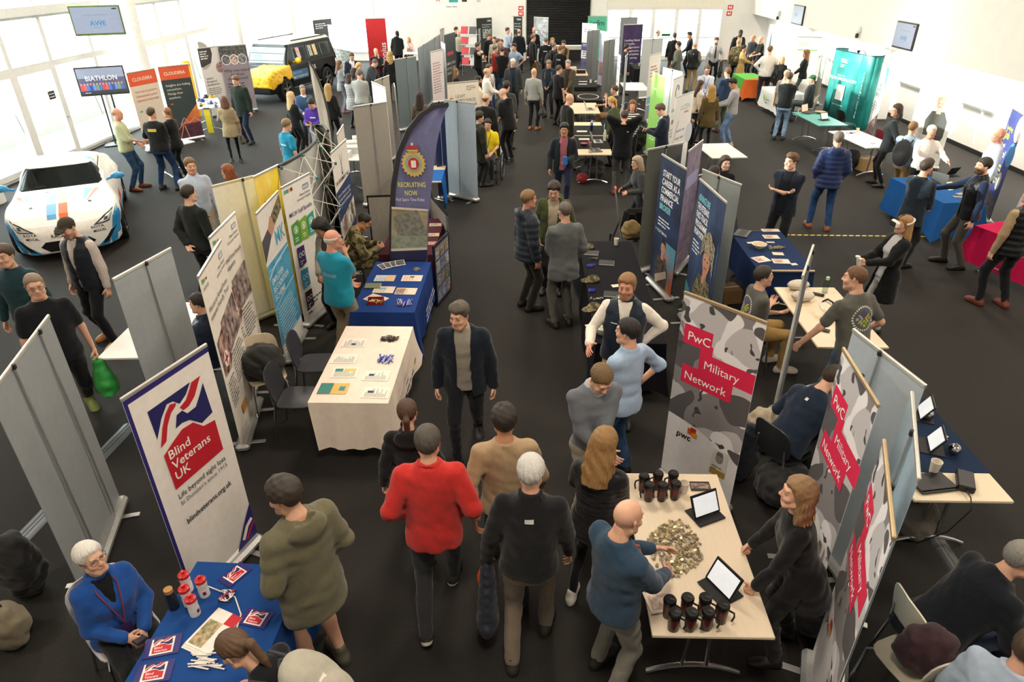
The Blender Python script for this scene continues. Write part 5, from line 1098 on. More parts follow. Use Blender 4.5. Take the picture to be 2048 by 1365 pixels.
# ---------------------------------------------------------------- televisions
def tv(loc, rz, w, h, label, draw, tilt=0, bez='#15161a', stand=None):
    o = thing('television', label, 'television', loc, rad(rz)); o.rotation_euler = (rad(tilt), 0, rad(rz))
    G().box((0, .03, 0), (w, .06, h), M(bez, .35), b=.012).build('bezel', o); G().box((0, -.0015, .008), (w-.07, .004, h-.085), M('#7c8294', .3, emit=.32)).build('screen', o, None)
    p = Print(-.004, -.0004); draw(p, w-.07, h-.085)
    for q in p.build(o): q['kind'] = 'stuff'; q.location = (0, 0, .008)
    if stand: stand(o)
    return o
def d_awe(p, w, h):
    p.text('We make a Defence Centre', 0, h*.18, .035, '#6a7080', al='C', w=w*.5); p.text('AWE', 0, -h*.2, h*.19, '#2f7ea8', al='C', bold=.02, w=w*.34); p.band([(-w*.12, -h*.27), (0, -h*.3), (w*.12, -h*.2), (w*.05, h*.06)], .008, '#2f7ea8'); p.rect(w*.36, h*.40, w*.46, h*.45, '#222')
def d_bia(p, w, h):
    p.rect(-w/2, -h/2, w/2, h*.12, PH('#46507e', '#6a5a6c', 2)); 
    for i in range(14):
        x = -w*.46+i*w*.067; c = ('#c8424a', '#d05a4a', '#4a70c0', '#3a4a8a', '#5a88c8', '#7a8a6a', '#4a6ab0')[i % 7]; p.ell(x, -h*.12, .022, .03, '#c09a84', 8); p.rect(x-.035, -h*.36, x+.035, -h*.15, c)
    p.text('BIATHLON', 0, h*.02, h*.20, '#f2f2f4', al='C', w=w*.68, bold=.006); p.rect(-w/2, -h/2, w/2, -h*.38, '#33343e'); p.lines(-w*.42, -h*.46, .3, 1, .03, '#ddd')
a, b = ony(157, 16, 18.9), ony(231, 66, 18.9); tv(((a.x+b.x)/2, 18.9, (a.z+b.z)/2), 22, 1.18, .70, 'television with a blue logo hung high at the left', d_awe, 0, '#55642c', lambda o: (G().cyl((.1, .09, .3), (.1, .09, 3.6), .03, FRAME, 10).build('hanging_pole', o), G().box((.1, .08, 0), (.3, .06, .3), BLK()).build('bracket', o)))
c = ony(204, 162, 19.3); tv((c.x, 19.3, c.z), 28, 1.2, .74, 'television showing a winter sports film on a floor stand at the left', d_bia, 0, '#26241e', lambda o: ([G().cyl((sx*.12, .09, -.2), (sx*.12, .09, .02-c.z), .022, BLK(), 10).build('stand_pole', o) for sx in (-1, 1)], G().box((0, .09, .02-c.z), (.8, .55, .03), BLK(), b=.01).build('stand_base', o)))
tv((XB-.063, 21.9, 2.55), -90, 1.2, .72, 'television with a blue logo on the white bulkhead, nearer of two', d_awe, 0)
tv((XB-.063, 31.0, 2.5), -90, 1.25, .72, 'television on the white bulkhead at the far right, farther of two', d_plain(None, ((-.25, -.1, 0, .1, '#8a94a4'),), ()), 0)
for i, (y, z) in enumerate(((33.4, 2.3), (25.0, 2.35))):
    o = thing('wall_speaker', ('farther' if i == 0 else 'nearer')+' small white camera and speaker under the bulkhead', 'camera', (XB-.06, y, z)); G().box((0, 0, .12), (.12, .14, .2), FRAME, b=.02).build('housing', o); G().box((-.02, 0, -.08), (.09, .1, .14), BLK(), b=.02).build('camera_body', o)
# ---------------------------------------------------------------- feather flags
def feather(Y, left, right, label, col, dec=None, band='#2a2a30', bw=.06):
    """left: pole edge pixels from base to tip, right: free edge pixels from base to tip; the flag hangs in one upright plane"""
    A = [ony(x, y, Y) for x, y in left]; B = [ony(x, y, Y) for x, y in right]; base = Vector((A[0].x, Y, 0)); o = thing('feather_flag', label, 'flag', base)
    def samp(P, t):
        k = t*(len(P)-1); i = min(int(k), len(P)-2); return P[i].lerp(P[i+1], k-i)
    n = 28; V = []; 
    for j in range(n+1):
        t = j/n; a, b = samp(A, t), samp(B, t)
        for i in range(9): u = i/8; p = a.lerp(b, u)-base; V.append((p.x, .018*math.sin(u*7+t*9)*math.sin(u*3.1), p.z))
    F = [(j*9+i, j*9+i+1, j*9+10+i, j*9+9+i) for j in range(n) for i in range(8)]
    mesh_obj('flag_cloth', V, F, [M(col, .7, kind='fabric')], None, o, 180)
    P = [samp(A, k/24)-base for k in range(25)]; g = G(); g.tube([(0, 0, .05)]+[(p.x, 0, p.z) for p in P], [.016]*20+[.010]*6, M(band, .5), 8); g.build('pole', o)
    g = G(); g.sheet(lambda u, v: (lambda p, q: (p.x+(q.x-p.x)*u*.999, -.024, p.z+(q.z-p.z)*u*.999))(samp(A, v)-base, (lambda a_, b_: a_+(b_-a_).normalized()*min(bw, (b_-a_).length))(samp(A, v), samp(B, v))-base), 2, 28, M(band, .7)); g.build('pole_sleeve', o, None)
    g = G().box((0, 0, .02), (.5, .06, .03), BLK(), b=.008).box((0, 0, .02), (.06, .5, .03), BLK(), b=.008).cyl((0, 0, .03), (0, 0, .25), .02, BLK()); g.build('cross_base', o)
    if dec:
        p = Print(-.03, -.0015); dec(p, lambda x, y: (lambda q: (q.x-base.x, q.z))(ony(x, y, Y)))
        for q in p.build(o): q['kind'] = 'stuff'
    return o
def d_flag(p, U):
    m = lambda *pts: [U(*q) for q in pts]
    p.poly(m((784, 416), (856, 420), (855, 494), (783, 497)), PH('#8a8064', '#b0a184', .7)); p.poly(m((786, 432), (835, 418), (856, 470), (800, 480)), PH('#6a6c64', '#8c8c80', 3)); p.poly(m((784, 470), (856, 470), (855, 495), (784, 498)), PH('#7a8674', '#98a08c', 2))
    p.poly(m((784, 412), (857, 417), (857, 421), (784, 417)), '#d8cfc0'); p.poly(m((783, 496), (855, 493), (855, 498), (783, 501)), '#d8cfc0'); p.poly(m((783, 501), (855, 498), (854, 520), (782, 520)), '#26284a')
    cx, cz = U(828, 326); s = abs(U(828, 326)[1]-U(828, 327)[1]); R_ = 25*s
    p.poly([(cx+R_*(1 if k % 2 == 0 else .84)*math.cos(math.pi*k/20), cz+R_*(1.12 if k % 2 == 0 else .95)*math.sin(math.pi*k/20)) for k in range(40)], '#d2b860'); p.ell(cx, cz, R_*.66, R_*.72, '#8fa8a8'); p.ell(cx, cz, R_*.52, R_*.57, '#c8a85a'); p.ell(cx, cz, R_*.44, R_*.48, '#b8303c'); p.poly([(cx-R_*.2, cz+R_*.26), (cx+R_*.2, cz+R_*.26), (cx+R_*.2, cz-.05), (cx, cz-R_*.32), (cx-R_*.2, cz-.05)], '#eee8dc')
    p.poly([(cx-R_*.42, cz+R_*1.06), (cx+R_*.42, cz+R_*1.06), (cx+R_*.52, cz+R_*1.36), (cx+R_*.2, cz+R_*1.46), (cx, cz+R_*1.36), (cx-R_*.2, cz+R_*1.46), (cx-R_*.52, cz+R_*1.36)], '#b03848'); p.rect(cx-R_*.45, cz+R_*1.0, cx+R_*.45, cz+R_*1.1, '#d8c070'); p.ell(cx, cz+R_*1.55, R_*.08, R_*.12, '#e8dcc0')
    for s_, x, y, h_, w_, c in (('RECRUITING', 825, 372, 10, 56, '#e2e06a'), ('NOW', 824, 389, 11, 26, '#e2e06a'), ('Paid Spare Time Roles', 822, 400, 7, 58, '#e6e6ee')): a = U(x, y); p.text(s_, a[0], a[1], h_*s, c, w=w_*s, al='C', bold=.012 if h_ > 8 else .003)
feather(9.17, [(781, 620), (781, 520), (780, 450), (784, 370), (795, 305), (814, 260), (840, 228), (866, 211), (897, 206)], [(854, 610), (855, 518), (857, 450), (862, 385), (868, 330), (874, 285), (883, 247), (890, 225), (898, 212)], 'dark blue feather flag with a gold crowned badge and yellow recruiting lettering', '#6e709a', d_flag)
feather(14.6, [(672, 335), (668, 300), (664, 265), (657, 225), (648, 190), (638, 160), (628, 137), (619, 124)], [(655, 335), (650, 300), (643, 265), (636, 225), (629, 190), (623, 160), (620, 140), (617, 123)], 'white feather flag seen side-on beside the purple hoodie', '#e6e2d6', None, '#4a4a48', .02)
# ---------------------------------------------------------------- curved pop-up stand, seen from behind
o = thing('popup_stand', 'curved pop-up exhibition wall seen from behind with crossed white struts', 'display stand', (0, 0, 0))
top_px = [(556, 333), (578, 322), (600, 309), (618, 296), (631, 283), (632, 272), (622, 263), (622, 254), (634, 250), (648, 252), (656, 262)]
PT = [at(x, y, 2.2) for x, y in top_px]; cen = sum(PT, Vector())/len(PT); o.location = (cen.x, cen.y, 0); PT = [Vector((p.x-cen.x, p.y-cen.y, 0)) for p in PT]
k = len(PT)-1
for i in range(0, k, 2):
    seg = [PT[j] for j in range(i, min(i+2, k)+1)]; g = G(); V = []; F = []
    for q in seg: V += [(q.x, q.y, .05), (q.x, q.y, 2.2)]
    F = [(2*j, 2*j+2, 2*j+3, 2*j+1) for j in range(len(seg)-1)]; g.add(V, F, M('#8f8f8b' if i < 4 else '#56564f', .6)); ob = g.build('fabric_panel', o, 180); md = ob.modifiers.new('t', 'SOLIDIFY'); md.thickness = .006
g = G(); g.tube([(p.x, p.y, 2.2) for p in PT], .022, M('#1b1b1b', .5), 6); g.build('top_edge', o)
zl = (.15, .85, 1.55, 2.18); hubs = []
nor = []
for i, p in enumerate(PT):
    t = PT[min(i+1, k)]-PT[max(i-1, 0)]; t.normalize(); nor.append(Vector((t.y, -t.x, 0)))
idx = [0, 2, 4, 7, 10]
for a_ in range(len(idx)-1):
    i, j = idx[a_], idx[a_+1]; A_, B_ = PT[i]+nor[i]*.05, PT[j]+nor[j]*.05; Cc = (A_+B_)/2+(nor[i]+nor[j]).normalized()*.32
    for zi in range(3):
        z0, z1 = zl[zi], zl[zi+1]; zm = (z0+z1)/2
        for (p, q) in (((A_, z0), (Cc, zm+.1)), ((A_, z1), (Cc, zm+.1)), ((B_, z0), (Cc, zm+.1)), ((B_, z1), (Cc, zm+.1)), ((A_, z0), (B_, z1))): G().tube([(p[0].x, p[0].y, p[1]), (q[0].x, q[0].y, q[1])], .007, M('#dedcd2', .4), 6).build('strut', o)
        G().lathe([(.001, -.02), (.022, -.02), (.022, .02), (.001, .02)], M('#2c8088', .5), 8, (Cc.x, Cc.y, zm+.1)).build('hub', o)
    for z in zl: G().lathe([(.001, -.02), (.02, -.02), (.02, .02), (.001, .02)], M('#2c6a5e', .5), 8, (A_.x, A_.y, z)).build('hub', o)
# ---------------------------------------------------------------- teal pop-up stand
a, b = at(1667, 97, 2.1), at(1747, 113, 2.1); d = (b-a); Wd = d.length; rz = math.atan2(d.y, d.x); mid = (a+b)/2
o = thing('popup_stand', 'teal pop-up exhibition wall with white lettering against the right wall', 'display stand', (mid.x, mid.y, 0), rz)
TE = PH('#0f7a78', '#2a9c98', .25); path = [(-Wd/2+.12, .45), (-Wd/2, .30), (-Wd/2, .12), (-Wd/2+.10, .02), (-Wd/4, 0), (0, -.01), (Wd/4, 0), (Wd/2-.10, .02), (Wd/2, .12), (Wd/2, .30), (Wd/2-.12, .45)]
for i in range(0, 10, 2):
    V = []; 
    for x, y in path[i:i+3]: V += [(x, y, .03), (x, y, 2.1)]
    ob = G().add(V, [(0, 2, 3, 1), (2, 4, 5, 3)], TE).build('fabric_panel', o, 60); md = ob.modifiers.new('t', 'SOLIDIFY'); md.thickness = .006
G().tube([(x, y, 2.1) for x, y in path], .015, M('#20383a', .5), 6).build('top_edge', o); G().box((0, .3, 2.02), (Wd*.8, .02, .02), ALU()).build('brace', o)
p = Print(-.03, -.001); p.text('mtc', -.42, 1.78, .17, '#eef6f5', bold=.006); p.lines(-.40, 1.70, .35, 2, .05, '#cfe6e4', .022); p.text('find out more', -.25, 1.40, .05, '#dff0ee', al='C'); p.text('WE ARE IMPACTING SOCIETY', -.12, 1.28, .085, '#f2faf9', al='C', w=1.35, bold=.008); p.rect(-.34, .72, .06, 1.16, '#e9efee'); p.text('the-mtc.org/careers', -.14, .56, .05, '#cfe6e4', al='C'); p.text('the-mtc.org/careers', Wd/2-.14, .35, .09, '#cfe9e6', rot=90, w=1.3)
for q in p.build(o): q['kind'] = 'stuff'
for x, z in ((Wd*.32, 2.16),):
    so_ = thing('stand_spotlight', 'glowing spotlight clipped on top of the teal stand', 'lamp', (mid.x+math.cos(rz)*x, mid.y+math.sin(rz)*x, 0), rz); G().tube([(0, .02, 2.1), (0, -.1, 2.22), (0, -.25, 2.24)], .01, BLK(), 6).build('arm', so_); G().lathe([(.02, 0), (.05, .05), (.05, .09)], BLK(), 12, (0, -.25, 2.15)).build('lamp_head', so_); G().lathe([(.001, 0), (.045, .0), (.045, .01), (.001, .01)], M('#fff6e0', .5, emit=60), 12, (0, -.25, 2.235)).build('bulb', so_)
    l = bpy.data.lights.new('stand_lamp', 'POINT'); l.energy = 60; l.color = (1, .95, .85); l.shadow_soft_size = .05; lo = bpy.data.objects.new('stand_lamp', l); COL.objects.link(lo); lo.parent = so_; lo.location = (0, -.25, 2.30)
# ---------------------------------------------------------------- folding photo boards around the maroon table
def board(a, b, z0, z1, label, photos, face='#23356e', flip=False):
    a, b = Vector(a), Vector(b); d = b-a; o = thing('display_board', label, 'display board', ((a.x+b.x)/2, (a.y+b.y)/2, 0), math.atan2(d.y, d.x)); w = d.length; r = random.Random(int(w*100))
    G().box((0, 0, (z0+z1)/2), (w, .02, z1-z0), M(face, .7, kind='fabric')).build('board_panel', o, None)
    g = G(); framebox(g, -w/2, w/2, z0, z1, .025, 0, .03, BLK()); g.build('board_frame', o, None)
    if photos:
        n = max(3, int(w/.20)); m = max(3, int((z1-z0)/.22))
        for i in range(n):
            for j in range(m):
                c = r.choice([('#5a4a3c', '#b0a08a'), ('#3a4638', '#8a9480'), ('#6a6a70', '#c4c0ba'), ('#44506a', '#a4acb8'), ('#7a4a3a', '#c8a890')]); cw, ch = (w-.08)/n, (z1-z0-.08)/m
                G().box((-w/2+.04+cw*(i+.5), -.0125, z0+.04+ch*(j+.5)), (cw*.82, .004, ch*.8), PH(c[0], c[1], 3)).build('photo_print', o, None)
    return o
def fl(x, y, z=.98): p = at(x, y, z); return Vector((p.x, p.y, 0))
A1, A2, A3 = at(874, 615), at(902, 580), fl(894, 431)
board(A1, A2, .02, .98, 'blue board of small photos beside the blue table, nearest fold', True); board(A2, A3, .02, .98, 'blue board of small photos along the aisle, middle fold', True)
B1 = fl(858, 390); B2 = fl(733, 394); board(A3, B1, .02, 1.0, 'grey folding board back at the far corner of the maroon table', False, '#85827a'); board(B2, B1, .02, 1.0, 'grey folding board behind the seated soldier', False, '#a29c90')
# ---------------------------------------------------------------- vehicles
def smax(a, b, k):
    h = np.maximum(k-np.abs(a-b), 0)/k; return np.maximum(a, b)+h*h*k/4
class Decal:
    """flat shapes laid on a body by casting rays; (u, v) -> origin + u*ux + v*uv, cast along d"""
    def __init__(s, V, Q, o, ux, uv, d, off=.004): s.b = BVHTree.FromPolygons([tuple(v) for v in V], [tuple(int(i) for i in q) for q in Q]); s.o = Vector(o); s.ux = Vector(ux); s.uv = Vector(uv); s.d = Vector(d); s.off = off
    def pt(s, u, v, lift=0):
        q = s.o+s.ux*u+s.uv*v; h = s.b.ray_cast(q, s.d)
        if h[0] is None: return None
        return h[0]-s.d*(s.off+lift)
    def quad(s, g, q, m, nu=8, nv=8, lift=0):
        pts = {}
        for j in range(nv+1):
            for i in range(nu+1):
                a, b = i/nu, j/nv; u = (q[0][0]*(1-a)+q[1][0]*a)*(1-b)+(q[3][0]*(1-a)+q[2][0]*a)*b; v = (q[0][1]*(1-a)+q[1][1]*a)*(1-b)+(q[3][1]*(1-a)+q[2][1]*a)*b; pts[i, j] = s.pt(u, v, lift)
        for j in range(nv):
            for i in range(nu):
                c = [pts[i, j], pts[i+1, j], pts[i+1, j+1], pts[i, j+1]]
                if all(x is not None for x in c) and max((c[0]-c[2]).length, (c[1]-c[3]).length) < .4: g.poly(c, m)
    def text(s, g, body, u, v, h, w, m, lift=.002):
        V, F = text_mesh(body, .01); k = h/.73; V = V*np.array([w/max(V[:, 0].max(), 1e-3), k]); P = [s.pt(u+a, v+b, lift) for a, b in V]
        if all(p is not None for p in P): g.add(P, F, m)
def wheel(parent, x, y, r, w, rim='#b9bbbd', n=5):
    sd = 1 if x > 0 else -1; o = link(bpy.data.objects.new('wheel', None), parent); o.location = (x, y, r); o.empty_display_size = .1
    G().lathe([(r*.66, -w/2), (r*.94, -w/2), (r, -w*.36), (r, w*.36), (r*.94, w/2), (r*.66, w/2)], M('#121213', .85), 28, axis=(sd, 0, 0), caps=False).build('tyre', o, 30)
    g = G(); g.lathe([(r*.67, w*.20), (r*.67, w*.46), (r*.62, w*.46), (r*.60, w*.20)], M(rim, .3, .9), 28, axis=(sd, 0, 0), caps=False); g.lathe([(.001, w*.1), (r*.62, w*.1), (r*.62, w*.12), (.001, w*.12)], M('#1a1a1b', .6), 20, axis=(sd, 0, 0)); g.lathe([(.001, w*.3), (r*.14, w*.3), (r*.14, w*.42), (.001, w*.42)], M(rim, .3, .9), 12, axis=(sd, 0, 0))
    for i in range(n):
        a = 2*math.pi*i/n; c = Matrix.Rotation(a, 4, 'X'); g.box(c @ Vector((sd*w*.36, 0, r*.37)), (w*.12, r*.17, r*.56), M(rim, .3, .9), rot=c, b=.008)
    g.build('rim', o); return o
def coupe():
    fw = (.485, -.875); rz = math.atan2(-fw[0], fw[1]); o = thing('race_car', 'white race coupe with blue bumper corners and orange stripe, parked at the left', 'car', (-9.1, 12.72, 0), rz)
    yt = [-2.12, -2.0, -1.7, -1.0, .6, .95, 1.5, 1.85, 2.02, 2.12]; zt = [.78, .90, .97, .95, .93, .91, .82, .73, .64, .50]; yw = [-2.12, -1.85, -1.0, 0, 1.0, 1.5, 1.85, 2.03, 2.12]; ww = [.66, .84, .89, .86, .885, .87, .79, .64, .42]
    def lower(x, y, z):
        w_ = np.interp(y, yw, ww)*(1-.22*np.clip((z-.55)/.45, 0, 1)**2-.05*np.clip((.3-z)/.2, 0, 1)); d = smax(np.abs(x)-w_, z-np.interp(y, yt, zt)-.03*(1-(x/.9)**2)*(y > .3), .10); return smax(smax(d, .15-z+0*x, .05), np.abs(y)-2.12, .06)
    yg = [-1.75, -1.3, -.8, -.35, .05, .95, 1.2]; zg = [.90, 1.12, 1.24, 1.285, 1.26, .90, .80]
    def house(x, y, z, off=0):
        w_ = .74-.24*np.clip((z-.88)/.40, 0, 1.2)**1.2; return smax(smax(np.abs(x)-w_-off, z-np.interp(y, yg, zg)+.03*(x/.6)**2-off, .09), .80-z, .02)
    def ws(x, y, z, m=0): return np.maximum(np.maximum(np.abs(x)-(.70-.45*(z-.9))-m, .955-m-z), np.maximum(z-1.19-m, .02-y))
    sp = [(.58, .965), (.08, 1.17), (-.55, 1.19), (-1.02, 1.07), (-1.12, .985)]
    def sw(x, y, z, m=0):
        d = None
        for i in range(5):
            (a, b), (c, e) = sp[i], sp[(i+1) % 5]; L_ = math.hypot(c-a, e-b); t = ((y-a)*(e-b)-(z-b)*(c-a))/L_; t = -t-m; d = t if d is None else np.maximum(d, t)
        return np.maximum(d, .35-np.abs(x))
    f = Field((-.98, -2.15, .1), (.98, 2.15, 1.32), .029); f.add(lower, (-1, -2.2, .1), (1, 2.2, 1.1), 0)
    for sx in (-1, 1):
        for y in (1.27, -1.3): f.ell((sx*.77, y, .60), (.14, .52, .25), .08)
    f.add(house, (-.8, -1.9, .75), (.8, 1.3, 1.32), .05)
    for sx in (-1, 1):
        for y in (1.27, -1.3): f.cut(lambda x, yy, z, y=y, sx=sx: np.maximum(np.hypot(yy-y, z-.32)-.37, .58-sx*x), (sx*.8-.3, y-.4, -.1), (sx*.8+.3, y+.4, .75), .015)
    f.cut(lambda x, y, z: smax(house(x, y, z, -.045), .86-z, .02), (-.7, -1.6, .84), (.7, 1, 1.3), .02); f.cut(lambda x, y, z: np.maximum(np.maximum(np.abs(x)-.62, np.abs(y+.1)-.85), .5-z), (-.7, -1, .5), (.7, .8, .9), .02)
    f.cut(ws, (-.8, 0, .93), (.8, 1.2, 1.22), .012); f.cut(sw, (-.9, -1.2, .93), (.9, .7, 1.22), .012)
    V, Q = f.mesh(); paint = M('#eeece6', .22); np_mesh('body', V, Q, [paint], o)
    fg = Field((-.8, -1.2, .9), (.8, 1.1, 1.3), .018)
    fg.add(lambda x, y, z: np.maximum(np.maximum(house(x, y, z, -.003), -house(x, y, z, -.05)), np.minimum(ws(x, y, z, .012), sw(x, y, z, .012))), (-.9, -1.3, .9), (.9, 1.2, 1.32), 0); Vg, Qg = fg.mesh(); np_mesh('window_glass', Vg, Qg, [M('#8c9694', .03, kind='glass')], o)
    for sx in (-1, 1):
        for y in (1.27, -1.3): wheel(o, sx*.79, y, .32, .22, '#4a4b4d', 6)
        g = G(); mf = Field((sx*.93-.16, .42, .9), (sx*.93+.16, .72, 1.12), .014); mf.ell((sx*.95, .58, 1.0), (.12, .07, .065), 0); mf.cone((sx*.74, .58, .95), (sx*.88, .58, .98), .025, .02, .02); Vm, Qm = mf.mesh(); np_mesh('wing_mirror', Vm, Qm, [M('#2b8ac4', .25)], o)
        st = link(bpy.data.objects.new('seat', None), o); G().box((sx*.33, -.42, .78), (.44, .12, .62), M('#17171a', .8), b=.05, rot=Matrix.Rotation(rad(12), 4, 'X')).build('seat_back', st); G().box((sx*.33, -.12, .55), (.44, .48, .12), M('#17171a', .8), b=.04).build('seat_base', st)
        for q in (-1, 1): G().box((sx*.33+q*.07, -.34, .88), (.05, .01, .42), M('#b02a3a', .7), rot=Matrix.Rotation(rad(14), 4, 'X')).build('seat_belt', st)
    g = G(); g.box((0, .55, .80), (1.2, .36, .2), M('#232527', .7), b=.06); g.lathe([(.001, 0), (.2, .0), (.12, .08), (.001, .10)], M('#2c2e30', .7), 16, (.32, .58, .89)); g.build('dashboard', o)
    g = G()
    for pth in ([(-.55, .3, .6), (-.5, .1, 1.15), (-.42, -.45, 1.2), (-.5, -.9, .7)], [(.55, .3, .6), (.5, .1, 1.15), (.42, -.45, 1.2), (.5, -.9, .7)], [(-.45, -.5, 1.18), (.45, -.5, 1.18)], [(-.45, -.5, 1.18), (.45, -.7, .7)], [(.45, -.5, 1.18), (-.45, -.7, .7)]): g.tube(pth, .02, M('#b9bbbd', .4), 7)
    g.build('roll_cage', o)
    T = Decal(V, Q, (0, 0, 3), (-1, 0, 0), (0, -1, 0), (0, 0, -1)); Fd = Decal(V, Q, (0, 4, 0), (-1, 0, 0), (0, 0, 1), (0, -1, 0)); BL, OR, DK = M('#2b8ac4', .25), M('#e0662a', .25), M('#141517', .35)
    # plan coordinates as the viewer in front sees them: u to the right of the picture, v towards the windscreen
    T.uv = Vector((0, -1, 0)); g = G()
    T.quad(g, [(-.22, -1.95), (-.08, -1.95), (-.06, -1.05), (-.22, -1.05)], M('#5b9cc8', .3)); g.build('blue_stripe', o); g = G(); T.quad(g, [(-.04, -1.95), (.10, -1.95), (.10, -1.05), (-.03, -1.05)], OR); g.build('orange_stripe', o)
    def lay(name, D, q, m, nu=8, nv=8, lift=0): g = G(); D.quad(g, q, m, nu, nv, lift); g.f and g.build(name, o)
    B2 = M('#5b9cc8', .3)
    for q in ([(.36, -1.45), (.37, -1.45), (.52, -.98), (.38, -.98)], [(-.50, -1.35), (-.49, -1.35), (-.48, -1.02), (-.60, -1.02)], [(.45, .05), (.62, .02), (.60, .22), (.48, .24)]): lay('blue_flash', T, q, B2, 3, 6)
    for q in ([(.40, -1.5), (.41, -1.5), (.62, -1.0), (.54, -1.0)], [(-.53, -1.35), (-.52, -1.35), (-.62, -1.02), (-.70, -1.02)], [(.36, .06), (.43, .05), (.46, .24), (.38, .25)]): lay('orange_flash', T, q, OR, 3, 6)
    g = G(); T.text(g, 'MOTORSPORT', -.24, -1.0, .07, .48, M('#8a8c90', .5)); T.text(g, 'RACE', -.42, -.045, .07, .20, DK); T.text(g, 'OF', -.20, -.045, .04, .06, DK); T.text(g, 'REMEMBRANCE', -.12, -.045, .07, .46, DK); Fd.text(g, 'RACE', -.22, .44, .06, .18, DK); Fd.text(g, 'ROTA', .40, .50, .045, .2, DK); Fd.text(g, 'MOCAL', .42, .43, .045, .2, DK); Fd.text(g, 'ROTA', -.62, .50, .045, .2, DK); Fd.text(g, 'MOCAL', -.60, .43, .045, .2, DK); q = g.build('lettering', o); q['kind'] = 'stuff'
    for sx in (-1, 1):
        lay('blue_bumper_corner', Fd, [(sx*.42, .17), (sx*.86, .17), (sx*.88, .62), (sx*.72, .40)], BL, 10, 10); lay('blue_wing_flash', Fd, [(sx*.70, .40), (sx*.87, .58), (sx*.87, .80), (sx*.76, .62)], BL)
        g = G(); Fd.quad(g, [(sx*.44, .555), (sx*.70, .565), (sx*.80, .74), (sx*.62, .67)], DK, 8, 8, .003); Fd.quad(g, [(sx*.50, .572), (sx*.70, .585), (sx*.78, .715), (sx*.64, .655)], M('#d4d8da', .15, .5), 8, 8, .006); Fd.quad(g, [(sx*.62, .605), (sx*.68, .605), (sx*.69, .66), (sx*.64, .655)], M('#3a3e42', .2), 4, 4, .009); g.build('headlight', o)
        g = G(); Fd.quad(g, [(sx*.50, .20), (sx*.60, .22), (sx*.78, .44), (sx*.68, .40)], DK, 8, 8, .004); g.build('fog_light_recess', o)
        g = G(); T.quad(g, [(sx*.43, -1.56), (sx*.48, -1.56), (sx*.48, -1.50), (sx*.43, -1.50)], DK, 2, 2); g.build('bonnet_pin', o)
    for sx in (-1, 1):
        D = Decal(V, Q, (sx*3, 0, 0), (0, 1, 0), (0, 0, 1), (-sx, 0, 0)); lay('blue_side_flash', D, [(1.72, .30), (1.98, .30), (1.80, .66), (1.62, .68)], BL); lay('blue_sill_flash', D, [(-.95, .22), (.85, .22), (.55, .36), (-.80, .34)], BL, 14, 4); lay('orange_side_flash', D, [(-.2, .42), (.75, .40), (.45, .60), (.0, .62)], OR)
    g = G(); Fd.quad(g, [(-.30, .20), (.30, .20), (.42, .30), (-.42, .30)], DK, 10, 4, .003); Fd.quad(g, [(-.42, .30), (.42, .30), (.33, .38), (-.33, .38)], DK, 10, 4, .003); g.build('grille', o)
coupe()
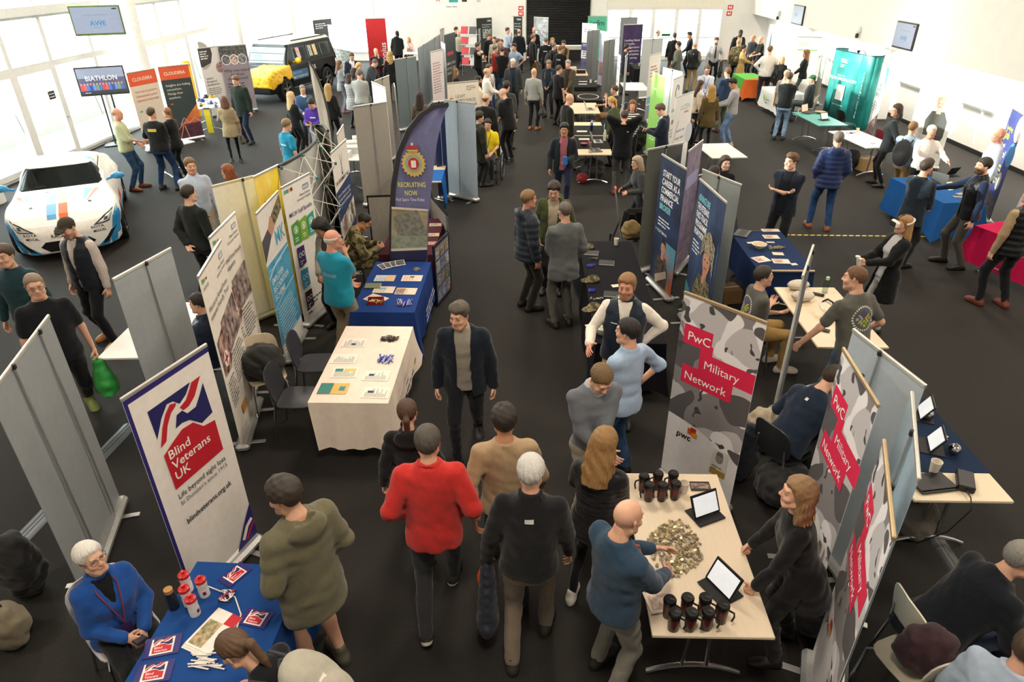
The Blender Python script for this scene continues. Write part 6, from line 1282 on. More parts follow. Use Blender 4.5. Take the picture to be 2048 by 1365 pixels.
def suv():
    fw = (-.25, -.97); rz = math.atan2(-fw[0], fw[1]); o = thing('off_road_vehicle', 'black boxy off-road vehicle, sky reflection coloured pale on its roof, under a yellow cover at the back left', 'car', (-9.6, 27.75, 0), rz)
    def lower(x, y, z):
        ztop = np.interp(y, [-2.4, 1.0, 1.25, 2.1, 2.38], [1.22, 1.2, 1.16, 1.10, .95]); w_ = .955*(1-.06*np.clip((z-.8)/.4, 0, 1))-.10*np.clip((y-1.9)/.5, 0, 1)**2; return smax(smax(smax(np.abs(x)-w_, z-ztop, .10), np.abs(y+.0)-2.38, .12), .34-z, .06)
    def house(x, y, z, off=0):
        zt_ = np.interp(y, [-2.5, -2.34, -2.2, .55, .75, 1.25], [1.1, 1.85, 1.95, 1.95, 1.9, 1.1])+off; return smax(smax(np.abs(x)-(.90-.16*np.clip((z-1.15)/.8, 0, 1.1))-off, z-zt_, .10), 1.05-z, .02)
    f = Field((-1.05, -2.45, .3), (1.05, 2.45, 2.0), .036); f.add(lower, (-1.1, -2.5, .3), (1.1, 2.5, 1.3), 0); f.add(house, (-1, -2.5, 1), (1, 1.3, 2), .03)
    for sx in (-1, 1):
        for y in (1.47, -1.5): f.cut(lambda x, yy, z, y=y, sx=sx: np.maximum(np.hypot(yy-y, z-.42)-.48, .6-sx*x), (sx*.8-.3, y-.5, -.1), (sx*.8+.3, y+.5, 1), .02)
    V, Q = f.mesh(); zc = V[Q][:, :, 2].mean(1); yc = V[Q][:, :, 1].mean(1); np_mesh('body', V, Q, [M('#101214', .22), M('#dcdcd8', .25)], o, mi=((zc > 1.86) & (yc < .8)).astype(int))  # roof faces pale: sky reflection on a black roof put into the colour
    def shell(name, win, m, e=.012):
        q = Field((-1, -2.4, 1.1), (1, 1.3, 2), .03); q.add(lambda x, y, z: np.maximum(np.maximum(house(x, y, z, e), -house(x, y, z, -.06)), win(x, y, z)), (-1.1, -2.5, 1.1), (1.1, 1.3, 2), 0); v, qq = q.mesh(); np_mesh(name, v, qq, [m], o)
    GL = M('#3d4648', .06)
    for (y0, y1) in ((-.30, .62), (-1.28, -.38), (-2.12, -1.36)):
        for sx in (-1, 1): shell('side_window', lambda x, y, z: np.maximum(np.maximum(np.abs(z-1.49)-.25, np.abs(y-(y0+y1)/2)-(y1-y0)/2-.12*np.clip((1.5-z), -1, 1)*(y1 > .5)), .4-sx*x), GL)
    shell('windscreen', lambda x, y, z: np.maximum(np.maximum(np.abs(x)-.74, np.abs(z-1.5)-.27), .6-y), M('#8fa09e', .05))  # paler than the side windows: its reflection is put into the colour
    for sx in (-1, 1):
        for y in (1.47, -1.5): wheel(o, sx*.85, y, .41, .27, '#a9a49c', 5)
        mf = Field((sx*1.08-.2, .55, 1.2), (sx*1.08+.2, .9, 1.5), .02); mf.ell((sx*1.1, .72, 1.33), (.13, .08, .11), 0); mf.cone((sx*.85, .72, 1.25), (sx*1.0, .72, 1.3), .03, .03, .02); vm, qm = mf.mesh(); np_mesh('wing_mirror', vm, qm, [M('#e8b814', .4)], o)
        G().box((sx*.70, -.8, 1.97), (.04, 2.4, .04), BLK(), b=.01).build('roof_rail', o); G().box((sx*.92, 0, .40), (.12, 2.0, .06), M('#4a4b4c', .4), b=.02).build('side_step', o)
    q = Field((-1.2, .95, .55), (.3, 2.6, 1.3), .03); wv = wrinkle(5, .012)
    q.add(lambda x, y, z: np.maximum(np.maximum(lower(x, y, z)-.04, -(lower(x, y, z)+.012))+wv(x, y, z), np.maximum(np.maximum(1.02-y, x-.12), .72+.10*np.sin(y*5)+.05*np.sin(y*13)-.10*(y-1.6)-z)), (-1.2, .9, .5), (.3, 2.6, 1.3), 0)
    v, qq = q.mesh(); cv = np_mesh('cover', v, qq, [M('#e6b60e', .45, kind='fabric')], None); cv.parent = o; cv['label'] = 'shiny yellow fabric cover over the front wing'
    D = Decal(V, Q, (-3, 0, 0), (0, -1, 0), (0, 0, 1), (1, 0, 0), .012); g = G(); D.quad(g, [(-1.0, .66), (.10, .66), (.10, .98), (-1.0, .98)], M('#2f5c86', .4)); g.build('door_panel_print', o); g = G(); D.text(g, 'MISSION', -.95, .84, .10, .62, M('#6fb4e0', .4)); D.text(g, 'MOTORSPORT', -.95, .70, .10, 1.0, M('#e2e4e6', .4)); D.text(g, '1LR', .42, .88, .16, .30, M('#e6e6e6', .4)); q = g.build('lettering', o); q['kind'] = 'stuff'
    for (u, c) in ((-.25, ('#c87a80', '#e8dcd8')), (.62, ('#d6d6cc', '#8a8a86')), (.95, ('#e0b040', '#ece6d2'))):
        g = G(); D.quad(g, [(u-.12, 1.34), (u+.12, 1.34), (u+.10, 1.72), (u-.14, 1.72)], PH(c[0], c[1], 3), 3, 3, .012); g.build('window_poster', o)
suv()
# ---------------------------------------------------------------- people
def wthing(info, name, label, cat): 
    o = thing(name, label, cat); o.matrix_world = info['W']; return o
def backpack(label, col, c2=None, kind='fabric', big=1.0, logo=None):
    def f(i):
        o = wthing(i, 'backpack', label, 'backpack'); s = i['s']; vx = .014 if i['lod'] == 0 else .02 if i['lod'] == 1 else .03; c = np.array(i['up'](0, -.235, .22)); R_ = np.array(i['Rm'])
        F = Field(c-.36, c+.36, vx); F.ell(c, (.165*big, .105, .245*big), 0, R_); F.ell(np.array(i['up'](0, -.31, .12)), (.12*big, .07, .13*big), .03, R_); F.F += wrinkle(3, .004)(*F.xyz((slice(None),)*3)).astype(np.float32); V, Q = F.mesh(); np_mesh('pack_body', V, Q, [M(col, .8, kind=kind)], o)
        for sx in (-1, 1): G().tube([i['up'](sx*.09, -.16, .40), i['up'](sx*.10, -.03, .505), i['up'](sx*.105, .12, .40), i['up'](sx*.12, .13, .22), i['up'](sx*.16, -.05, .06)], .014, M(c2 or col, .8), 6).build('shoulder_strap', o)
        G().tube([i['up'](-.03, -.20, .46), i['up'](0, -.21, .49), i['up'](.03, -.20, .46)], .009, M(c2 or col, .8), 6).build('carry_loop', o)
        if logo: q = i['up'](0, -.345, .24); G().box(q, (.05, .012, .06), M(logo), rot=i['Rm'].to_4x4()).build('logo_patch', o)
    return f
def lanyard(col='#2a3a8a', card='#e6e6e6'):
    def f(i):
        o = bpy.data.objects.new('lanyard', None); link(o, i['o']); b = .125*i['fat']+.03
        for sx in (-1, 1): G().tube([i['up'](sx*.06, -.04, .54), i['up'](sx*.07, .10, .46), i['up'](sx*.035, b, .32), i['up'](0, b+.012, .17)], .006, M(col, .7), 5).build('strap', o)
        G().box(i['up'](0, b+.016, .11), (.07, .006, .10), M(card, .5), rot=i['Rm'].to_4x4()).build('badge', o)
    return f
def tie(col='#15161a'):
    def f(i):
        g = G(); g.sheet(lambda u, v: i['up']((u-.5)*(.03+.035*(1-v)), .155+.012*math.sin(v*3), .08+v*.41), 2, 8, M(col, .7)); g.build('tie', i['o'], 60)
    return f
def hold(name, label, cat, side, size, col, off=(0, .03, .04), rx=0, emit=0, top=None):
    def f(i):
        o = wthing(i, name, label, cat); a = i['A'][side]; d = (a[2]-a[1]).normalized(); p = a[2]+d*.10+Vector(off); g = G(); g.box(p, size, M(col, .4, emit=emit), rot=Matrix.Rotation(rad(rx), 4, 'X'), b=min(size)*.3); g.build('body', o)
        if top: G().box(p+Vector(top[1]), top[2], M(top[0], .4, emit=emit), rot=Matrix.Rotation(rad(rx), 4, 'X')).build('face', o)
    return f
def phone(label, side=1): return hold('phone', label, 'phone', side, (.075, .15, .01), '#16171a', rx=30, top=('#2c3440', (0, -.004, .007), (.066, .138, .002)))
def cap(col):
    def f(i):
        F = Field((-.11, -.13, .0), (.11, .22, .16), .008 if i['lod'] == 0 else .012); F.add(lambda x, y, z: np.maximum(cran(x, y, z, .014), .035-z), (-.1, -.12, .03), (.1, .1, .14), 0); F.add(lambda x, y, z: np.maximum(np.maximum(np.hypot(x/.085, (y-.05)/.13)*.085-.085, np.abs(z-.045+.35*np.clip(y-.08, 0, 1))-.006), .05-y), (-.1, .03, -.02), (.1, .2, .06), .01); V, Q = F.mesh(); o = np_mesh('cap', V, Q, [M(col, .9, kind='fabric')], i['o']); o.matrix_local = i['HM']
    return f
def both(*fs): return lambda i: [f(i) for f in fs]
def chest_logo(col='#e8e8e8', x=-.09, z=.33, w=.05, h=.025, back=False, txt=None, tw=.2, circ=False):
    """small mark on the front (or back) of the top, cast onto the cloth"""
    def f(i):
        me = i['O']['top'].data; V = [v.co.copy() for v in me.vertices]; Q = [tuple(p.vertices) for p in me.polygons]; s = i['s']; y = -1 if back else 1; rt = i['up'](1, 0, 0)-i['up'](0, 0, 0); fw = i['up'](0, 1, 0)-i['up'](0, 0, 0); uz = i['up'](0, 0, 1)-i['up'](0, 0, 0)
        D = Decal(np.array(V), np.array(Q), i['up'](x, y*.8, z), rt.normalized()*(1 if back else -1), uz.normalized(), fw.normalized()*-y, .004); g = G()
        if circ:
            for k in range(28):
                a0, a1 = 2*math.pi*k/28, 2*math.pi*(k+.62)/28; D.quad(g, [(.115*math.cos(a0), .115*math.sin(a0)), (.115*math.cos(a1), .115*math.sin(a1)), (.133*math.cos(a1), .133*math.sin(a1)), (.133*math.cos(a0), .133*math.sin(a0))], M('#d6d4ce', .7), 1, 1)
            for k, c in enumerate(('#44488c', '#c2b02c', '#9ab03a', '#a9a9a4')):
                a = math.pi/2-k*math.pi/2; R2 = lambda u, v, a=a: (u*math.cos(a)-v*math.sin(a), u*math.sin(a)+v*math.cos(a)); D.quad(g, [R2(.01, 0), R2(.05, -.045), R2(.075, -.045), R2(.035, 0)], M(c, .7), 2, 2); D.quad(g, [R2(.01, 0), R2(.05, .045), R2(.075, .045), R2(.035, 0)], M(c, .7), 2, 2); D.quad(g, [R2(.06, -.014), R2(.09, -.014), R2(.09, .014), R2(.06, .014)], M(c, .7), 2, 2)
        elif txt:
            for j, t in enumerate(txt.split('|')): D.text(g, t, -tw/2, -j*h*1.5, h, tw, M(col, .7), .001)
        else: D.quad(g, [(-w/2, -h/2), (w/2, -h/2), (w/2, h/2), (-w/2, h/2)], M(col, .7), 4, 3)
        if g.f: q = g.build('printed_mark', i['o'], None); q['kind'] = 'stuff'
    return f
def bag(label, side, col, w=.3, h=.38, name='carrier_bag', cat='bag'):
    def f(i):
        o = wthing(i, name, label, cat); a = i['A'][side][2]; p = a+Vector((0, 0, -.12)); F = Field(np.array(p)-np.array((.22, .22, h+.1)), np.array(p)+np.array((.22, .22, .05)), .02); F.add(lambda x, y, z: np.maximum(np.hypot((x-p.x)/.6, (y-p.y))*.9-w*.42*np.clip((p.z-z)/h+.35, 0, 1.1), np.maximum(z-p.z+.02, p.z-h-z)), np.array(p)-np.array((.2, .2, h)), np.array(p)+.2, 0); F.F += wrinkle(9, .012)(*F.xyz((slice(None),)*3)).astype(np.float32); V, Q = F.mesh(); np_mesh('bag_body', V, Q, [M(col, .6, kind='fabric')], o); G().tube([p+Vector((0, -.07, -.06)), p+Vector((0, -.02, .06)), p+Vector((0, .02, .06)), p+Vector((0, .07, -.06))], .006, M(col, .6), 6).build('handle', o)
    return f
def coat_held(label, side, col, col2=None):
    def f(i):
        o = wthing(i, 'folded_coat', label, 'coat'); a = i['A'][side][2]; p = np.array(a)+np.array((0, .02, -.10)); F = Field(p-np.array((.25, .32, .7)), p+np.array((.25, .32, .14)), .018); F.cone(p, p+np.array((0, -.06, -.50)), .08, .14, 0, fl=(1, 0, 0), fa=1.7, mod=lambda t, L_: .008*np.sin(t*40)); F.cone(p+np.array((0, .05, 0)), p+np.array((0, .14, -.36)), .06, .10, .03, fl=(1, 0, 0), fa=1.5); F.F += wrinkle(4, .008)(*F.xyz((slice(None),)*3)).astype(np.float32); V, Q = F.mesh(); np_mesh('coat_body', V, Q, [M(col, .6, kind='fabric')], o)
        if col2: F = Field(p-.2, p+.2, .018); F.ell(p+np.array((-.03, .06, -.20)), (.06, .07, .10), 0); V, Q = F.mesh(); np_mesh('coat_lining', V, Q, [M(col2, .6)], o)
    return f
def vr_mesh(g):
    W_ = M('#e4ded6', .4); g.box((0, .118, .008), (.17, .07, .10), W_, b=.025); g.box((0, .150, .008), (.13, .012, .07), M('#2a2826', .3), b=.005)
    g.tube([(.085*math.cos(t)*1.08, -.01+.115*math.sin(t), .03+.05*max(0, -math.sin(t))) for t in (rad(a) for a in range(20, -201, -15))], .014, W_, 8); g.tube([(0, .10, .06), (0, .04, .135), (0, -.05, .135), (0, -.12, .07)], .012, M('#2a2826', .7), 8); return g
def vr_worn(i):
    o = wthing(i, 'vr_headset', 'white headset strapped over the face of the woman in the black coat', 'headset'); q = vr_mesh(G()).build('headset_body', o); q.matrix_local = i['HM']
    for k in (-1, 1):
        o = wthing(i, 'hand_controller', 'white hand controller in her '+('left' if k < 0 else 'right')+' hand', 'controller'); a = i['A'][k]; d = (a[2]-a[1]).normalized(); p = a[2]+d*.09; G().cyl(p-Vector((0, 0, .05)), p+Vector((0, .03, .06)), .016, M('#e2ded8', .4), 10).build('grip', o); G().lathe([(.001, 0), (.03, .005), (.03, .02), (.001, .025)], M('#e2ded8', .4), 12, p+Vector((0, .03, .055))).build('control_head', o)
P = person
# nearest people in the aisle
P(853, 857, 1.84, -4, 'man in a bright red fleece walking away down the aisle', hair='short', hc='#4a443e', top='fleece', tc='#c0302c', bc='#2f3032', legs='w2', la='pk', ra='pk', sole='#c9c2b4', shoe='#2a2a28', fat=1.06, skin='fair', lean=4)
P(1008, 815, 1.8, -8, 'man in a beige jumper walking away beside the red fleece', hair='thick', hc='#241c18', top='sweater', tc='#a58d6e', bc='#1d2430', legs='w1', la='fwd', ra='bw', skin='tan', lean=3, fat=1.05)
P(1062, 916, 1.82, 3, 'silver haired man in a black top carrying jackets in the aisle', hair='short', hc='#c4c1bc', top='sweater', tc='#16171a', collar='high', bc='#776a5c', legs=((-.11, -.17, 0), (.12, .17, 0)), la=(-.31, .05, .80), ra='bw', lh='fist', shoe='#2c2824', fat=1.08, lean=4, skin='fair', extra=both(coat_held('navy padded jacket with orange lining hanging from his left hand', -1, '#1c2434', '#d8642c'), chest_logo('#d8d6d0', 0, .40, .06, .035, True)))
P(812, 803, 1.64, -6, 'woman with a ponytail in black walking ahead of the red fleece', sex='f', hair='pony', hc='#4a3222', top='hoodie', tc='#121316', bc='#141518', legs='w1', hood=True)
P(917, 607, 1.83, 178, 'man with sunglasses on his head in an open navy jacket walking this way', hair='quiff', hc='#5a5248', top='jacket', tc='#141c28', inner='#8c877c', bc='#15171b', legs='w2', hy=25, hp=8, la='dn', ra='dn', shoe='#1c1c1c', sole='#8a8a86', fat=1.1, skin='fair', extra=lambda i: (lambda q: setattr(q, 'matrix_local', i['HM'] @ Matrix.Translation((0, -.045, .115)) @ Matrix.Rotation(rad(62), 4, 'X')))(link(bpy.data.objects.new('sunglasses', glasses_mesh()), i['o'])))
P(1212, 860, 1.70, 25, 'woman in a black padded jacket with shoulder length light brown hair', sex='f', hair='longwavy', hc='#8a683c', top='puffer', tc='#131417', bot='leggings', bc='#101114', shoe='#e2ddd4', sole='#e8e2d8', la='fw', ra='lo', legs='a2', hp=15)
P(1262, 1003, 1.76, 55, 'bald man in a navy and teal jumper with orange lanyard talking with open hands', hair='bald', hc='#8a7a68', top='sweater', tc='#2b4258', bc='#77746c', la=(-.06, .38, 1.10), ra=(.10, .36, 1.02), lh='open', rh='open', legs='a1', hp=12, fat=1.1, skin='fair', shoe='#1d1a18', collar='collar', extra=lanyard('#d8562c', '#d8562c'))
P(1210, 742, 1.8, 160, 'man in a slate grey jumper looking down at his phone', hair='short', hc='#6b5434', top='sweater', tc='#676c74', inner='#9fb0c0', bc='#8a8272', hp=32, la=(.12, .33, 1.06), ra=(.02, .30, 1.02), legs='st', extra=phone('phone in the hands of the slate grey jumper man', -1))
P(1260, 640, 1.8, -40, 'dark haired man in a pale blue shirt seen from behind at the black table', hair='short', hc='#17130f', top='polo', tc='#a4bcd8', sleeve='rolled', bc='#3c5c80', bkind='denim', la='lo', ra='hp', hy=-15, legs='st', fat=1.08)
P(1256, 549, 1.83, 192, 'ginger bearded man in a navy gilet with one hand on his hip', hair='short', hc='#8c6640', beard=.7, top='gilet', tc='#1b2637', inner='#e6ded2', bc='#b08a5c', la='hp', ra=(.30, .34, 1.12), rh='open', hy=8, fat=1.1, skin='ruddy', extra=chest_logo('#d8dce2', .09, .33, .07, .012))
P(1524, 978, 1.68, -78, 'woman with long wavy fair hair in black leaning on the mug table', sex='f', hair='longwavy', hc='#8a6a48', top='sweater', tc='#121315', hem=-.3, bot='trousers', bc='#111', la=(-.20, .36, .80), ra=(.22, .36, .80), lh='fist', rh='fist', lean=17, hp=-12, legs='a1', shoe='#1c1416', pos=(1.92, 3.34, 0))
P(558, 960, 1.84, -52, 'man in an olive parka and grey shorts beside the blue charity table', hair='thick', hc='#332a22', top='jacket', tc='#68644e', hem=-.26, bot='shorts', bc='#565c68', la='pk', ra='pk', hood=True, hy=-18, hp=12, beard=.35, legs='st', shoe='#4a463c', fat=1.16, extra=chest_logo('#e2e0d6', .10, .32, .05, .03))
P(164, 1090, 1.64, 128, 'seated white haired woman in a royal blue fleece at the charity table', sex='f', hair='short', hc='#dedad2', top='fleece', tc='#1d4c94', inner='#101114', bc='#131418', legs='sit', la=(-.08, .27, .66), ra=(.05, .27, .68), glasses=True, hy=-14, hp=-12, fat=1.18, skin='fair', extra=both(lanyard('#6a2f4a', '#3a2a5a'), phone('phone on the lap of the white haired woman', 1)))
P(446, 1270, 1.64, -78, 'brown haired young woman with a ponytail bending over the charity table', sex='f', hair='pony', hc='#5c4430', top='sweater', tc='#17191d', bc='#23252a', lean=42, hp=12, la=(-.16, .50, .80), ra=(.20, .50, .80), legs='a1', extra=backpack('pale grey backpack on the woman bending over the charity table', '#a9a596', '#3a3c40', logo='#e6e2d6'))
P(2062, 1092, 1.8, 85, 'man in a dark suit sitting hunched at the lower right corner', hair='short', hc='#8a8680', top='blazer', tc='#171b23', bc='#2c3a50', legs='sit', lean=34, la=(-.12, .52, .62), ra=(.14, .52, .62), shoe='#8a5a2c', fat=1.12)
P(2080, 1272, 1.76, 60, 'person in a pale blue shirt cut off at the lower right corner', hair='short', hc='#4a3a2c', top='shirt', tc='#b4c4d8', legs='sit', bc='#3a3c40', lean=15)
P(1678, 735, 1.8, 60, 'hunched man in a navy top sitting behind the middle camouflage banner', hair='short', hc='#3a2c20', top='sweater', tc='#1a2638', bc='#23252a', legs='sit', lean=38, la='lap', ra='lap', hp=20, fat=1.15, extra=chest_logo('#d8d8d4', 0, .40, .03, .03, True))
P(1527, 534, 1.8, 85, 'seated man in glasses and a grey T-shirt with folded arms', hair='short', hc='#2c241c', top='tee', tc='#56554f', bc='#a5854f', legs='sit', la='cr', ra='cr', glasses=True, fat=1.25, beard=.3, lean=6, hp=-8, shoe='#c8beb4', extra=chest_logo(back=True, circ=True, x=0, z=.30))
P(1717, 533, 1.86, -22, 'man in a grey printed T-shirt leaning one hand on the headset table', hair='crop', hc='#6a4a30', top='tee', tc='#5f5e58', bc='#4a5e74', bkind='denim', lean=16, hy=-30, la=(-.42, .30, .86), ra=(.30, .20, .95), lh='fist', legs='a2', fat=1.1, beard=.3, extra=chest_logo(back=True, circ=True, x=0, z=.30))
# left foreground
P(125, 438, 1.84, 192, 'man in a cap, dark gilet and checked shirt in front of the race car', hair='crop', hc='#3a3028', top='gilet', tc='#1b202a', inner=('#d8d0c8', 'plaid', '#5a2c30', 1.6), bc='#1a1c22', legs=((-.15, .1, 0), (.14, -.12, 0)), beard=.5, shoe='#9a6a3a', hp=15, la='dn', ra='dn', fat=1.1, extra=cap('#2f2c1e'))
P(60, 548, 1.90, 140, 'man in a black T-shirt with a green carrier bag striding to the right', hair='crop', hc='#8a7462', top='tee', tc='#15181c', bc='#14151a', legs='w2', la='dn', ra='dn', glasses=True, shoe='#7a8a4a', sole='#d08a4a', fat=1.15, rh='fist', lh='fist', extra=bag('bright green carrier bag swinging from his hand', -1, '#1c8a34', .42, .42))
P(2, 490, 1.85, 175, 'man in a dark teal jumper and tan trousers at the left edge', hair='short', hc='#4a3a2c', top='sweater', tc='#1f3c44', bc='#8c7048', legs='w1')
P(376, 604, 1.7, -88, 'seated person in a navy padded jacket half hidden by the grey banner', hair='short', hc='#241c16', top='puffer', tc='#16233c', bc='#1c1d22', legs='sit', pos=(-3.74, 6.75, 0))
P(377, 316, 1.82, 140, 'fair haired man in a pale blue shirt talking by the race car', hair='short', hc='#7a5c3c', top='shirt', tc='#b9c8dc', bc='#a9a08c', la='dn', ra='lo', fat=1.03)
P(372, 371, 1.82, 22, 'dark haired man in a charcoal jumper with his back turned by the race car', hair='short', hc='#2c231c', top='sweater', tc='#1b201f', bc='#16181c', la='bk', ra='dn', shoe='#7a5a34', legs='a2', fat=1.05)
P(453, 330, 1.66, -80, 'red haired woman in glasses behind the cream banner', sex='f', hair='longwavy', hc='#8a4a24', top='sweater', tc='#d8a890', bc='#23252a', glasses=True)
P(230, 216, 1.82, 70, 'balding man in a pale green shirt and jeans beside the race car', hair='fringe', hc='#8a7058', top='shirt', tc='#a9ad8a', sleeve='rolled', bc='#2f4a66', bkind='denim', la='lo', ra='fw', shoe='#6a3a24', fat=1.22, legs='a1', skin='ruddy')
P(299, 215, 1.83, 5, 'heavy man in a black work shirt and jeans with his back turned', hair='short', hc='#4a3626', top='shirt', tc='#17191b', bc='#22385a', bkind='denim', la=(-.30, .30, 1.05), ra='lo', fat=1.28, legs='wd', extra=chest_logo('#c2aa3c', 0, .36, .20, .06, True))
P(332, 215, 1.68, -75, 'woman in black with a long fair plait beside the dark banner', sex='f', hair='plait', hc='#8a5c30', top='jacket', tc='#16181a', bc='#131416', la='lo', ra='lo')
P(468, 152, 1.86, 195, 'tall man in a dark green waxed jacket by the parts table', hair='short', hc='#6a4a30', top='jacket', tc='#1f2a22', hem=-.24, bc='#16223a', hp=18, la='dn', ra='dn', legs='a1', shoe='#14161c')
P(446, 193, 1.64, -25, 'brown haired woman in a beige mac and black leggings', sex='f', hair='bob', hc='#5c3c26', top='jacket', tc='#9a8a6c', hem=-.26, bot='leggings', bc='#0e0f11', la='fw', ra='dn', shoe='#15171a', sole='#d8d8d8', extra=bag('dark brown handbag on the woman in the beige mac', 1, '#3a3226', .26, .24, 'handbag', 'handbag'))
# around the curved stand and left rows
P(580, 184, 1.66, 40, 'blonde woman in a black jacket with a black shoulder bag', sex='f', hair='long', hc='#cdb07c', top='jacket', tc='#1a1c20', bc='#17181b', la='dn', ra='lo', extra=bag('black shoulder bag of the blonde woman', -1, '#121214', .26, .24, 'shoulder_bag', 'bag'))
P(604, 170, 1.70, 150, 'man in glasses and a blue jumper over a white collar', hair='crop', hc='#8a8078', top='sweater', tc='#3f5a80', inner='#e6e6e6', bc='#23262c', glasses=True, la='lo', ra='fw', hp=12)
P(619, 199, 1.8, 188, 'man in a purple hoodie looking down at a phone', hair='short', hc='#23201e', top='hoodie', tc='#4a2f92', bc='#1c1d22', hp=38, la='ph', ra='ph', hood=True, extra=both(phone('phone held by the purple hoodie man', 1), chest_logo('#c9c0e6', 0, .32, .14, .03)))
P(573, 238, 1.76, 40, 'young man in a bright cyan polo behind the curved stand', hair='short', hc='#8a7452', top='polo', tc='#2a9cc4', bc='#23262c', hp=12, extra=chest_logo('#d8eef6', 0, .30, .20, .025, True))
P(655, 168, 1.68, 10, 'fair haired woman in black half hidden by the white feather flag', sex='f', hair='long', hc='#b08c58', top='jacket', tc='#17181a', bc='#15161a')
P(679, 121, 1.68, 70, 'woman with long brown hair in a pale grey cardigan', sex='f', hair='long', hc='#6a4a34', top='sweater', tc='#8f9094', hem=-.22, bc='#6a6c74', la='lo', ra='lo', shoe='#7a5040', hp=10)
P(697, 148, 1.60, 35, 'woman in a black and white houndstooth coat', sex='f', hair='bob', hc='#3a2822', top='jacket', tc='#e6e6e6', tkind='check', tc2='#111', ts=.55, hem=-.34, bot='leggings', bc='#101114', la='fw', ra='fw')
P(719, 139, 1.86, 8, 'man in a light grey sweatshirt and jeans by the lilac banner', hair='short', hc='#6a6058', top='sweater', tc='#a9aaa6', bc='#5a7ca6', bkind='denim', la='lo', ra='lo', fat=1.08, hp=18)
P(703, 106, 1.8, 150, 'man in a dark blazer and red lanyard with glasses', hair='short', hc='#4a382a', top='blazer', tc='#1e2430', inner='#e0e0e4', bc='#23262c', glasses=True, hp=22, extra=lanyard('#b02a44', '#e0e0e0'))
P(718, 126, 1.66, 120, 'blonde woman between the dark blazer and the grey sweatshirt', sex='f', hair='bob', hc='#c09c60', top='sweater', tc='#6a6c78', bc='#2a2c30', hp=15)
P(707, 137, 1.66, 60, 'dark haired woman half hidden behind the houndstooth coat', sex='f', hair='bob', hc='#2c1f1a', top='sweater', tc='#4a4c54', bc='#23242a')
P(752, 119, 1.8, 100, 'man in a charcoal zip jacket bending over a table', hair='crop', hc='#5a4c40', top='fleece', tc='#3a3c40', bc='#2c2e32', lean=18, hp=22, la='tb', ra='tb')
P(751, 96, 1.8, 150, 'bald man in a dark jacket with a hand at his chin', hair='bald', hc='#b0907c', top='jacket', tc='#1c1d20', inner='#5a2c34', bc='#1a1b1e', la='ch', ra='cr')
P(779, 104, 1.7, -10, 'woman with long curly blonde hair in a black coat', sex='f', hair='curly', hc='#b08a4a', top='coat', tc='#16171a', bc='#131417', hem=-.3)
P(794, 61, 1.86, 10, 'man in a black hooded jacket at the white back table', hair='bald', skin='#1a1a1a', hc='#0e0e0e', top='jacket', tc='#17191a', hood=True, bc='#121316', la='dn', ra='lo', lean=10, fat=1.15)
P(817, 74, 1.66, 185, 'blonde woman sitting at the white table by the back wall', sex='f', hair='long', hc='#d0ac70', top='sweater', tc='#e0b8b0', bc='#23242a', la='ch', ra='lo', legs='sit')
P(839, 184, 1.66, 10, 'woman with very long dark hair behind the feather flag', sex='f', hair='long', hc='#2c1a14', top='sweater', tc='#6a5a50', bc='#23242a')
P(911, 137, 1.68, 60, 'woman with long fair brown hair in front of the black award banner', sex='f', hair='long', hc='#7a5c3c', top='jacket', tc='#1c1d20', bc='#1a1b1e', legs='sit')
P(917, 60, 1.8, 170, 'bald man in a cream long sleeved top at the far left stand', hair='bald', hc='#a58468', top='sweater', tc='#b4ab98', bc='#1c2434', la='dn', ra='dn')
P(912, 54, 1.82, 100, 'dark haired man in navy behind the bald cream top man', hair='short', hc='#2a201a', top='sweater', tc='#1a2434', bc='#17191d')
# around the aisle, left middle
P(661, 460, 1.80, 25, 'grey haired man in a turquoise polo with a hand at his chin', hair='fringe', hc='#c8c4bc', top='polo', tc='#1b8aa4', bc='#8a7c62', ra='ch', la='lo', hy=20, fat=1.18, skin='ruddy', loose=1.12, shoe='#8a6a3c', extra=chest_logo('#d4eaf0', 0, .28, .16, .016, True, txt='here to help|ask our volunteers', tw=.2))
P(634, 443, 1.66, 200, 'woman with long curly black hair looking down beside the staff banner', sex='f', hair='curly', hc='#15100d', skin='tan', top='jacket', tc='#8a8276', inner='#3a2c2c', bc='#17181a', hp=30, hy=25, la='lo', ra='lo')
P(765, 447, 1.78, 75, 'seated soldier in camouflage uniform on the cream chair', hair='crop', hc='#1c1612', skin='tan', top='jacket', tc='#6d6544', tkind='camo', bc='#6d6544', bkind='camo', legs='sit', lean=24, hp=24, la=(-.1, .46, .76), ra=(.1, .46, .76), pos=(-2.80, 9.50, 0))
P(975, 238, 1.76, 185, 'man in a bright yellow polo sitting in a wheelchair', hair='short', hc='#2c221c', top='polo', tc='#dcc41c', bc='#23252a', legs='sit', seat=.50, la=(-.12, .3, .68), ra=(.1, .32, .70), hp=10, fat=1.1, extra=lanyard('#1c1c1e', '#e6e6e6'))
P(958, 224, 1.66, 60, 'person in a dark olive coat half hidden by the pale blue banner', hair='mop', hc='#2c241c', top='coat', tc='#2b2d22', bc='#1c1d1a', hem=-.34, extra=backpack('tan backpack half hidden by the pale blue banner', '#7a6a4c'))
P(971, 187, 1.87, 25, 'balding man in a black jacket holding a white bag', hair='fringe', hc='#6a5c4e', top='jacket', tc='#18191b', bc='#1a1b1f', ra='dn', la='dn', fat=1.08, rh='fist', extra=bag('white cloth bag with a dark emblem in the black jacket man’s hand', 1, '#d8d2c4', .30, .32))
P(1003, 177, 1.84, -50, 'shaven headed man in a black hooded jacket leaning forward', hair='bald', hc='#a58a78', top='jacket', tc='#17191b', sleeve='short', hood=True, bc='#121316', lean=12, hp=18, la='lo', ra='dn', fat=1.1, shoe='#15161a', sole='#b9b9b4')
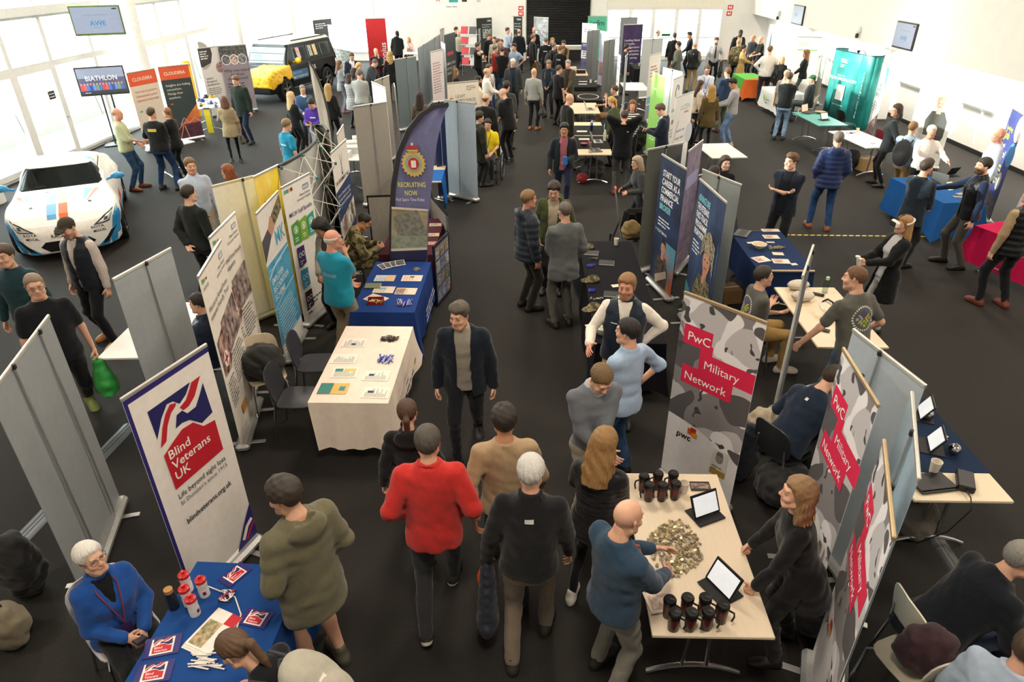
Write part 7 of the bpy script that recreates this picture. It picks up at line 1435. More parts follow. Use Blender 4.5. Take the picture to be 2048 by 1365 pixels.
P(973, 136, 1.8, 75, 'balding man in a white shirt with a dark lanyard', hair='fringe', hc='#8a7a6a', top='shirt', tc='#e6dfd4', bc='#2c3a52', la='fw', ra='fw', fat=1.18, extra=lanyard('#23305a', '#e6e6e6'))
P(956, 152, 1.78, 80, 'dark bearded man in a cream shirt beside the network banner', hair='short', hc='#1c1512', skin='tan', beard=.9, top='shirt', tc='#e2d2bc', bc='#23252a')
P(978, 128, 1.78, 120, 'man in a pale shirt behind the white shirted man', hair='short', hc='#4a3a2c', top='shirt', tc='#c4c8cc', bc='#2a3a54', extra=lanyard('#a8384a', '#dde'))
P(1013, 163, 1.78, 20, 'dark haired man with a rucksack behind the shaven headed man', hair='thick', hc='#2c221a', top='jacket', tc='#3a3c34', bc='#1c1d20', extra=backpack('dark grey rucksack behind the shaven headed man', '#2f3030'))
P(1026, 118, 1.82, 172, 'white haired man in glasses and an open charcoal blazer', hair='short', hc='#d4cec4', top='blazer', tc='#33373b', inner='#1b2a34', bc='#17191c', glasses=True, hp=14, la='dn', ra='dn')
P(1068, 136, 1.78, 20, 'bald man in a light grey shirt with a dark shoulder bag', hair='bald', hc='#a08070', top='sweater', tc='#9a9a94', bc='#1a1d26', shoe='#a8642c', extra=bag('dark shoulder bag and coat on the light grey shirt man', 1, '#241c1a', .34, .30, 'shoulder_bag', 'bag'))
P(1097, 121, 1.8, 195, 'man in a navy jumper with a tan rucksack strap looking down', hair='short', hc='#7a6a58', top='sweater', tc='#1e2838', bc='#23252a', hp=25, la='lo', ra='lo', extra=backpack('tan rucksack on the navy jumper man', '#7a6648'))
P(1118, 130, 1.78, 55, 'young man in a black leather jacket beside the tweed jacket man', hair='crop', hc='#4a3c32', top='jacket', tc='#131416', bc='#101114', la='lo', ra='dn', sleeve='short', glasses=True)
P(1136, 120, 1.82, 195, 'grey haired man in an open brown tweed jacket at the centre tables', hair='short', hc='#8f887c', top='blazer', tc='#4a4232', inner=('#2a2622', 'plaid', '#4a3a34', 1.2), bc='#4a4638', hp=10, la='lo', ra='dn')
P(1004, 93, 1.82, 5, 'man in a black T-shirt and blue jeans with his back turned', hair='short', hc='#4a3a2c', top='tee', tc='#131416', bc='#2a4468', bkind='denim', la='lo', ra='lo', fat=1.1)
P(1028, 87, 1.84, 215, 'man in a pale blue polo with a hand on his hip', hair='quiff', hc='#241d18', top='polo', tc='#8a9cac', bc='#23252a', la='hp', ra='dn', hy=-15, hp=12)
P(990, 91, 1.76, 70, 'grey haired man in a red jumper in the back crowd', hair='short', hc='#6a6258', top='sweater', tc='#8e241e', bc='#2c2e34', la='lo', ra='lo')
P(955, 85, 1.8, 70, 'man in a black gilet over a pink shirt with folded arms', hair='short', hc='#4a4038', top='gilet', tc='#141518', inner='#d4b0a4', bc='#15161a', la='cr', ra='cr', fat=1.1)
P(979, 67, 1.82, 130, 'man in a black jacket before the leftmost dark green banner', hair='short', hc='#5a3c28', top='jacket', tc='#121416', bc='#121316', skin='ruddy', hp=15)
P(989, 74, 1.72, 200, 'person in a beige top in the middle of the back crowd', hair='short', hc='#3a2e26', top='sweater', tc='#a09684', bc='#2c2e32')
P(996, 77, 1.78, 90, 'man in a grey-brown jacket in the middle of the back crowd', hair='short', hc='#5c4634', top='jacket', tc='#5c564c', bc='#2c2e32')
P(1003, 79, 1.72, 180, 'person in a plum top hidden among the back crowd', hair='short', hc='#4a2c24', top='sweater', tc='#5a3a44', bc='#2c2e32')
P(1015, 55, 1.84, 100, 'man in a light blue shirt before the middle dark green banner', hair='short', hc='#4a3426', top='shirt', tc='#b4c2dc', bc='#3a3a34', la='ch', ra='lo')
P(1038, 58, 1.84, 15, 'bald man in a navy jacket seen from behind at the back', hair='fringe', hc='#7a6450', top='jacket', tc='#131820', bc='#121418', fat=1.15)
P(1066, 69, 1.84, 75, 'man in a black blazer and mustard trousers at the back', hair='short', hc='#7a5230', top='blazer', tc='#121419', inner='#d8d2c8', bc='#75602c', la='bk', ra='dn')
P(1068, 54, 1.82, 190, 'grey haired man in a dark jumper before the silver banner', hair='fringe', hc='#6a6058', top='sweater', tc='#15181c', inner='#c8ccd4', bc='#131519')
P(1092, 75, 1.78, 10, 'grey haired man in a black top with white back lettering', hair='short', hc='#6c6862', top='sweater', tc='#121417', bc='#1c2434', extra=chest_logo('#c8ccd0', 0, .3, .16, .03, True))
P(1105, 76, 1.68, 170, 'fair haired woman in the group by the shutter', sex='f', hair='bob', hc='#a88656', top='sweater', tc='#23262c', bc='#1c1d20')
P(1108, 85, 1.78, 60, 'grey haired man in a navy jacket by the shutter', hair='crop', hc='#6a645c', top='jacket', tc='#141a26', bc='#1c1d22', extra=backpack('black rucksack on the navy jacket man by the shutter', '#15161a'))
P(1121, 91, 1.78, 30, 'ginger haired man in a black jacket with a white back print', hair='short', hc='#7a5a38', top='jacket', tc='#121316', bc='#15161a', fat=1.1, extra=chest_logo('#e6e6e6', 0, .30, .17, .06, True, txt='VWS', tw=.17))
P(1127, 81, 1.8, 185, 'bearded man in a dark gilet with yellow trim by the shutter', hair='short', hc='#2c2420', beard=.7, top='gilet', tc='#23242a', inner='#8a6a3c', bc='#23252a', la='lo', ra='lo', hp=15)
# centre aisle
P(1141, 187, 1.82, 70, 'bald man in glasses and a black suit at the centre tables', hair='bald', hc='#b0988a', top='blazer', tc='#1b1b1a', inner='#e2e2e2', bc='#17171a', glasses=True, la='dn', ra='dn', hp=12, fat=1.12)
P(1129, 247, 1.78, 185, 'man in a dark quilted jacket and pink shirt walking up the aisle', hair='thick', hc='#121010', skin='tan', top='jacket', tc='#1c222a', inner='#a05f6a', bc='#16203a', legs='w1', la=(-.10, .26, 1.02), ra='bw', extra=hold('brochure', 'bright blue brochure held by the quilted jacket man', 'leaflet', -1, (.09, .03, .17), '#2c7ad0', (0, .02, .05)))
P(1056, 381, 1.82, 65, 'man in a dark slate padded jacket listening in the aisle trio', hair='short', hc='#7a5c3a', top='puffer', tc='#222a34', bc='#23221e', hood=True, la='dn', ra='dn', shoe='#15130f', skin='ruddy')
P(1108, 366, 1.8, 190, 'dark haired man in a green jacket in the aisle trio', hair='thick', hc='#2c2018', top='jacket', tc='#3c4420', inner='#a49a86', bc='#17181a', hp=18, la='pk', ra='pk', hood=True)
P(1131, 404, 1.83, -22, 'man in a grey suit with his back turned in the aisle trio', hair='crop', hc='#5a5048', top='blazer', tc='#5c5f60', bc='#5a5a54', la='lo', ra='pk', shoe='#2a1f16', fat=1.05)
P(1290, 336, 1.56, -105, 'grey haired woman in a grey coat pushing a pushchair behind the banner', sex='f', hair='bob', hc='#a8947c', top='jacket', tc='#3c3e40', bc='#23252a', la='fw', ra='fw', lean=14, pos=(2.02, 12.0, 0))
P(1250, 221, 1.8, 8, 'man in a black fleece with both hands behind his head', hair='crop', hc='#3c2e26', top='fleece', tc='#121417', bc='#4a4a4c', bkind='denim', la='hd', ra='hd', shoe='#7a2c28', fat=1.12, hp=15, extra=chest_logo('#d8d8d8', .09, .40, .035, .02, True))
P(1266, 201, 1.68, 190, 'woman in a black and white striped jumper smiling', sex='f', hair='bob', hc='#7a5234', top='sweater', tc='#e4e0da', tkind='stripe', tc2='#17181a', ts=.55, bc='#15161a', la='lo', ra='lo')
P(1318, 209, 1.82, -75, 'man in a navy suit looking down at his phone', hair='quiff', hc='#4a3222', top='blazer', tc='#1b2432', inner='#dfe4ec', bc='#1a2230', hp=28, la='ph', ra='ph', extra=phone('phone held by the navy suit man', 1))
P(1222, 193, 1.68, -50, 'blonde woman in a green knitted jumper with a ponytail', sex='f', hair='pony', hc='#c4984c', top='sweater', tc='#5a6446', tkind='stripe', tc2='#3f4a34', ts=1.2, bc='#23252a', legs='st', lean=10, hp=12)
P(1210, 172, 1.78, -75, 'seated man in glasses and a navy polo with a hand at his mouth', hair='short', hc='#4a3526', top='polo', tc='#1a2436', bc='#8a6a4c', legs='sit', la='ch', ra=(.2, .44, .78), glasses=True, beard=.4, pos=(2.42, 20.55, 0))
P(1452, 312, 1.68, 195, 'dark haired woman behind the grey banner looking left', sex='f', hair='long', hc='#3a2a20', top='jacket', tc='#161a22', bc='#1a1c20', hy=-25, skin='pale')
P(1430, 334, 1.62, 60, 'dark haired person whose head shows above the grey banner', sex='f', hair='bob', hc='#231a16', top='sweater', tc='#2c2e34', bc='#1c1d20')
# right middle
P(1587, 307, 1.84, -140, 'young man in a navy overshirt with tattooed folded arms', hair='quiff', hc='#5c3f24', top='jacket', tc='#151d2a', inner='#11151d', sleeve='rolled', bc='#121316', la='cr', ra='cr', hy=25, legs='a1', skin='pale')
P(1680, 264, 1.84, 10, 'man in a navy padded jacket and jeans seen from behind', hair='short', hc='#6c6458', top='puffer', tc='#22305a', bc='#27426a', bkind='denim', la='pk', ra='pk', hood=True, shoe='#8a4c28', legs='a1', fat=1.08)
P(1814, 432, 1.68, -95, 'woman in a black coat wearing a white headset', sex='f', hair='long', hc='#9a7648', top='coat', tc='#101113', inner='#b9b9bc', bot='slim', bc='#c9c9c6', hem=-.42, la=(-.06, .36, 1.10), ra=(.04, .38, 1.12), lh='fist', rh='fist', lean=-4, shoe='#2a2a2c', extra=lambda i: vr_worn(i))
P(1797, 209, 1.80, -60, 'woman in black glasses and a black jacket looking round', sex='f', hair='bob', hc='#33221a', top='jacket', tc='#23282a', bot='slim', bc='#15171a', glasses=True, la='bk', ra='dn', hy=-40, legs='a2')
P(1829, 244, 1.74, 45, 'man in a light blue shirt wearing a black backpack', hair='short', hc='#7c5a34', top='shirt', tc='#9ab0cc', sleeve='long', bc='#a58654', shoe='#4a2a1c', la='lo', ra='dn', legs='w1', extra=backpack('large black backpack on the light blue shirt man', '#15161a', big=1.12))
P(1866, 251, 1.70, 190, 'white haired man in a white shirt gesturing with both hands', hair='short', hc='#e2ded6', top='shirt', tc='#ece2d8', bc='#17181b', la=(-.34, .38, 1.12), ra=(.08, .36, 1.12), lh='open', rh='open', hy=-10, fat=1.1, skin='ruddy')
P(1857, 319, 1.8, 65, 'dark haired man in a navy blazer holding a folder', hair='quiff', hc='#3a2c20', top='blazer', tc='#1c2631', inner='#c4bca8', bc='#17181b', la='lo', ra='lo', beard=.35, legs='a1', shoe='#1a1512')
P(1974, 316, 1.84, -80, 'bearded man in a black gilet and navy sleeves reaching out', hair='short', hc='#23190f', beard=.8, top='gilet', tc='#121316', inner='#1b2842', bc='#4a4843', ra=(.16, .50, 1.22), la='dn', legs='a2', shoe='#17130f', hy=-5, rh='open', extra=chest_logo('#d8d8d8', .09, .33, .05, .02))
P(2004, 256, 1.84, -75, 'bald man in a blue checked shirt before the job advert banner', hair='bald', hc='#b8907c', top='shirt', tc='#d4dae6', tkind='plaid', tc2='#3f5488', ts=1.1, bc='#2a2c32', la='dn', ra='dn', fat=1.2, beard=.4, skin='ruddy')
P(2072, 372, 1.84, -12, 'man in a black padded gilet cut off at the right edge', hair='short', hc='#3a2c20', top='gilet', tc='#15171a', tkind='puff', inner='#a58c6c', bc='#15171b', shoe='#6a2f20', legs='a1', la='dn', ra='dn', fat=1.08)
P(1581, 145, 1.82, 25, 'man in a charcoal jumper and pale jeans seen from behind', hair='short', hc='#4c3826', top='sweater', tc='#1e2224', bc='#8aa6c6', bkind='denim', la='lo', ra='lo', shoe='#17181a', fat=1.08)
P(1575, 139, 1.8, 60, 'bald man in a beige T-shirt behind the charcoal jumper', hair='bald', hc='#b8947e', top='tee', tc='#a89e90', bc='#17181a', fat=1.15, la='dn', ra='lo')
P(1614, 101, 1.7, -70, 'woman with curly auburn hair in a black jacket', sex='f', hair='curly', hc='#8a5a32', top='jacket', tc='#1a1c1e', bot='slim', bc='#4c4e52', la='lo', ra='lo')
P(1566, 113, 1.64, 190, 'blonde woman in a black leather jacket and glasses', sex='f', hair='long', hc='#d0b078', top='jacket', tc='#141412', inner='#2a2a28', bc='#141416', glasses=True, hp=8)
P(1541, 92, 1.92, 8, 'large man in a white shirt with hands on his hips', hair='short', hc='#5c4432', top='shirt', tc='#ddd8d2', bc='#222838', la='hp', ra='hp', fat=1.3)
P(1523, 72, 1.82, -95, 'bald man in a black polo handing something over', hair='bald', hc='#c09c88', top='polo', tc='#101113', bc='#101113', la='fw', ra='fw', fat=1.15, lean=6)
P(1508, 69, 1.82, -110, 'shaven headed man in a dark jacket by the silhouette banner', hair='fringe', hc='#8a7a70', top='jacket', tc='#1c2024', bc='#17181a', skin='ruddy')
P(1483, 60, 1.94, 170, 'tall dark skinned man in a black coat near the back corner', hair='crop', hc='#0c0a09', skin='dark', top='coat', tc='#131417', inner='#c8b8a0', bc='#17181b', hp=22, hem=-.3)
P(1478, 78, 1.76, 25, 'fair haired person with a camouflage rucksack', hair='crop', hc='#b09468', top='jacket', tc='#5c5438', bc='#17181a', extra=backpack('camouflage rucksack near the green tablecloth', '#6d6544', kind='camo', big=1.2))
P(1489, 90, 1.63, 95, 'dark haired woman in a long camel coat', sex='f', hair='bun', hc='#17110e', skin='tan', top='coat', tc='#a88a54', inner='#17181a', bc='#d0a890', la='fw', ra='fw', hem=-.48)
P(1434, 75, 1.84, 182, 'bearded man in a grey shirt and black tie carrying a jacket', hair='short', hc='#3a2a20', beard=.9, top='shirt', tc='#aaaaae', bc='#0f1012', la=(-.26, .18, 1.02), ra='dn', hp=10, extra=both(tie('#121316'), coat_held('dark quilted jacket over the arm of the black tie man', -1, '#1c1a18')))
P(1391, 83, 1.84, 20, 'bald man in a black gilet and tan trousers seen from behind', hair='bald', hc='#b89078', top='gilet', tc='#15171a', inner='#75705f', bc='#a48a5a', la='lo', ra='pk', extra=chest_logo('#e0e0e0', 0, .40, .04, .02, True))
P(1358, 83, 1.82, -60, 'man in glasses and a grey jacket near the glazed doors', hair='short', hc='#2c211b', top='jacket', tc='#686a62', hem=-.24, bc='#9a9c98', glasses=True, la='pk', ra='pk')
P(1350, 66, 1.82, 10, 'man in a black suit jacket and tan trousers near the doors', hair='short', hc='#3c2c22', top='blazer', tc='#121416', bc='#6a5640', la='dn', ra='dn')
P(1379, 64, 1.82, -80, 'dark haired man in black at the glazed doors', hair='quiff', hc='#14100e', skin='tan', top='shirt', tc='#15181c', bc='#15161a', la='lo', ra='lo', hp=15)
P(1316, 59, 1.82, 85, 'balding man in glasses and a cream shirt near the doors', hair='fringe', hc='#8a7c70', top='shirt', tc='#e2d8c4', bc='#2c2e34', glasses=True)
P(1317, 83, 1.8, 90, 'dark skinned man in a beige top beside the grey banner', hair='crop', hc='#0e0b0a', skin='brown', top='sweater', tc='#a08c6c', bc='#1c1d22')
P(1254, 88, 1.8, 80, 'dark bearded man in a navy suit before the purple banner', hair='short', hc='#14100d', skin='tan', beard=.9, top='blazer', tc='#1a2230', inner='#dfe4ea', bc='#1a2230')
P(1416, 131, 1.82, 185, 'man in glasses and a pale V-neck jumper facing this way', hair='short', hc='#5c4434', top='sweater', tc='#d2d8e6', inner='#e8eaf0', bc='#3a3c44', glasses=True, la='lo', ra='lo', hp=12, extra=lanyard('#2c4a9a', '#e6e6ee'))
P(1403, 161, 1.68, 75, 'woman with long dark hair in a cream top', sex='f', hair='long', hc='#3c241c', top='sweater', tc='#d0bca4', bc='#2a2c30', hp=15)
P(1425, 171, 1.7, -5, 'woman with long blonde wavy hair in an olive jacket', sex='f', hair='longwavy', hc='#b08848', top='blazer', tc='#5a4c2c', bot='slim', bc='#1c1c1e', hem=-.28)
P(1457, 135, 1.82, -20, 'fair haired man in a navy jumper and green trousers', hair='short', hc='#6a4c30', top='sweater', tc='#2a3c58', inner='#d8dce4', bc='#44523a', shoe='#4a2a1e', la='lo', ra='lo')
P(1464, 157, 1.84, -70, 'young man in a grey sweatshirt and jeans reading a tablet', hair='quiff', hc='#17120f', skin='tan', top='sweater', tc='#a4a4a4', bc='#7694bc', bkind='denim', shoe='#c4b498', la='fw', ra='fw', hp=25, legs='a1', extra=hold('tablet', 'tablet held by the grey sweatshirt man', 'tablet', 1, (.16, .23, .012), '#c8b4b0', (-.08, 0, .02), 20))
P(1393, 204, 1.66, 100, 'dark haired woman in a red plaid top sitting behind the white banner', sex='f', hair='long', hc='#1c1310', top='shirt', tc='#6a1c24', tkind='plaid', tc2='#16100f', ts=.8, bc='#17181a', legs='sit', hp=22, la=(-.1, .36, .74), ra=(.1, .36, .74), pos=(4.05, 19.2, 0))
P(1606, 168, 1.8, -60, 'man in a green cap sitting with outstretched legs by the teal stand', hair='crop', hc='#2a3a2c', top='jacket', tc='#1c2226', bc='#3a3e44', legs='sit', pos=(8.72, 22.35, 0), extra=cap('#1f5a34'))
for key, lb, c in (('seated white haired', 'pale grey chair under the seated woman in blue fleece', '#c9c4c4'), ('seated soldier', 'cream chair under the seated soldier', '#e6d8bd'), ('seated man in glasses and a grey', 'black chair under the seated man in glasses', '#1c1c1e'), ('man in a dark suit sitting', 'cream chair under the man in the dark suit', '#e2d9c4'), ('hunched man', 'dark chair under the hunched man in navy', '#222428'), ('seated person in a navy', 'white chair behind the plain grey banner', '#dfe2e4'), ('seated man in glasses and a navy', 'white chair at the third centre table', '#e9e6e0'), ('man in a green cap', 'beige chair left of the teal stand', '#cfc4a8'), ('blonde woman sitting', 'white chair under the blonde woman at the back wall', '#e9e9e6'), ('red plaid', 'white chair behind the white blue lettered banner', '#e6e2da'), ('fair brown hair', 'dark chair before the black award banner', '#2a2a2c'), ('person in a pale blue', 'grey chair at the lower right corner', '#9a9894')):
    q = [p for p in PEOPLE if key in p['label']][0]; chair(q.location.x, q.location.y, math.degrees(q.rotation_euler.z), lb, c)
# ---------------------------------------------------------------- things on and around the tables
TZ = .745
def on(px, py, z=TZ):
    if px < 60: return (px, py, z)               # already metres on the floor plan
    p = at(px, py, z); return (p.x, p.y, z)
def paper(px, py, w, h, rz, label, col='#e9dfd2', blocks=(), n=5, cat='leaflet', z=TZ+.002, lc='#6a645e', name='leaflet'):
    o = thing(name, label, cat, on(px, py, z), rad(rz)); G().box((0, 0, .0015), (w, h, .003), M(col, .5)).build('sheet', o, None); g = G(); r = random.Random(int(px+py)); y = h*.38
    for (x0, y0, x1, y1, c) in blocks: g.poly([(x0*w, y0*h, .0036), (x1*w, y0*h, .0036), (x1*w, y1*h, .0036), (x0*w, y1*h, .0036)], M(c, .5) if isinstance(c, str) else c)
    for i in range(n): l = w*r.uniform(.3, .8); g.poly([(-w*.42, y, .0033), (-w*.42+l, y, .0033), (-w*.42+l, y-h*.02, .0033), (-w*.42, y-h*.02, .0033)], M(lc, .6)); y -= h*.8/max(n, 6)
    if g.f: q = g.build('print', o, None); q['kind'] = 'stuff'
    return o
def item(name, label, cat, px, py, prof, mats, z=TZ, n=16, group=None, extra=None):
    """turned things: list of (part name, profile, material)"""
    o = thing(name, label, cat, on(px, py, z), 0, group)
    for pn, pr, m in zip(name and [q[0] for q in prof], [q[1] for q in prof], mats): G().lathe(pr, m, n).build(pn, o, 40)
    if extra: extra(o)
    return o
def cyl_p(r, h, r2=None): return [(.001, 0), (r, 0), (r2 or r, h), (.001, h)]
def mug(px, py, label, group, rz):
    o = thing('travel_mug', label, 'mug', on(px, py), rad(rz), group); G().lathe([(.001, 0), (.032, 0), (.034, .01), (.041, .145), (.001, .145)], M('#1b1012', .3), 18).build('mug_body', o, 40); G().lathe([(.0365, .05), (.040, .115)], M('#5c1a1e', .3), 18, caps=False).build('print_band', o, 40)
    G().lathe([(.001, .143), (.044, .143), (.044, .160), (.038, .170), (.001, .168)], M('#121213', .35), 18).build('lid', o, 40); G().box((.012, 0, .171), (.03, .014, .006), M('#3a3a3c', .4), b=.002).build('lid_slider', o); G().tube([(.040, 0, .13), (.075, 0, .125), (.08, 0, .09), (.07, 0, .045)], .007, M('#121213', .4), 7).build('handle', o)
for k, (x, y) in enumerate(((1285, 982), (1313, 977), (1343, 977), (1296, 1000), (1322, 1000), (1348, 997))): mug(x, y, 'black and red travel mug in the far cluster of six on the mug table', 'travel mugs far cluster', 200)
for k, (x, y) in enumerate(((1335, 1232), (1370, 1228), (1405, 1228), (1345, 1258), (1378, 1258), (1411, 1256), (1440, 1243))): mug(x, y, 'black and red travel mug in the near cluster of seven on the mug table', 'travel mugs near cluster', -30)
def cup(px, py, label, z=TZ, s=1.0): item('paper_cup', label, 'cup', px, py, (('cup_body', [(.001, 0), (.028*s, 0), (.040*s, .105*s), (.036*s, .105*s), (.026*s, .01), (.001, .01)]),), (M('#e8dfd0', .6),), z)
cup(1366, 985, 'cream paper cup beside the far mugs'); cup(1232, 490, 'white paper cup at the far end of the black table'); cup(1866, 945, 'cream paper cup on the sphere table', s=1.15)
def stand_tablet(px, py, rz, label):
    o = thing('tablet_stand', label, 'tablet', on(px, py), rad(rz)); rt = Matrix.Rotation(rad(-28), 4, 'X'); G().box((0, .02, .10), (.25, .012, .19), M('#131416', .4), rot=rt, b=.004).build('tablet_case', o); G().box((0, .0125, .101), (.215, .004, .155), M('#d6dade', .2, emit=.35), rot=rt).build('screen', o); G().box((0, .0, .006), (.25, .20, .008), M('#131416', .7), b=.003).build('folio_cover', o)
stand_tablet(1410, 1030, 25, 'black tablet in a folio stand in the middle of the mug table'); stand_tablet(1440, 1180, -60, 'black tablet in a folio stand at the near right of the mug table')
paper(1400, 973, .17, .11, 0, 'dark photo leaflet beside the far mugs', '#2a2522', ((-.45, -.3, .45, .3, PH('#4a3a38', '#a08a80', 4)),), 0); paper(1318, 1196, .20, .24, 12, 'pale picture leaflet under the near mugs', '#d8c8b8', ((-.4, -.4, .4, .1, PH('#a08878', '#d8c8bc', 3)),), 2)
g = G(); r = random.Random(4); mg, ms = M('#b9a678', .35, .6), M('#8f8876', .4, .5)
for i in range(420):
    a, q = r.uniform(0, 6.28), math.sqrt(r.random()); x, y = .20*q*math.cos(a), .27*q*math.sin(a)*(1+.2*math.sin(a*2)); nrm = Vector((r.uniform(-.5, .5), r.uniform(-.5, .5), 1)); g.lathe([(.001, 0), (.0125, 0), (.0125, .003), (.001, .003)], (mg, ms)[i % 2], 7, (x, y, .004+.022*(1-q)*r.random()), nrm)
o = g.build('badge_pile', None, None); o.location = on(1350, 1095); tag(o, 'heap of small bronze badges in clear bags on the mug table', 'badges', kind='stuff')
# cream table
W2 = '#efe6da'
for px, py, rz, lb, bl in ((709, 686, 90, 'white text leaflet at the far left of the cream table', ((-.3, -.1, -.1, .1, '#3a4058'),)), (689, 718, 90, 'faint yellow leaflet left of centre on the cream table', ()), (690, 746, 92, 'leaflet with a green square on the cream table', ((.1, .1, .4, .4, '#3a8a80'), (.1, -.4, .4, .05, '#d8c070'))), (753, 752, 88, 'white leaflet with a navy square near the right of the cream table', ((-.05, .1, .15, .3, '#2c2c5c'),)), (752, 786, 88, 'white leaflet with a navy square at the near right of the cream table', ((-.05, .1, .15, .3, '#2c2c5c'),))): paper(px, py, .20, .28, rz, lb, W2, bl, 14)
paper(667, 778, .20, .30, 90, 'teal and yellow brochure at the near left of the cream table', '#d9b565', ((-.5, .05, .5, .5, '#3c8078'), (-.2, -.4, .2, -.2, '#4a8a8c')), 2)
def heap(px, py, label, cols, n, sx, sy, kind='pen', seed=1, z=TZ, name=None, cat='pens'):
    g = G(); r = random.Random(seed)
    for i in range(n):
        x, y, a = r.uniform(-sx, sx), r.uniform(-sy, sy), r.uniform(0, 3.14) if kind != 'pen' else r.uniform(-.5, .5); c = M(r.choice(cols), .35); zz = .006+.02*r.random()
        if kind == 'pen': g.cyl((x-.06*math.sin(a), y-.06*math.cos(a), zz), (x+.06*math.sin(a), y+.06*math.cos(a), zz+.004), .005, c, 6)
        elif kind == 'ring': g.tube([(x+.018*math.cos(t), y+.018*math.sin(t), zz+.006*math.sin(2*t+a)) for t in (k*math.pi/4 for k in range(8))], .004, c, 5, True)
        else: g.lathe([(.001, 0), (.012, .003), (.008, .014), (.001, .016)], c, 7, (x, y, zz))
    o = g.build(name or 'pen_heap', None, 40); o.location = on(px, py, z); return tag(o, label, cat, kind='stuff')
heap(780, 680, 'tangle of black keyrings on the cream table', ['#1c1a18', '#3a3430', '#8a8478'], 46, .09, .045, 'ring', 2, cat='keyrings'); heap(772, 721, 'heap of blue pens on the cream table', ['#1f2f9c', '#2a3cb8', '#c8ccd8'], 34, .07, .04, 'pen', 3)
# royal blue table
for k, (px, py) in enumerate(((768, 533), (778, 530), (790, 528), (800, 526))): paper(px, py, .14, .20, 35-k*6, 'dark photo card in the fan at the far end of the blue table', '#e2ddd4', ((-.42, -.42, .42, .42, PH('#2c3440', '#7a7a78', 4)),), 0, name='photo_card', cat='photo', z=TZ+.003+k*.003)['group'] = 'fan of photo cards'
for px, py, rz, lb, c, bl in ((770, 557, 90, 'pale blue and sand brochure on the blue table', '#c4ccd0', ((-.5, -.5, .5, -.05, '#d0b48c'),)), (824, 557, 90, 'cream leaflet at the right of the blue table', '#e0cdb8', ((.1, -.1, .3, .1, '#4a4038'),)), (768, 580, 88, 'cream leaflet half under the green notebook', '#dccbb4', ((.0, -.1, .35, .25, '#8ca8b4'),)), (812, 583, 88, 'cream leaflet with a brown photo on the blue table', '#e2ccb4', ((-.45, .05, .4, .48, PH('#6a4a3c', '#b09a84', 4)),)), (752, 598, 60, 'blank cream paper behind the red sweet box', '#dcc8ac', ())): paper(px, py, .20, .28, rz, lb, c, bl, 4)
o = thing('notebook', 'olive green notebook on the blue table', 'notebook', on(746, 573, TZ+.006), rad(3)); G().box((0, 0, .008), (.21, .15, .016), M('#777a58', .7), b=.003).build('cover', o); G().box((.004, 0, .008), (.204, .142, .012), M('#d8d0bc', .7)).build('pages', o)
o = thing('sweet_box', 'open red box of sweets on the blue table', 'box', on(752, 607), rad(5)); [G().box(c, s_, M('#8a1c1c', .5)).build('side', o) for c, s_ in (((0, -.05, .025), (.2, .006, .05)), ((0, .05, .035), (.2, .006, .07)), ((-.1, 0, .025), (.006, .1, .05)), ((.1, 0, .025), (.006, .1, .05)))]; G().box((0, 0, .004), (.2, .1, .006), M('#8a1c1c', .5)).build('bottom', o)
heap(752, 606, 'gold wrapped sweets in the red box', ['#c8a850', '#8a6a3c', '#d8d0b8'], 40, .085, .04, 'blob', 5, TZ+.012, 'sweets', 'sweets'); heap(808, 608, 'heap of blue and silver pens on the blue table', ['#1f2f9c', '#2438b0', '#c8ccd4', '#b09a70'], 48, .085, .05, 'pen', 6); heap(834, 540, 'small heap of bronze trinkets on the blue table', ['#8a7a5c', '#b0a080'], 14, .04, .03, 'ring', 7, cat='trinkets')
for k, (px, py, c) in enumerate(((871, 450, '#c8b494'), (866, 470, '#c4b070'), (863, 487, '#c86a4a'))): paper(px, py, .20, .14, 5, ('grey photo leaflet', 'yellow strip leaflet', 'orange red leaflet')[k]+' on the maroon cloth', c, ((-.4, -.3, .2, .3, PH('#5a6a80', '#b0a890', 3)),), 0)
# black table beside the aisle
def capitem(px, py, rz, label):
    o = thing('camouflage_cap', label, 'cap', on(px, py), rad(rz)); F = Field((-.11, -.12, 0), (.11, .2, .12), .012); F.ell((0, 0, .0), (.09, .10, .085), 0); F.add(lambda x, y, z: np.maximum(np.hypot(x/.08, (y-.06)/.12)*.08-.08, np.abs(z-.012)-.008), (-.1, 0, 0), (.1, .2, .03), .01); F.cut(lambda x, y, z: z+0*x+0*y-.002, (-.2, -.2, -.2), (.2, .3, .002), .004); V, Q = F.mesh(); np_mesh('cap_body', V, Q, [M('#6d6544', .9, kind='camo', scale=2)], o)
for k, (px, py) in enumerate(((1176, 497), (1186, 562), (1188, 618))): capitem(px, py, 80+20*k, ('far', 'middle', 'near')[k]+' camouflage cap on the black table')
for k, (px, py) in enumerate(((1182, 507), (1213, 527), (1224, 590))):
    o = thing('notebook', ('dark notebook under the far cap', 'dark notebook in the middle of the black table', 'dark notebook nearest the gilet man')[k], 'notebook', on(px, py), rad(-8)); G().box((0, 0, .009), (.22, .16, .018), M('#23282e', .6), b=.003).build('cover', o); G().box((.003, -.003, .009), (.216, .158, .013), M('#cfcabc', .7)).build('pages', o)
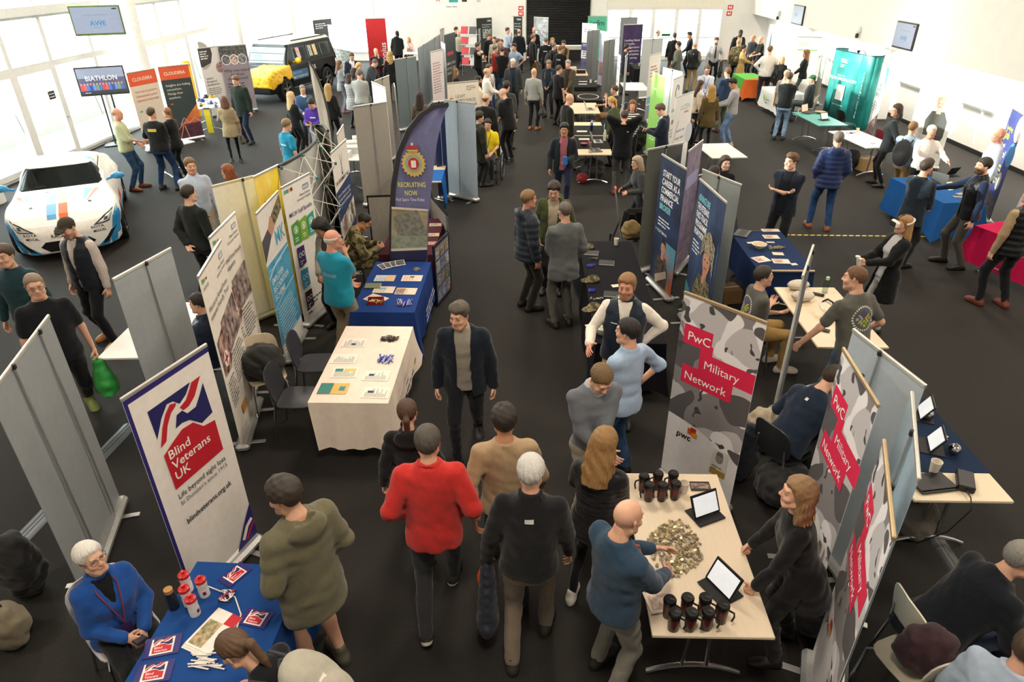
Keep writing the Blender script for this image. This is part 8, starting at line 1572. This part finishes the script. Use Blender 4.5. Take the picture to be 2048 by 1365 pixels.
heap(1183, 533, 'blue ribbon badges at the far part of the black table', ['#2f3fae', '#3a4cc8'], 14, .05, .03, 'ring', 8, cat='badges'); heap(1186, 583, 'blue ribbon badges at the near part of the black table', ['#2f3fae', '#3a4cc8'], 14, .05, .03, 'ring', 9, cat='badges'); heap(1193, 600, 'small metal pins on the black table', ['#b0a890', '#8a8478'], 12, .08, .02, 'blob', 10, cat='pins'); heap(1187, 519, 'tangled dark spectacles and cords on the black table', ['#4a4640', '#6a645a'], 8, .06, .03, 'ring', 11, cat='cords')
item('sweet_bowl', 'glass bowl of wrapped sweets at the near end of the black table', 'bowl', 1204, 668, (('bowl', [(.001, 0), (.05, 0), (.10, .05), (.105, .10), (.098, .10), (.09, .05), (.001, .01)]), ('contents', [(.001, .05), (.092, .07), (.05, .10), (.001, .11)])), (M('#c8ccc0', .1), M('#7a7c5c', .6, kind='photo', col2='#d0ccae', scale=9))); paper(1182, 655, .10, .15, 20, 'small cream card at the near end of the black table', '#e6dac8', (), 2); paper(1232, 572, .12, .08, 15, 'small white card half hidden behind the gilet man', '#e9e2d6', (), 1)
# navy table
def laptop(px, py, rz, label, col='#23262a', scr='#3a4450', emit=0.0, ang=105, z=TZ):
    o = thing('laptop', label, 'laptop', on(px, py, z), rad(rz)); G().box((0, 0, .009), (.33, .23, .016), M(col, .45), b=.004).build('base', o); G().box((0, -.01, .0178), (.28, .11, .002), M('#14161a', .6)).build('keyboard', o)
    rt = Matrix.Translation((0, .115, .015)) @ Matrix.Rotation(rad(90-ang), 4, 'X'); s = G().box((0, 0, .105), (.33, .008, .21), M(col, .45), b=.003).xf(rt).build('lid', o); G().box((0, -.005, .107), (.305, .002, .18), M(scr, .25, emit=emit)).xf(rt).build('screen', s)
laptop(1484, 468, 60, 'black laptop at the far left of the navy table', '#1a1c20'); item('bowl', 'white bowl of sweets on the navy table', 'bowl', 1517, 497, (('bowl', [(.001, 0), (.05, 0), (.10, .05), (.115, .075), (.108, .075), (.09, .045), (.001, .01)]), ('contents', [(.001, .05), (.1, .06), (.001, .075)])), (M('#e6ded0', .3), M('#b09a6c', .7, kind='photo', col2='#d8c8a0', scale=8)))
for px, py, w_, h_, rz, lb in ((1541, 461, .28, .12, 0, 'long cream leaflet with red photos at the far end of the navy table'), (1542, 474, .24, .16, 0, 'cream card pack on the navy table'), (1522, 519, .22, .20, 20, 'cream leaflet with photos at the near left of the navy table'), (1562, 523, .24, .17, -4, 'plain cream paper at the near right of the navy table'), (1500, 486, .09, .06, 10, 'small white card left of the bowl'), (1541, 485, .12, .05, 0, 'small white strip card right of the bowl'), (1556, 508, .16, .11, -6, 'blue edged card on the navy table'), (1588, 529, .09, .07, 10, 'small cream card at the near edge of the navy table')): paper(px, py, w_, h_, rz, lb, '#e2d6c4', ((-.4, -.3, .1, .3, PH('#a05c44', '#d8c4b0', 4)),) if w_ > .2 else (), 1)
heap(1553, 497, 'scatter of bronze pins on the navy table', ['#a89a78', '#7a7058'], 30, .11, .04, 'ring', 12, cat='pins')
# headset table
for k, (px, py) in enumerate(((1595, 578), (1604, 600))):
    o = thing('headset_case', ('far' if k == 0 else 'near')+' round cream headset case on the headset table', 'case', on(px, py), rad(10)); F = Field((-.17, -.11, 0), (.17, .11, .15), .014); F.ell((0, 0, .06), (.15, .095, .065), 0); V, Q = F.mesh(); np_mesh('case_body', V, Q, [M('#cfc6b6', .8, kind='fabric')], o); G().tube([(.152*math.cos(t), .097*math.sin(t), .06) for t in (k_*math.pi/12 for k_ in range(24))], .003, M('#8a8478', .6), 5, True).build('zip', o)
o = thing('vr_headset', 'cream headset lying on the headset table', 'headset', on(1656, 622, TZ+.06), rad(200)); vr_mesh(G()).build('headset_body', o)
def bottle(px, py, label, body, lid, h=.22, r=.034, z=TZ, glass=False): item('drink_bottle', label, 'bottle', px, py, (('bottle_body', [(.001, 0), (r, 0), (r, h*.72), (r*.6, h*.84), (.001, h*.84)]), ('bottle_cap', [(.001, h*.83), (r*.62, h*.83), (r*.62, h), (.001, h)])), (M(body, .08 if glass else .35, kind='glass' if glass else 'plain'), M(lid, .5)), z)
bottle(1649, 585, 'clear bottle with a mint green lid on the headset table', '#d8e4de', '#a8d4b4', .22, .036, glass=True)
for px, py, lb in ((1646, 661, 'black phone under his hand on the headset table'), (1636, 590, 'dark remote on the headset table')): o = thing('phone', lb, 'phone', on(px, py), rad(60)); G().box((0, 0, .006), (.075, .15, .011), M('#17181a', .3), b=.003).build('body', o); G().box((0, 0, .0122), (.067, .14, .001), M('#23262c', .15)).build('screen', o)
# sphere table
for k, (px, py) in enumerate(((1853, 838), (1906, 908))):
    o = thing('silver_sphere', ('far' if k == 0 else 'near')+' polished silver sphere on the sphere table', 'ornament', on(px, py)); G().lathe([(.052*math.sin(t), .052-.052*math.cos(t)) for t in (rad(a) for a in range(3, 180, 12))], M('#c8c8c6', .18, 1.0), 20).build('ball', o, 60); G().lathe([(.001, .102), (.015, .103), (.012, .108), (.001, .108)], M('#8a8a88', .3, 1.0), 10).build('stud', o)
stand_tablet(1842, 832, 250, 'tablet on a stand at the far end of the sphere table'); stand_tablet(1862, 895, 250, 'tablet on a stand in the middle of the sphere table'); paper(1880, 872, .10, .10, 30, 'small cream card on the sphere table', '#e2d4be', (), 0)
laptop(1862, 968, 10, 'closed black laptop at the near end of the sphere table', '#121316', ang=3); o = thing('power_brick', 'black power brick with cable on the sphere table', 'charger', on(1928, 968), rad(-25)); G().box((0, 0, .03), (.13, .24, .06), M('#101113', .4), b=.01).build('brick', o); G().tube([(0, -.12, .03), (.03, -.2, .02), (.05, -.26, -.05), (-.05, -.3, -.3), (-.2, -.2, -.6), (-.3, .1, -.72)], .005, BLK(), 6).build('cable', o)
# charity table
for k, (px, py) in enumerate(((377, 1180), (410, 1190), (378, 1208), (391, 1228))):
    o = thing('sports_bottle', 'white sports bottle with a red lid, '+('farthest', 'rightmost', 'middle left', 'nearest')[k]+' of four', 'bottle', on(px, py), rad(k*20)); G().lathe([(.001, 0), (.035, 0), (.036, .06), (.032, .08), (.036, .10), (.034, .135), (.001, .135)], M('#ece8e2', .35), 20).build('bottle_body', o, 40); G().lathe([(.001, .133), (.037, .133), (.037, .155), (.02, .165), (.001, .165)], M('#c41f22', .35), 20).build('lid', o, 40); G().lathe([(.001, .163), (.012, .163), (.012, .185), (.001, .185)], M('#c41f22', .35), 12).build('spout', o, 40)
    for a, c in ((0, '#23215e'), (.3, '#c01f2e')): G().sheet(lambda u, v, a=a: (.0366*math.cos(-1.6+a+u*.3), .0366*math.sin(-1.6+a+u*.3), .03+v*.03), 4, 1, M(c, .4)).build('logo_print', o, None)
item('drink_bottle', 'dark glass bottle with a cork stopper on the charity table', 'bottle', 349, 1215, (('bottle_body', [(.001, 0), (.036, 0), (.036, .11), (.03, .14), (.03, .15), (.001, .15)]), ('stopper', [(.001, .148), (.027, .148), (.029, .18), (.001, .18)])), (M('#20242a', .12), M('#b08452', .8)))
def flaglet(px, py, rz, label, s=1.0):
    o = thing('paper_flag', label, 'flag', on(px, py, TZ+.004), rad(rz)); G().box((0, 0, .001), (.22*s, .15*s, .002), M('#2a2470', .5)).build('sheet', o, None); p = Print(-.0005, -.0004); p.rect(-.07*s, -.06*s, .07*s, .06*s, '#efe9e2'); bvlogo(p, -.06*s, -.05*s, .12*s, .11*s); p.text('Blind', -.045*s, -.02*s, .018*s, '#fff'); p.text('Veterans', -.045*s, -.043*s, .018*s, '#fff', w=.08*s)
    for q in p.build(o): q.rotation_euler = (rad(-90), 0, 0); q.location = (0, 0, .002); q['kind'] = 'stuff'
flaglet(325, 1293, 15, 'blue charity paper flag, middle of the left edge of the charity table'); flaglet(308, 1345, 12, 'blue charity paper flag at the bottom of the charity table'); flaglet(512, 1237, -12, 'blue pennant by the parka man on the charity table', .9); flaglet(470, 1150, 60, 'blue and white pennant at the far end of the charity table', .9)
for k in range(3): paper(428-k*3, 1262+k*4, .30, .21, 68, ('top', 'middle', 'bottom')[k]+' charity brochure in the stack on the charity table', '#e9e4dc', ((-.45, -.1, .2, .42, PH('#6a7a4c', '#c8a888', 4)), (.2, -.5, .5, -.1, '#c01f2e')), 3, z=TZ+.010-k*.004, name='brochure', cat='brochure')
for k in range(16):
    r = random.Random(k); o = thing('pen', 'white pen with a blue grip in the loose pile on the charity table', 'pen', on(415+r.uniform(-22, 22), 1322+r.uniform(-16, 16), TZ+.006+k*.0012), rad(r.uniform(-12, 10)), 'white charity pens'); G().cyl((-.07, 0, 0), (.05, 0, 0), .005, M('#ece6de', .4), 8).build('barrel', o); G().cyl((.05, 0, 0), (.068, 0, 0), .005, M('#2a2470', .4), 8, .002).build('tip', o)
g = G(); r = random.Random(6)
for i in range(9):
    a = r.uniform(0, 6.28); g.tube([(.05*math.cos(t+a)*(.5+.5*r.random()), .045*math.sin(t), .008+.02*abs(math.sin(t*1.5))) for t in (k*.5 for k in range(13))], .0045, M(('#c01f2e', '#efe9e2', '#23215e')[i % 3], .6), 5)
o = g.build('ribbon_bundle', None, 60); o.location = on(455, 1196); tag(o, 'bundle of red, white and blue ribbons on the charity table', 'ribbon', kind='stuff')
a, b, c_, d_ = (Vector(on(*q, TZ+.006)) for q in ((395, 1165), (470, 1195), (482, 1230), (468, 1275))); g = G(); g.tube([a, b, c_, d_], .005, M('#ece6de', .6), 6); tag(g.build('bunting_cord', None), 'white bunting cord lying across the charity table', 'cord')
# coats, bags and boxes
def lump(name, label, cat, loc, r, col, seed=1, rz=0, kind='fabric', vox=.022, amp=.018, parts=()):
    o = thing(name, label, cat, loc, rad(rz)); F = Field((-r[0]*1.2, -r[1]*1.2, 0), (r[0]*1.2, r[1]*1.2, r[2]*2.1), vox); rr = random.Random(seed); F.ell((0, 0, r[2]*.95), r, 0)
    for i in range(4): F.ell((rr.uniform(-.4, .4)*r[0], rr.uniform(-.4, .4)*r[1], r[2]*rr.uniform(.5, 1.3)), (r[0]*.6, r[1]*.6, r[2]*.6), .05)
    F.F += wrinkle(seed, amp)(*F.xyz((slice(None),)*3)).astype(np.float32); F.cut(lambda x, y, z: z-.01+0*x+0*y, (-2, -2, -1), (2, 2, .01), .01); V, Q = F.mesh(); np_mesh('body', V, Q, [M(col, .8, kind=kind)], o)
    for nm, pth, rad_, m in parts: G().tube(pth, rad_, m, 6).build(nm, o)
    return o
f0 = lambda x, y: (lambda p: (p.x, p.y, 0))(at(x, y))
hs = lambda z, w: (('handle', [(-w, 0, z), (-w*.6, 0, z+.12), (w*.6, 0, z+.12), (w, 0, z)], .008, M('#2a2420', .7)),)
lump('carrier_bag', 'crumpled clear plastic bag on the floor by the edge-on banner', 'bag', f0(1520, 875), (.19, .16, .19), '#b8a890', 3, amp=.03); lump('coat_pile', 'heap of black coats on the floor behind the long haired woman', 'coat', f0(1560, 1000), (.26, .24, .22), '#121315', 4, amp=.03); lump('rucksack', 'grey rucksack on the floor under the sphere table', 'bag', f0(1822, 1072), (.17, .14, .20), '#6d675e', 5, parts=hs(.36, .06)); lump('handbag', 'black handbag with tan straps between the camouflage banners', 'handbag', f0(1625, 1265), (.18, .12, .15), '#15120f', 6, parts=(('handle', [(-.1, 0, .25), (-.06, .05, .42), (.06, .05, .42), (.1, 0, .25)], .008, M('#7a4c28', .6)),)); lump('coat', 'navy coat hanging behind the hunched man', 'coat', (2.1, 5.35, 0), (.2, .18, .34), '#131b28', 7, amp=.03)
lump('backpack', 'beige canvas backpack on the floor at the lower left edge', 'backpack', f0(30, 1285), (.17, .14, .21), '#7a705c', 8, parts=hs(.40, .05)); lump('coat', 'black coat heaped on a stand at the left edge', 'coat', (-4.15, 3.75, 0), (.18, .16, .34), '#0c0c0d', 9, amp=.022); lump('coat', 'black fur trimmed coat heaped on the cream chair', 'coat', (-3.02, 6.42, .45), (.25, .22, .20), '#121210', 10, amp=.03); lump('coat', 'maroon jacket draped over the chair at lower right', 'coat', (2.62, 2.9, .45), (.20, .13, .20), '#33141f', 11, amp=.02); lump('carrier_bag', 'white paper bag on the floor at the lower left edge', 'bag', f0(5, 1270), (.12, .1, .14), '#d8d0c8', 12)
lump('rucksack', 'black rucksack under the white table on the right', 'bag', (7.95, 16.9, 0), (.2, .16, .24), '#17181a', 13); lump('coat_pile', 'black coats and bags under the nearest centre table', 'coat', (1.5, 16.2, 0), (.28, .5, .2), '#1a1416', 14, amp=.03); lump('bag', 'red bag under the nearest centre table', 'bag', (1.2, 15.6, 0), (.12, .12, .12), '#8a1c24', 15); lump('coat_pile', 'dark coats heaped beside the striped jumper woman', 'coat', (2.9, 18.8, 0), (.3, .4, .45), '#171615', 16, amp=.03); lump('helmet', 'orange safety hat behind the seated soldier', 'hat', (-2.12, 10.75, .748), (.11, .11, .07), '#d8541c', 17, amp=.003)
def carton(x, y, z, s, rz, label, col='#a58556'):
    o = thing('cardboard_box', label, 'box', (x, y, z), rad(rz)); G().box((0, 0, s[2]/2), s, M(col, .8), b=.004).build('carton', o); G().box((0, 0, s[2]+.001), (s[0], .05, .002), M('#c9b48c', .4)).build('tape', o)
carton(8.3, 16.75, 0, (.45, .4, .3), 20, 'brown cardboard box under the white table on the right'); carton(-2.15, 13.3, 0, (.4, .35, .32), 8, 'brown cardboard box under the table behind the pale blue banner'); carton(3.05, 9.4, 0, (.3, .3, .22), 12, 'brown cardboard box beside the navy table', '#8a6a42'); carton(-9.2, 32.3, 0, (.5, .3, .3), 0, 'dark crate behind the long haired woman in grey', '#2a2826')
for k in range(4): carton(-4.2+.12*(k % 2), 15.1+.35*k, .74, (.3, .28, .12+.03*k), 6*k, ('nearest', 'second', 'third', 'farthest')[k]+' white box on the table behind the regiment banner', '#dcdcd8')
carton(-4.2, 14.3, 0, (.5, .4, .5), 0, 'purple storage crate behind the regiment banner', '#4a2f8a')
# centre and right tables
laptop(1.5, 15.65, 100, 'open laptop at the near end of the centre row', '#6a6a68', '#c8ccd0', .3); laptop(1.6, 16.5, 95, 'open silver laptop in the middle of the nearest centre table', '#a9a9a8', '#c8ccd0', .3); laptop(1.72, 20.5, 95, 'open laptop before the seated man in glasses', '#a9a9a8', '#3a4450'); bottle(1.35, 15.45, 'clear water bottle with a pink lid on the nearest centre table', '#e6e6e8', '#c84a6a', .24, .04, glass=True); bottle(1.78, 16.6, 'pale green metal bottle on the nearest centre table', '#b9c4b0', '#d8d8d0', .26, .036); bottle(1.55, 17.7, 'blue water bottle on the second centre table', '#8aa8d8', '#e6e6ea', .24, .036, glass=True)
paper(1.3, 17.6, .26, .16, 0, 'cream arrow card on the second centre table', '#e6dcc4', (), 0); paper(1.3, 16.75, .26, .16, 0, 'cream arrow card on the nearest centre table', '#e6dcc4', (), 0); item('bowl', 'dark bowl of red sweets on the nearest centre table', 'bowl', 1.25, 16.1, (('bowl', [(.001, 0), (.05, 0), (.09, .06), (.001, .05)]), ('contents', [(.001, .05), (.08, .06), (.001, .08)])), (M('#3a3430', .4), M('#a8384a', .6)))
cup(2.1, 25.3, 'white paper cup on the far centre table'); paper(1.85, 25.6, .3, .12, 0, 'white card strip on the far centre table', '#e9e6de', (), 1); paper(1.8, 25.0, .3, .12, 4, 'second white card strip on the far centre table', '#e9e6de', (), 1); carton(1.6, 28.2, .74, (.3, .3, .15), 5, 'white box at the far end of the centre row', '#d8cfc4'); carton(1.9, 27.6, .74, (.35, .2, .12), 0, 'black box at the far end of the centre row', '#1c1a1a'); cup(4.4, 29.6, 'cream cup on the black cloth below the purple banner')
o = thing('ring_print', 'white ring logo printed on the black centre cloth', 'print', (1.82, 22.6, .7455)); g = G(); N = 28
g.add([((.34 if k % 2 else .31)*math.cos(2*math.pi*(k//2)/N), (.5 if k % 2 else .46)*math.sin(2*math.pi*(k//2)/N), 0) for k in range(2*N)], [(2*i, 2*i+1, (2*i+3) % (2*N), (2*i+2) % (2*N)) for i in range(N)], M('#d8d0bc', .6)); g.build('ring', o, None)
laptop(1617, 226, 40, 'dark laptop with an orange picture on the teal table', '#2a2422', '#d0a890', .4); stand_tablet(1648, 240, 20, 'tablet on a stand on the teal table'); item('wooden_bowl', 'shallow wooden bowl on the teal table', 'bowl', 1640, 226, (('bowl', [(.001, 0), (.1, 0), (.15, .04), (.001, .03)]),), (M('#b08a58', .6),)); cup(8.2, 17.5, 'white paper cup on the white table'); heap(1702, 267, 'row of dark badges on the white table', ['#1c1c1e'], 12, .12, .03, 'ring', 20, cat='badges'); heap(1745, 288, 'small brass key on the white table', ['#8a7a3c'], 4, .04, .02, 'ring', 21, cat='keys')
def tin(px, py, label, c='#d8d2c4', c2='#6a2a2c', h=.1): item('drink_can', label, 'can', px, py, (('can_body', cyl_p(.034, h)), ('lid', [(.001, h), (.03, h), (.03, h+.006), (.001, h+.006)])), (M(c2, .35), M(c, .4)))
for k, (px, py) in enumerate(((7.45, 13.2), (7.53, 13.25), (7.6, 13.2), (7.52, 13.14))): tin(px, py, 'small dark red can with a pale lid in the cluster on the company table')
for o in [q for q in bpy.data.objects if q.name.startswith('drink_can')]: o['group'] = 'cans on the company table'
o = thing('light_cube', 'pale yellow glowing cube on the company table', 'cube', on(1899, 379), rad(20)); G().box((0, 0, .065), (.13, .13, .13), M('#eef0a8', .4, emit=.6), b=.02).build('cube_body', o); G().box((0, 0, .132), (.05, .05, .004), M('#d8dc90', .4)).build('cube_button', o)
laptop(1886, 366, 120, 'grey laptop on the company table', '#6a6a66', '#3a3a3c'); stand_tablet(1902, 352, 200, 'picture card on a stand on the company table'); paper(1921, 388, .16, .10, 20, 'brown card on the company table', '#b08a58', (), 0); paper(1916, 394, .16, .10, -10, 'grey card on the company table', '#8a8478', (), 0); tin(7.75, 10.45, 'red drink can on the magenta table', '#8a8a88', '#a81c24', .12)
o = thing('display_screen', 'small red and black product screen at the right edge', 'screen', (8.3, 10.6, .745), rad(-60)); G().box((0, 0, .22), (.95, .04, .42), M('#17181a', .4), b=.008, rot=Matrix.Rotation(rad(-12), 4, 'X')).build('screen_body', o); G().box((-.2, -.026, .22), (.45, .006, .36), PH('#a83a3a', '#5a4a2c', 4), rot=Matrix.Rotation(rad(-12), 4, 'X')).build('screen_picture', o); G().box((.26, -.026, .22), (.38, .006, .36), M('#2c2c30', .4), rot=Matrix.Rotation(rad(-12), 4, 'X')).build('screen_text', o)
o = thing('fire_extinguisher', 'red fire extinguisher by the back right wall', 'extinguisher', (10.0, 36.9, 0)); G().lathe([(.001, 0), (.08, 0), (.08, .4), (.05, .48), (.02, .5), (.001, .5)], M('#b81c22', .3), 14).build('cylinder', o, 40); G().box((0, 0, .54), (.12, .03, .06), BLK(), b=.01).build('valve', o); G().tube([(.03, 0, .52), (.12, 0, .45), (.12, 0, .15)], .012, BLK(), 6).build('hose', o)
# parts table
r = random.Random(12)
for k in range(14):
    px, py = 400+r.uniform(0, 32), 195+r.uniform(0, 20); c = ('#c8c8c6', '#3a3c40', '#8a8c90', '#2f4a8a', '#c8a03a')[k % 5]; lb = ('polished', 'black', 'grey', 'blue', 'brass')[k % 5]+' engine part among the parts on the left table'
    o = thing('engine_part', lb, 'engine part', on(px, py), r.uniform(0, 3), 'engine parts'); s = r.uniform(.04, .09); G().lathe([(s*.4, 0), (s, 0), (s, s*.5), (s*.6, s*.6), (s*.6, s*1.2), (s*.4, s*1.2)], M(c, .35, .6), 12).build('casting', o, 35); G().cyl((0, 0, s*.4), (s*1.6, 0, s*.5), s*.25, M(c, .35, .6), 8).build('spigot', o)
o = thing('yellow_roll', 'tall yellow tube standing behind the qualifications banner', 'tube', (-11.3, 23.3, 0)); G().lathe([(.001, 0), (.13, 0), (.13, 1.75), (.09, 1.75), (.09, 1.7), (.001, 1.7)], M('#e0ac1c', .5), 16).build('tube_body', o, 40); G().lathe([(.131, 1.6), (.133, 1.6), (.133, 1.66), (.131, 1.66)], M('#b8860c', .5), 16).build('tube_band', o, 40)
o = thing('yellow_strap', 'yellow fabric strap hanging off the parts table', 'strap', (-9.75, 20.72, 0), rad(20)); G().sheet(lambda u, v: (.08*(u-.5)*2, -.04*math.sin(v*3), .02+v*.73), 3, 8, M('#d8c01c', .6)).build('strap_cloth', o, 60); G().box((0, 0, .74), (.18, .06, .03), M('#3a3a3c', .5)).build('clip', o)
# brochure rack at the back
o = thing('brochure_rack', 'wire brochure rack with red leaflets at the far left stand', 'rack', (-2.75, 32.2, 0), rad(-20))
for sx in (-1, 1): G().cyl((sx*.42, .1, 0), (sx*.42, .1, 1.9), .012, ALU(), 8).build('upright', o)
for k in range(4): G().box((0, 0, .45+.42*k), (.85, .2, .01), ALU()).build('shelf', o); G().box((-.2, -.03, .62+.42*k), (.34, .012, .30), M('#c4242c', .5), rot=Matrix.Rotation(rad(-18), 4, 'X')).build('leaflet', o); G().box((.2, -.03, .62+.42*k), (.34, .012, .30), M(('#d8d4d0', '#4a4648')[k % 2], .5), rot=Matrix.Rotation(rad(-18), 4, 'X')).build('leaflet', o)
# pushchair and wheelchair
o = thing('pushchair', 'black pushchair with orange grips behind the dark grey banner', 'pushchair', (1.80, 11.3, 0), rad(188))
for sx in (-1, 1):
    for y, rr in ((-.35, .13), (.38, .10)): G().tube([(sx*.27, y+rr*.85*math.cos(t), rr+rr*.85*math.sin(t)) for t in (k*math.pi/8 for k in range(16))], .02, M('#141415', .8), 7, True).build('wheel', o)
    G().tube([(sx*.25, .38, .15), (sx*.25, -.05, .62), (sx*.24, -.42, 1.0), (sx*.22, -.5, 1.02)], .013, M('#2a2b2d', .4), 8).build('frame_tube', o); G().tube([(sx*.25, -.35, .15), (sx*.25, .0, .6)], .013, M('#2a2b2d', .4), 8).build('frame_tube', o); G().cyl((sx*.22, -.48, 1.02), (sx*.20, -.60, 1.03), .02, M('#d8541c', .6), 8).build('grip', o)
G().box((0, .02, .62), (.42, .12, .55), M('#17181a', .8), b=.05, rot=Matrix.Rotation(rad(-25), 4, 'X')).build('seat_back', o); G().box((0, .2, .42), (.42, .36, .08), M('#17181a', .8), b=.03).build('seat_base', o)
lump('satchel', 'khaki canvas satchel hanging on the pushchair', 'bag', (1.72, 10.95, .40), (.17, .09, .17), '#8a7448', 21, parts=hs(.32, .08))
i_ = [q for q in PEOPLE if 'wheelchair' in q['label']][0]; o = thing('wheelchair', 'black wheelchair under the yellow polo man', 'wheelchair', i_.location, i_.rotation_euler.z)
for sx in (-1, 1):
    G().tube([(sx*.31, -.05+.30*math.cos(t), .31+.30*math.sin(t)) for t in (k*math.pi/12 for k in range(24))], .014, M('#17181a', .6), 7, True).build('drive_wheel', o); G().tube([(sx*.335, -.05+.26*math.cos(t), .31+.26*math.sin(t)) for t in (k*math.pi/12 for k in range(24))], .007, CHROME(), 6, True).build('push_rim', o)
    for k in range(6): a = k*math.pi/6; G().cyl((sx*.31, -.05+.29*math.cos(a), .31+.29*math.sin(a)), (sx*.31, -.05-.29*math.cos(a), .31-.29*math.sin(a)), .003, CHROME(), 5).build('spoke', o)
    G().tube([(sx*.24, .40+.06*math.cos(t), .07+.06*math.sin(t)) for t in (k*math.pi/5 for k in range(10))], .012, M('#17181a', .6), 6, True).build('caster', o); G().tube([(sx*.24, -.25, .92), (sx*.24, -.2, .46), (sx*.24, .35, .44), (sx*.24, .42, .14)], .012, M('#23252a', .4), 8).build('frame_tube', o)
G().box((0, .08, .44), (.46, .42, .04), M('#15161a', .8), b=.015).build('seat', o); G().box((0, -.23, .70), (.46, .03, .42), M('#15161a', .8), b=.012).build('backrest', o)
